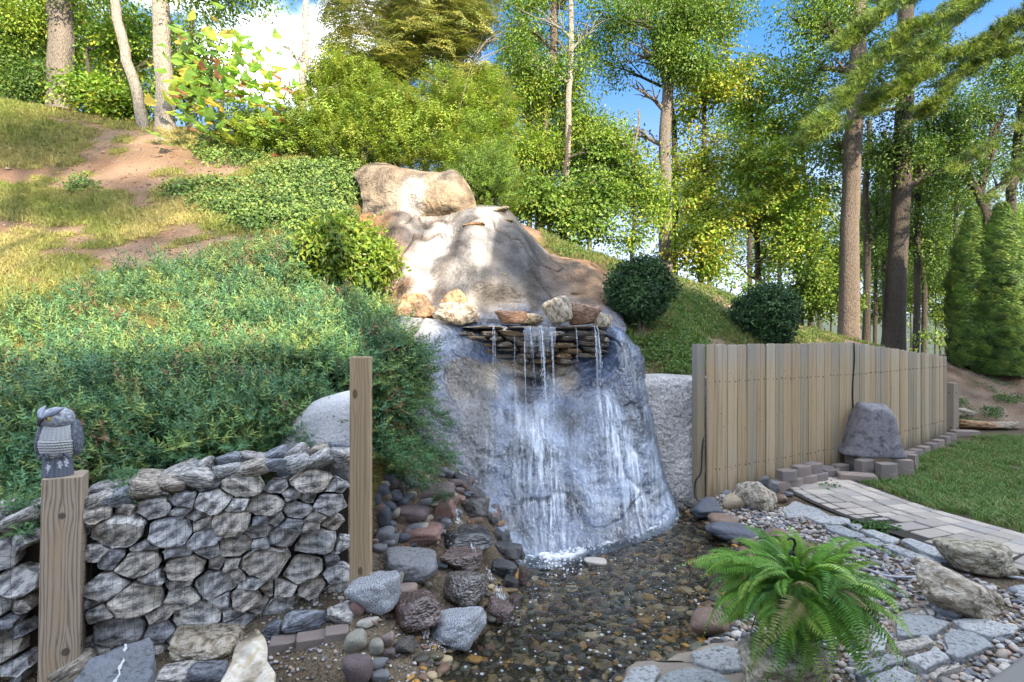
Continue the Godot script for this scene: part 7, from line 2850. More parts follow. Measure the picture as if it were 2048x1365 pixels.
# ---------------------------------------------------------------- trees of the ridge
func build_trees() -> void:
	var sunny := [Color(0.22, 0.35, 0.04), Color(0.18, 0.3, 0.04), Color(0.29, 0.37, 0.05), Color(0.14, 0.25, 0.035), Color(0.34, 0.36, 0.05)]
	var oak := [Color(0.13, 0.23, 0.035), Color(0.18, 0.28, 0.045), Color(0.095, 0.165, 0.035), Color(0.23, 0.31, 0.05)]
	var dim := [Color(0.09, 0.175, 0.04), Color(0.12, 0.21, 0.045), Color(0.07, 0.135, 0.035), Color(0.18, 0.25, 0.05)]
	var gold := [Color(0.31, 0.37, 0.045), Color(0.25, 0.35, 0.045), Color(0.19, 0.3, 0.04), Color(0.37, 0.36, 0.05)]
	var fir := [Color(0.26, 0.31, 0.07), Color(0.33, 0.36, 0.085), Color(0.19, 0.24, 0.06), Color(0.38, 0.39, 0.1)]
	# left of the picture
	tree("broadleaf_tree", "thick dark trunk at the upper left among leafy branches", "tree", "", [122, 210, 12.2, 120, 60, 12.3, 118, -150, 12.5, 116, -500, 13], 0.26, 0.2, "grey", [[60, -40, 12, 130, 90, 0.9], [200, -60, 12, 110, 70, 0.7], [20, 70, 12.8, 90, 80, 1.0], [90, 120, 13.4, 110, 70, 1.0], [210, 130, 13.2, 80, 70, 0.9], [180, 40, 13.4, 90, 60, 0.7]], "broad", sunny, M.leaf, 1.0, 1.0, false)
	tree("broadleaf_tree", "pale slender trunk leaning left beside the straight pale trunk", "tree", "", [292, 248, 10.6, 262, 150, 10.6, 240, 60, 10.7, 226, -20, 10.8, 215, -200, 11], 0.1, 0.075, "pale", [[190, -60, 10.8, 70, 50, 0.6], [250, -90, 11, 80, 50, 0.6]], "broad", oak, M.leaf, 1.0, 1.0, false)
	tree("broadleaf_tree", "straight pale grey trunk in full sun above the bare clay", "tree", "", [331, 256, 10.5, 326, 140, 10.5, 321, 20, 10.6, 317, -160, 10.8, 315, -420, 11], 0.165, 0.13, "pale", [[450, -30, 10.3, 110, 50, 0.8], [390, -60, 10.6, 90, 60, 0.7], [280, -90, 11, 90, 60, 0.6], [530, 10, 10.2, 40, 30, 0.5], [470, 20, 10.2, 40, 26, 0.5]], "broad", oak, M.leaf, 1.0, 1.0, false)
	tree("birch_tree", "slender white trunk with thin golden leaves against the open sky", "tree", "", [606, 290, 9.9, 604, 180, 9.9, 609, 70, 10, 617, -60, 10.2, 622, -220, 10.4], 0.075, 0.045, "white", [[590, 110, 9.8, 60, 50, 0.6], [640, 130, 10, 60, 50, 0.5], [570, 180, 9.8, 50, 40, 0.6], [670, 190, 10, 50, 50, 0.5], [560, 90, 10, 24, 30, 0.5]], "broad", gold, M.leaf, 0.8, 0.75)
	tree("understory_tree", "shrubby dark understory tree left of the thick dark trunk", "tree", "", [20, 215, 12.6, 22, 120, 12.6, 30, 0, 12.7], 0.06, 0.03, "dark", [[10, 150, 12.4, 80, 60, 1.2], [50, 175, 12.2, 70, 40, 1.2], [-30, 60, 12.8, 80, 80, 1.0], [130, 190, 12.6, 70, 40, 1.2], [0, 0, 13.4, 90, 70, 0.9]], "broad", dim, M.leaf)
	tree("understory_tree", "leafy understory tree between the thick dark trunk and leaning pale trunk", "tree", "", [185, 235, 11.6, 180, 170, 11.6, 172, 60, 11.8], 0.05, 0.025, "dark", [[180, 190, 11.4, 60, 40, 1.3], [230, 200, 11.3, 50, 40, 1.3], [260, 130, 12, 60, 60, 0.8], [300, 60, 12.2, 60, 50, 0.5], [220, 90, 12, 50, 50, 0.6], [395, 110, 12, 50, 50, 0.6], [370, 180, 11.6, 50, 50, 1.0], [270, 215, 11.2, 60, 26, 1.3]], "maple", sunny, M.leaf)
	# big-leaved sapling
	var foot := hit(440, 268, 6.0)
	var s := Soup.new()
	var t := thing("big_leaf_sapling", "sapling with very large light green leaves, some withered red-brown, by the pale trunks", "sapling", foot)
	var r0 := 9.7
	var leaf_mesh: Array = []
	for k in 4:
		var l := Soup.new()
		for h in 6:
			var a0 := h / 6.0
			var a1 := (h + 1) / 6.0
			var w0 := 0.5 * sin(PI * pow(a0, 0.7)) * 0.62
			var w1 := 0.5 * sin(PI * pow(a1, 0.7)) * 0.62
			var y0 := -0.35 * a0 * a0
			var y1 := -0.35 * a1 * a1
			for sg in [-1.0, 1.0]:
				var up := 0.1 + 0.05 * k
				l.quad(Vector3(0, y0, a0), Vector3(0, y1, a1), Vector3(sg * w1, y1 + up * w1 + 0.03 * sin(h * 2.0 + k), a1), Vector3(sg * w0, y0 + up * w0 + 0.03 * sin(h * 2.0 + k - 2.0), a0), Color.WHITE)
		leaf_mesh.append(make(l))
	var mats: Array = []
	for c in [Color(0.13, 0.22, 0.035), Color(0.17, 0.24, 0.04), Color(0.1, 0.17, 0.035), Color(0.24, 0.26, 0.04), Color(0.2, 0.085, 0.045), Color(0.3, 0.22, 0.045)]:
		var m := plain_mat(lin(c.r, c.g, c.b), 0.5)
		m.backlight_enabled = true
		m.backlight = lin(c.r * 3.0, c.g * 3.0, c.b * 3.0)
		mats.append(m)
	for st in [[400, 90], [440, 60], [480, 120], [520, 150], [395, 150], [545, 165], [450, 150], [500, 190], [420, 200], [540, 215], [465, 225], [370, 100], [380, 70], [360, 190], [425, 120], [560, 120], [510, 110], [470, 90], [530, 185]]:
		var b := P(st[0], st[1], r0 + rr(-0.5, 0.4)) - foot
		limb(s, Vector3(rr(-0.1, 0.1), 0, rr(-0.1, 0.1)), b, 0.022, 0.008, 0.1)
		for k in 19:
			var d := Vector3(R.randfn(), R.randfn() * 0.35 - 0.1, R.randfn()).normalized()
			var x := d.cross(Vector3.UP).normalized()
			var o := obj("leaf", leaf_mesh[k % 4], mats[[0, 0, 1, 1, 2, 2, 3, 0, 1, 5, 4][R.randi() % 11]], t)
			o.transform = Transform3D(Basis(x, x.cross(d) * -1.0, d) * Basis.from_scale(Vector3.ONE * rr(0.17, 0.3)), b + Vector3(rr(-0.3, 0.3), -0.045 * k + rr(-0.1, 0.3), rr(-0.3, 0.3)))
	obj("stem", make(s), M.twig, t)
	# sunlit thicket along the ridge behind the rock face
	var spots := [[560, 285, 9.8, 90, 60], [640, 260, 9.7, 80, 70], [700, 300, 9.5, 80, 60], [760, 250, 9.8, 80, 90], [820, 300, 9.6, 80, 60], [880, 240, 10, 90, 90], [950, 300, 9.5, 70, 70], [985, 360, 9.2, 60, 70], [925, 330, 9.3, 60, 50], [700, 200, 10.2, 80, 80], [640, 190, 10.4, 60, 60], [500, 262, 10, 70, 40], [970, 230, 10.2, 70, 80]]
	for k in spots.size():
		var q: Array = spots[k]
		var c := P(q[0], q[1], q[2])
		var base := Vector3(c.x, ground(c.x, c.z) - 0.1, c.z)
		var rank := spots.filter(func(w): return w[0] < q[0] or w[0] == q[0] and w[1] < q[1]).size()
		var o := thing("thicket_shrub", "%s from the left of the sunlit willowy shrubs along the ridge behind the rock" % ORD[rank], "shrub", base, "willowy shrubs on the ridge")
		var xf: Array = []
		var cols: Array = []
		var rx: float = q[3] / F * q[2]
		var ry: float = q[4] / F * q[2]
		var st := Soup.new()
		for j in 9:
			limb(st, Vector3(R.randfn() * 0.1, 0, R.randfn() * 0.1), c - base + Vector3(rr(-1, 1) * rx, rr(-0.2, 1) * ry, rr(-0.6, 0.6) * rx), 0.014, 0.003, 0.05)
		obj("stem", make(st), M.twig, o)
		for j in int(720.0 * rx * ry) + 40:
			var d := rdir() * pow(R.randf(), 0.4)
			var p := c - base + Vector3(d.x * rx, d.y * ry * 1.15, d.z * rx)
			xf.append(Transform3D(facing(Vector3.UP + Vector3(d.x, 0, d.z) * 0.9 + rdir() * 0.3) * Basis.from_scale(Vector3.ONE * rr(0.4, 0.8)), p))
			cols.append(pick([Color(0.25, 0.34, 0.045), Color(0.2, 0.3, 0.04), Color(0.3, 0.36, 0.05), Color(0.15, 0.24, 0.035)]) * 1.1)
		scatter(o, "foliage", C.narrow, M.leaf, xf, cols)
	# bush hanging over the cap rock
	var bc := P(975, 372, 8.7)
	var bush := thing("overhanging_shrub", "bright green shrub with pointed leaves hanging over the right end of the cap stones", "shrub", Vector3(bc.x, ground(bc.x, bc.z), bc.z))
	var bx: Array = []
	var bcol: Array = []
	for k in 360:
		var d := rdir() * pow(R.randf(), 0.4)
		bx.append(Transform3D(facing(Vector3.UP * 0.5 + d + Vector3(0, -0.2, 0.3)) * Basis.from_scale(Vector3.ONE * rr(0.6, 1.0)), bc - bush.position + Vector3(d.x * 0.42, d.y * 0.32, d.z * 0.4)))
		bcol.append(pick([Color(0.13, 0.23, 0.03), Color(0.17, 0.26, 0.04), Color(0.1, 0.18, 0.03)]))
	scatter(bush, "foliage", C.willow, M.leaf, bx, bcol)
	# wispy conifer in the middle
	tree("hemlock_tree", "fine-needled conifer with many thin grey branches in the middle of the ridge", "tree", "", [925, 330, 11.2, 920, 200, 11.3, 915, 80, 11.4, 905, -80, 11.6, 900, -300, 12], 0.11, 0.06, "pale", [[800, 120, 11, 110, 70, 0.75], [720, 60, 11, 80, 70, 0.7], [880, 40, 11, 110, 80, 0.75], [960, 100, 11.2, 80, 80, 0.75], [800, 0, 11.4, 120, 70, 0.8], [760, 190, 10.8, 100, 70, 0.8], [840, 250, 10.9, 110, 60, 0.8], [700, 130, 11, 70, 60, 0.7], [940, 160, 11.2, 80, 60, 0.8], [850, 100, 11, 100, 60, 0.8], [880, 170, 11, 100, 70, 0.6], [960, 220, 11.2, 70, 80, 0.6], [920, -40, 11.5, 110, 60, 0.8], [690, 0, 11.6, 60, 60, 0.6]], "spray", fir, M.needle, 3.6, 1.0)
	tree("hemlock_tree", "second wispy conifer trunk standing left behind the finer middle one", "tree", "", [790, 330, 11.8, 800, 200, 11.9, 820, 60, 12, 850, -100, 12.2], 0.07, 0.035, "pale", [[830, 230, 12, 90, 60, 0.6], [740, 140, 12, 80, 60, 0.6]], "spray", fir, M.needle, 3.2, 1.0)
	# middle to right oaks
	tree("oak_tree", "thin bare grey trunk curving upward right of the middle conifer", "tree", "", [1128, 340, 12.6, 1136, 230, 12.6, 1143, 120, 12.8, 1140, -40, 13, 1135, -260, 13.4], 0.075, 0.055, "pale", [[1080, 40, 13, 80, 70, 0.8], [1130, 110, 13, 70, 60, 0.7], [1190, 60, 13, 60, 60, 0.6], [1060, 130, 13, 60, 60, 0.9]], "broad", oak, M.leaf)
	tree("oak_tree", "oak with dark trunk and dense crown between the conifer and the curving trunk", "tree", "", [1075, 345, 13.2, 1085, 280, 13.2, 1105, 150, 13.3, 1110, 0, 13.5, 1110, -220, 14], 0.12, 0.08, "brown", [[1060, 230, 13, 60, 60, 1.0], [1110, 200, 13.4, 80, 70, 0.9], [1150, 260, 13.3, 60, 60, 0.9], [1050, 60, 13.6, 80, 80, 0.9], [1120, 10, 13.8, 100, 60, 0.8], [1080, 310, 13, 70, 50, 1.1], [1040, 330, 12.4, 60, 60, 1.1]], "broad", sunny, M.leaf)
	tree("understory_tree", "dense dark-leaved small tree above the rock face's right shoulder", "tree", "", [1120, 470, 11.8, 1120, 420, 11.8, 1130, 330, 12, 1140, 250, 12.2], 0.06, 0.03, "dark", [[1090, 410, 11.4, 70, 50, 0.95], [1160, 390, 11.8, 80, 60, 0.8], [1150, 450, 11.2, 70, 40, 0.95], [1210, 430, 11.6, 60, 60, 0.75], [1230, 360, 12.4, 60, 60, 0.9], [1190, 310, 12.8, 60, 60, 0.9], [1050, 390, 11, 50, 50, 1.2]], "maple", oak, M.leaf)
	tree("understory_tree", "leafy young tree left of the tall forked oak, thin foliage against the sky", "tree", "", [1262, 500, 12, 1268, 420, 12, 1272, 320, 12.2, 1278, 220, 12.4], 0.05, 0.02, "grey", [[1260, 440, 12, 60, 60, 0.75], [1270, 360, 12.2, 60, 70, 0.6], [1240, 290, 12.6, 50, 60, 0.6], [1290, 470, 11.6, 60, 50, 0.8], [1300, 410, 12.4, 50, 60, 0.9]], "broad", sunny, M.leaf)
	tree("oak_tree", "tall oak with straight grey trunk forking high up, right of the rock face", "tree", "", [1333, 545, 13, 1331, 430, 13, 1331, 290, 13.1, 1335, 170, 13.2, 1352, 40, 13.3, 1375, -150, 13.6], 0.165, 0.1, "grey", [[1310, 40, 12.8, 90, 60, 1.1], [1380, 60, 13, 90, 60, 1.0], [1290, 110, 12.8, 70, 50, 1.0], [1370, 130, 12.8, 70, 40, 1.0], [1280, 180, 13, 50, 40, 0.6], [1440, 30, 13.2, 80, 50, 0.8], [1250, 30, 13.2, 60, 60, 0.8], [1400, -40, 13.4, 120, 60, 0.9], [1270, 270, 13.6, 30, 34, 0.5]], "broad", oak, M.leaf)
	tree("oak_tree", "thinner trunk standing close behind the tall forked oak", "tree", "", [1350, 540, 14, 1349, 400, 14, 1348, 250, 14.2, 1325, 150, 14.3, 1300, 60, 14.4], 0.085, 0.05, "dark", [[1210, 130, 14, 60, 50, 0.5], [1300, 0, 14.4, 80, 60, 0.8]], "broad", oak, M.leaf)
	# bright layered maples
	var maples := [
		["golden-green maple with layered leaves, nearest the tall forked oak", [1400, 560, 13.6, 1405, 420, 13.6, 1410, 250, 13.8, 1415, 100, 14], [[1400, 200, 13.6, 90, 60, 1.0], [1440, 280, 13.4, 90, 50, 1.1], [1390, 340, 13.4, 80, 50, 1.1], [1430, 410, 13.2, 90, 50, 0.85], [1400, 480, 13, 80, 50, 0.85], [1440, 150, 13.8, 80, 50, 0.8], [1370, 520, 12.8, 60, 40, 0.85]], gold],
		["bright green maple with layered leaves left of the leaning dark trunk", [1520, 590, 14.4, 1515, 450, 14.4, 1505, 300, 14.6, 1500, 150, 14.8], [[1510, 180, 14.4, 100, 60, 1.0], [1560, 250, 14.4, 90, 60, 0.9], [1500, 330, 14, 100, 60, 1.1], [1560, 400, 14, 90, 60, 1.1], [1490, 450, 13.8, 90, 60, 0.9], [1550, 500, 13.6, 90, 50, 0.85], [1480, 530, 13.2, 90, 40, 0.85], [1590, 180, 14.8, 70, 50, 0.7]], sunny],
		["darker green maple close to the tall pine's left side", [1625, 640, 15, 1620, 500, 15, 1612, 380, 15, 1600, 250, 15.2], [[1620, 420, 14.8, 70, 60, 0.9], [1600, 520, 14.4, 80, 60, 1.1], [1640, 580, 14, 70, 50, 1.2], [1570, 570, 13.8, 80, 40, 1.2], [1640, 330, 15, 60, 60, 0.7]], oak]]
	for q in maples:
		tree("maple_tree", q[0], "tree", "layered maples on the ridge", q[1], 0.085, 0.04, "dark", q[2], "maple", q[3], M.leaf)
	tree("oak_tree", "dark trunk leaning left with sparse leaves, seen against open sky", "tree", "", [1602, 560, 15, 1598, 420, 15, 1580, 330, 15, 1550, 275, 15.2], 0.085, 0.05, "dark", [[1560, 230, 15, 50, 40, 0.5], [1640, 300, 15, 50, 50, 0.5], [1620, 240, 15.2, 60, 50, 0.5]], "broad", dim, M.leaf)
	# the pine and its neighbours
	tree("pine_tree", "tall pine with thick straight grey-brown trunk behind the wooden fence", "tree", "", [1697, 690, 12, 1698, 560, 12, 1702, 400, 12.1, 1708, 250, 12.2, 1716, 80, 12.4, 1722, -120, 12.7, 1728, -400, 13], 0.2, 0.145, "brown", [[1650, 60, 12.6, 80, 50, 0.8], [1760, 120, 12.8, 80, 60, 0.7], [1640, 140, 12.8, 70, 50, 0.8], [1700, -20, 12.8, 110, 60, 0.9], [1740, 200, 13, 60, 50, 0.7], [1600, 50, 13, 60, 60, 0.6], [1680, 300, 13, 50, 40, 0.7]], "broad", oak, M.leaf)
	tree("pine_tree", "second tall trunk, darker, right of the thick pine trunk", "tree", "", [1786, 695, 12.8, 1793, 540, 12.8, 1802, 380, 12.9, 1810, 230, 13, 1812, 60, 13.2, 1815, -140, 13.5], 0.22, 0.15, "dark", [[1790, 300, 13, 70, 60, 0.8], [1850, 230, 13.4, 80, 60, 0.7], [1780, 180, 13.2, 80, 60, 0.7], [1860, 330, 13.2, 70, 60, 0.8], [1830, 100, 13.6, 90, 60, 0.6]], "broad", dim, M.leaf)
	tree("broadleaf_tree", "dark trunk dividing into wide bare limbs behind the clipped cone evergreens", "tree", "", [1975, 640, 13.6, 1976, 520, 13.6, 1974, 440, 13.6, 1960, 395, 13.7], 0.16, 0.11, "dark", [[1870, 270, 13.6, 50, 50, 0.7], [1920, 330, 13.6, 60, 60, 0.8], [1990, 300, 13.8, 70, 60, 0.8], [2030, 350, 13.6, 60, 60, 0.9], [1920, 240, 14, 70, 60, 0.7], [2010, 230, 14, 70, 60, 0.7]], "broad", dim, M.leaf)
	tree("broadleaf_tree", "dark trunk leaning right at the picture's right edge", "tree", "", [2005, 600, 14, 2018, 450, 14, 2032, 330, 14, 2045, 220, 14.2, 2062, 60, 14.5], 0.12, 0.085, "dark", [[2050, 180, 14, 70, 60, 0.8], [2000, 130, 14.4, 70, 60, 0.7], [2070, 290, 14, 60, 60, 0.9]], "broad", oak, M.leaf)
	var thin := [[1730, 690, 15.5, 1733, 400, 15.7, 0.1, "thin dark trunk just right of the thick pine trunk"], [1828, 700, 15, 1835, 450, 15.2, 0.09, "thin dark trunk right of the second tall trunk"], [1850, 700, 16, 1838, 430, 16.2, 0.075, "slanting thin trunk between second tall trunk and cone evergreens"], [1768, 690, 16.5, 1765, 420, 16.6, 0.08, "thin trunk seen between the two tall trunks"], [1745, 700, 17, 1752, 470, 17, 0.06, "thinnest trunk between the two tall trunks"], [1905, 700, 16, 1912, 480, 16.2, 0.07, "thin trunk directly left of the cone evergreens"]]
	for q in thin:
		tree("thin_tree", q[7], "tree", "thin trunks behind the fence", [q[0], q[1], q[2], (q[0] + q[3]) * 0.5 + 3, (q[1] + q[4]) * 0.5, q[2], q[3], q[4], q[5], q[3] + 6, q[4] - 160, q[5] + 0.3], q[6], q[6] * 0.7, "dark", [[q[3], q[4] - 60, q[5], 70, 70, 0.7], [q[3] + 20, q[4] + 60, q[5], 60, 60, 0.6]], "broad", dim, M.leaf)
	# undergrowth behind the fence line, lit from this side
	var under := [[1660, 610, 15, 60, 50], [1750, 620, 18, 60, 50], [1820, 600, 19, 60, 60], [1870, 560, 18, 60, 60], [1890, 640, 17, 50, 50], [1740, 520, 20, 70, 60], [1850, 480, 20, 70, 60], [1690, 480, 20, 70, 60], [1900, 430, 18, 60, 60], [2040, 560, 17, 60, 80], [2030, 460, 18, 60, 60], [1460, 590, 14, 70, 30], [1790, 400, 18, 60, 60], [1880, 680, 14, 40, 26]]
	for q in under:
		tree("understory_shrub", "%s from the left of the pale leafy shrubs among the trunks behind the fence" % ORD[under.filter(func(w): return w[0] < q[0] or w[0] == q[0] and w[1] < q[1]).size()], "shrub", "undergrowth between the trunks", [q[0], q[1] + q[4] * 1.1, q[2], q[0] + 2, q[1], q[2], q[0] + 4, q[1] - q[4] * 0.6, q[2]], 0.03, 0.012, "dark", [[q[0] - q[3] * 0.4, q[1], q[2], q[3] * 0.7, q[4] * 0.7, 1.1], [q[0] + q[3] * 0.4, q[1] - q[4] * 0.3, q[2], q[3] * 0.7, q[4] * 0.7, 1.0]], "maple", [Color(0.19, 0.3, 0.05), Color(0.26, 0.35, 0.07), Color(0.14, 0.23, 0.045)], M.leaf, 0.8)
	# farther woods seen through the gaps
	var far := [[80, 60, 20], [230, 90, 21], [380, 120, 22], [1060, 180, 24], [1180, 340, 26], [1420, 420, 28], [1560, 480, 30], [1800, 520, 40], [1912, 560, 38], [2020, 500, 30], [1640, 480, 34], [1100, 380, 24], [-30, 120, 20], [2060, 330, 26], [1500, 300, 26]]
	for q in far:
		var w: float = 75.0
		tree("distant_tree", "%s from the left of the distant trees glimpsed through gaps in the woodland" % ORD[far.filter(func(w): return w[0] < q[0]).size()], "tree", "distant trees beyond the ridge", [q[0], q[1] + 150.0 * 20.0 / q[2], q[2], q[0], q[1], q[2], q[0] + 5, q[1] - 80.0, q[2]], 0.14, 0.06, "dark", [[q[0] - 40, q[1], q[2], w, 60, 0.55], [q[0] + 40, q[1] + 30, q[2], w, 60, 0.55], [q[0], q[1] - 60, q[2], w, 60, 0.5]], "broad", dim, M.leaf, 0.4, 1.5)
	# pine boughs sweeping in from the upper right
	build_boughs()
	# clipped cones
	for q in [[1946, 725, 428, 11.2, 40, "left-hand slim clipped cone evergreen at the garden's far edge"], [2006, 728, 420, 10.9, 58, "broader clipped cone evergreen, right of the slim one, lit on its right side"]]:
		var d: float = q[3]
		var base := P(q[0], q[1], d)
		base.y = ground(base.x, base.z)
		var top := P(q[0], q[2], d)
		var h := top.y - base.y
		var rad: float = q[4] / F * d
		var o := thing("cone_evergreen", q[5], "evergreen", base)
		var st := Soup.new()
		st.tube([Vector3.ZERO, Vector3(0, h * 0.85, 0)], [0.05, 0.01], 8, Color.WHITE)
		obj("trunk", make(st), M.bark.dark, o)
		var xf: Array = []
		var cols: Array = []
		for k in 5200:
			var y := R.randf()
			var prof := pow(sin(PI * clampf(0.12 + 0.88 * pow(1.0 - y, 0.75) * 0.62, 0, 1)), 0.9) * smoothstep(1.0, 0.72, y) * 0.55 + 0.45 * sqrt(maxf(0.0, 1.0 - y * y))
			var a := R.randf() * TAU
			var f := pow(R.randf(), 0.25) * (1.0 + 0.32 * N1.get_noise_3d(cos(a) * 90.0, y * 420.0, sin(a) * 90.0 + q[0]))
			var out := Vector3(cos(a), 0.5, sin(a))
			var x := Vector3.UP.cross(out).normalized()
			var z := (Vector3.UP * 0.9 + out * 0.6 + rdir() * 0.3).normalized()
			x = x.cross(z).cross(z).normalized()
			xf.append(Transform3D(Basis(x, z.cross(x), z) * Basis.from_scale(Vector3.ONE * rr(0.7, 1.2)), Vector3(cos(a) * rad * prof * f, y * h, sin(a) * rad * prof * f)))
			cols.append(pick([Color(0.1, 0.19, 0.04), Color(0.13, 0.23, 0.045), Color(0.07, 0.13, 0.035), Color(0.18, 0.26, 0.05)]))
		scatter(o, "foliage", C.cone, M.needle, xf, cols)


func build_boughs() -> void:
	var foot := P(2420, 900, 9.6)
	foot.y = ground(foot.x, foot.z) - 0.1
	var t := thing("white_pine", "long-needled pine whose bright boughs sweep in from the upper right", "tree", foot)
	var s := Soup.new()
	var top := Vector3(0.3, 13.0, -0.3)
	s.tube([Vector3.ZERO, top * 0.33, top * 0.66, top], [0.3, 0.26, 0.2, 0.12], 14, Color.WHITE)
	obj("trunk", make(s), M.bark.brown, t)
	var tw := Soup.new()
	var xf: Array = []
	var cols: Array = []
	var boughs := [
		[2400, -260, 9.6, 1640, 262, 9.4, 0.075, 1.2], [2400, -180, 9.6, 1770, 195, 9.9, 0.06, 1.2], [2400, -330, 9.6, 1700, 80, 9.2, 0.075, 1.2], [2400, -120, 9.8, 1880, 210, 10.2, 0.06, 1.2], [2400, -420, 9.6, 1800, -20, 9.6, 0.08, 1.2], [2380, -60, 10, 1960, 130, 10.4, 0.06, 1.0],
		[2400, 60, 10, 1930, 330, 11, 0.05, 0.5], [2400, 100, 10.2, 1990, 400, 11, 0.05, 0.4], [2400, -380, 10.4, 1930, 20, 10.6, 0.07, 1.0], [2390, -300, 9, 1840, 120, 9.0, 0.06, 1.0], [1810, 220, 13, 1610, 285, 11.6, 0.05, 0.7], [2400, -500, 10, 1980, -40, 10, 0.08, 1.0]]
	for q in boughs:
		var a := P(q[0], q[1], q[2]) - foot
		var b := P(q[3], q[4], q[5]) - foot
		if q[0] > 2000:
			a = Vector3(0.2, a.y, -0.2)
		var pts := limb(tw, a, b, 0.05, 0.008, 0.25)
		var ln := a.distance_to(b)
		for k in int(80.0 * q[7] * ln / 4.0):
			var f := 1.0 - pow(R.randf(), 1.25) * 0.72
			var p := along(pts, f)
			var spread: float = (0.16 + 0.5 * (1.0 - f)) * (1.0 if f < 0.96 else 0.5)
			var dir := (b - a).normalized()
			var side := dir.cross(Vector3.UP).normalized() * (1.0 if R.randf() < 0.5 else -1.0)
			var reach := R.randf()
			var tip := p + side * reach * spread * 1.5 + dir * reach * 0.3 + Vector3(0, rr(-0.07, 0.1), 0)
			if R.randf() < 0.16:
				tw.tube([p, tip], [0.006, 0.003], 4, Color.WHITE, false)
			var out := (dir * 0.7 + side * 0.55 + Vector3(0, 0.35, 0) + rdir() * 0.35).normalized()
			var x := Vector3.UP.cross(out).normalized()
			for j in 3:
				xf.append(Transform3D(Basis(x, out.cross(x), out) * Basis.from_scale(Vector3.ONE * rr(0.8, 1.25)), tip + rdir() * 0.09))
				cols.append(pick([Color(0.19, 0.27, 0.035), Color(0.14, 0.22, 0.035), Color(0.24, 0.3, 0.045), Color(0.075, 0.13, 0.03)]))
	obj("limb", make(tw), M.bark.brown, t)
	scatter(t, "needles", C.pine, M.needle, xf, cols)


# ---------------------------------------------------------------- fern on its boulder
func build_fern() -> void:
	stone("boulder", "big brown boulder under the fern at the near edge", "boulder", "", 1602, 1420, 190, 160, C.big[0], M.lichen, 0.05, 0.8, 2.12, 0.0)
	var c := P(1592, 1178, 2.3)
	var t := thing("fern", "lush green sword fern in a dark pot with black hook, on the brown boulder", "fern", c)
	var pot := Soup.new()
	var rows: Array = []
	for q in [[0.0, 0.0], [0.12, 0.0], [0.13, -0.01], [0.105, -0.15], [0.0, -0.15]]:
		var row: Array = []
		for k in 25:
			var a := -k * TAU / 24.0
			row.append(Vector3(sin(a) * q[0], q[1] - 0.02, cos(a) * q[0]))
		rows.append(row)
	obj("pot", grid(rows, [], false), M.black, t)
	var hook := Soup.new()
	var pts: Array = []
	for q in [[1579, 1122, 2.3], [1584, 1108, 2.3], [1588, 1096, 2.3], [1591, 1088, 2.3], [1588, 1079, 2.3], [1580, 1077, 2.3], [1574, 1081, 2.3]]:
		pts.append(P(q[0], q[1], q[2]) - c)
	hook.tube(pts, [0.006, 0.006, 0.005, 0.006, 0.006, 0.005, 0.003], 8, Color.WHITE)
	var crown: Vector3 = pts[1]
	hook.tube([crown + Vector3(0, 0.012, 0), crown, crown - Vector3(0, 0.014, 0)], [0.006, 0.014, 0.009], 8, Color.WHITE)
	for k in 3:
		var a := k * TAU / 3.0 + 0.4
		hook.tube([crown, crown.lerp(Vector3(cos(a) * 0.12, -0.02, sin(a) * 0.12), 0.4), Vector3(cos(a) * 0.12, -0.02, sin(a) * 0.12)], [0.0025, 0.0025, 0.0025], 5, Color.WHITE)
	obj("hanger", make(hook), M.black, t)
	var kinds: Array = []
	for k in 7:
		kinds.append(frond(1200 + k, 0.35))
	var mats: Array = []
	for q in [[0.12, 0.26, 0.03], [0.085, 0.2, 0.03], [0.16, 0.31, 0.04], [0.22, 0.34, 0.05], [0.2, 0.17, 0.06]]:
		var m := leaf_mat(Color(0.5, 0.7, 0.25))
		m.albedo_color = lin(q[0], q[1], q[2])
		mats.append(m)
	for k in 230:
		var a := R.randf() * TAU
		var steep := pow(R.randf(), 0.75)
		var o := obj("frond", kinds[k % 7], mats[[0, 0, 1, 1, 2, 3, 0, 1, 2, 2, 3, 4][R.randi() % 12]], t)
		var size := rr(0.55, 1.12) * (1.0 if steep > 0.3 else 0.72)
		o.transform = Transform3D(Basis(Vector3.UP, a) * Basis(Vector3.RIGHT, lerpf(-1.25, 0.3, steep)) * Basis(Vector3(0, 0, 1), rr(-0.7, 0.7)) * Basis.from_scale(Vector3.ONE * size), Vector3(sin(a + rr(-1, 1)), 0, cos(a)) * rr(0.0, 0.13) + Vector3(0, rr(-0.05, 0.03), 0))
	# grey cap at the near right corner
	var s := Soup.new()
	var poly := [Vector3(0.56, 1.0, -0.812), Vector3(1.51, 1.0, -1.372), Vector3(1.9, 1.0, -0.7), Vector3(0.95, 1.0, -0.14)]
	var grey := plain_mat(lin(0.13, 0.126, 0.115), 0.7)
	var rail := thing("railing", "flat dull grey railing cap cutting the near right corner", "railing", Vector3(1.2, 0.05, -0.8))
	obj("cap", slab(poly.map(func(p): return p - rail.position), 0.04, 3, 0.0), grey, rail)
	for q in [Vector3(1.45, 0.5, -1.05), Vector3(1.0, 0.5, -0.4)]:
		obj("rail_post", bevel_box(Vector3(0.09, 0.92, 0.09), 0.004), grey, rail).position = q - rail.position


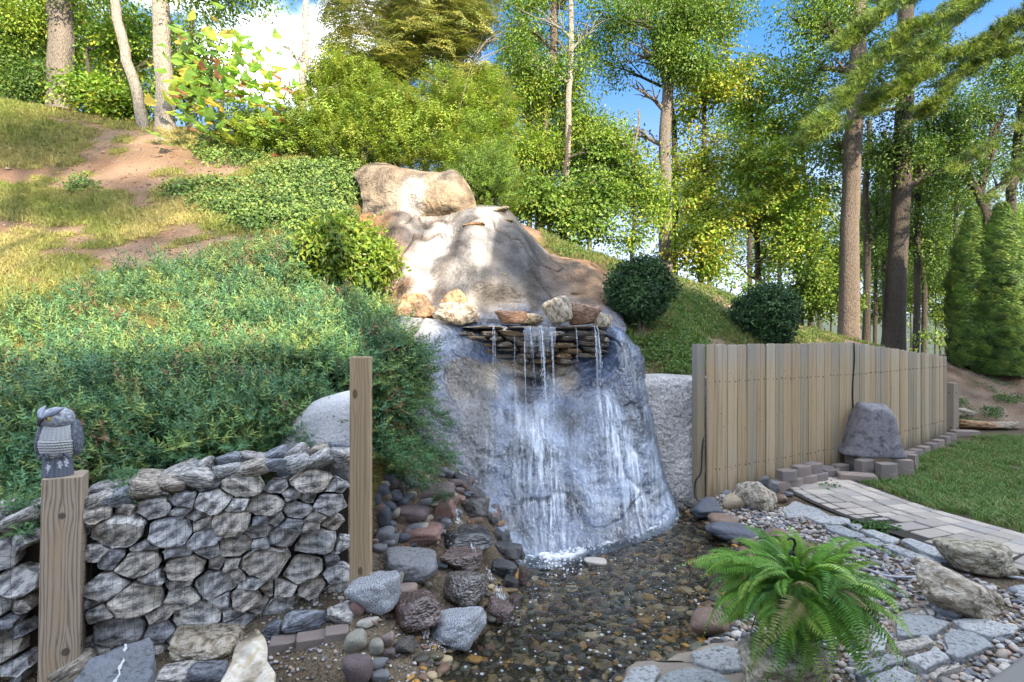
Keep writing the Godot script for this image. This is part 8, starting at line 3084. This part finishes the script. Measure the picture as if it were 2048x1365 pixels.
# ---------------------------------------------------------------- unseen building and trees added behind the lens, shaped to shade the pond
func build_behind() -> void:
	var t := thing("unseen_house", "pale gabled building added unseen behind the viewer, shaped to shade the pond", "unseen_house", Vector3(0, 0, 4.2))
	var s := Soup.new()
	s.box(Vector3(0.3, 2.6, 3.0), Vector3(5.6, 5.2, 6.0), Color.WHITE)
	s.box(Vector3(9.9, 2.65, 3.0), Vector3(13.5, 5.3, 5.9), Color.WHITE)
	for z in [0.05, 5.95]:
		s.tri(Vector3(3.15, 5.3, z), Vector3(9.5, 8.8, z), Vector3(16.65, 5.3, z), Color.WHITE)
	obj("wall", make(s), plain_mat(lin(0.72, 0.7, 0.66), 0.9), t)  # wall kept pale so it bounces light back to the pond
	s = Soup.new()
	for sg in [-1.0, 1.0]:
		var a := Vector3(9.5, 8.95, 3.0)
		var b := Vector3(9.9 + sg * 7.2, 5.1, 3.0)
		var d := (b - a)
		s.box((a + b) * 0.5, Vector3(d.length(), 0.16, 6.8), Color.WHITE, Basis(Vector3(0, 0, 1), atan2(d.y, d.x)))
	s.box(Vector3(0.3, 5.27, 3.0), Vector3(5.9, 0.14, 6.8), Color.WHITE)
	obj("roof", make(s), plain_mat(lin(0.08, 0.075, 0.07), 0.9), t)
	var oak := [Color(0.075, 0.12, 0.02), Color(0.1, 0.15, 0.025), Color(0.055, 0.09, 0.02)]
	var list := [
		[Vector3(3.6, 0, 12.0), [[2.6, 15.2, 11, 1.6, 0.6, 0.7], [4.2, 13.2, 11, 1.6, 0.4, 0.9], [5.2, 11.4, 11, 1.3, 0.4, 0.7], [3.6, 16.8, 12, 1.6, 0.5, 0.6]], "unseen tree added behind the roof, its thin crown shaped to dapple the grassy bank"],
		[Vector3(7.5, 0, 12.0), [[10.75, 12.35, 12, 0.5, 0.75, 3.0], [11.4, 11.9, 12, 0.65, 0.6, 2.6], [13.2, 12.2, 12, 1.5, 1.0, 0.5], [15.5, 11.6, 12.5, 1.8, 1.2, 0.5]], "unseen tree added behind the gable, its crown shaped to shade the rock face's right half"],
		[Vector3(19.0, 0, 5.5), [[14.3, 8.0, 5.5, 1.5, 1.0, 1.6], [16.2, 8.2, 5, 2.0, 1.5, 0.9], [18.0, 6.4, 5, 1.8, 1.2, 0.6]], "unseen tree added at the building corner, its crown shaped to shade lawn and far bed"]]
	for q in list:
		var foot: Vector3 = q[0]
		var o := thing("unseen_shade_tree", q[2], "tree", foot)  # unseen crowns, placed where their shadows are wanted
		var st := Soup.new()
		st.tube([Vector3.ZERO, Vector3(0.1, 6, 0), Vector3(0, 12, 0)], [0.25, 0.2, 0.1], 10, Color.WHITE)
		var xf: Array = []
		var cols: Array = []
		for b in q[1]:
			var c := Vector3(b[0], b[1], b[2]) - foot
			limb(st, Vector3(0.05, c.y - 2.5, 0), c, 0.08, 0.03, 0.2)
			for k in int(200.0 * b[3] * b[4] * b[5]):
				var d := rdir() * pow(R.randf(), 0.4)
				xf.append(Transform3D(facing(rdir()) * Basis.from_scale(Vector3.ONE * 1.4), c + Vector3(d.x * b[3], d.y * b[4], d.z * b[3])))
				cols.append(pick(oak))
		obj("trunk", make(st), M.bark.brown, o)
		scatter(o, "crown", C.broad, M.leaf, xf, cols)
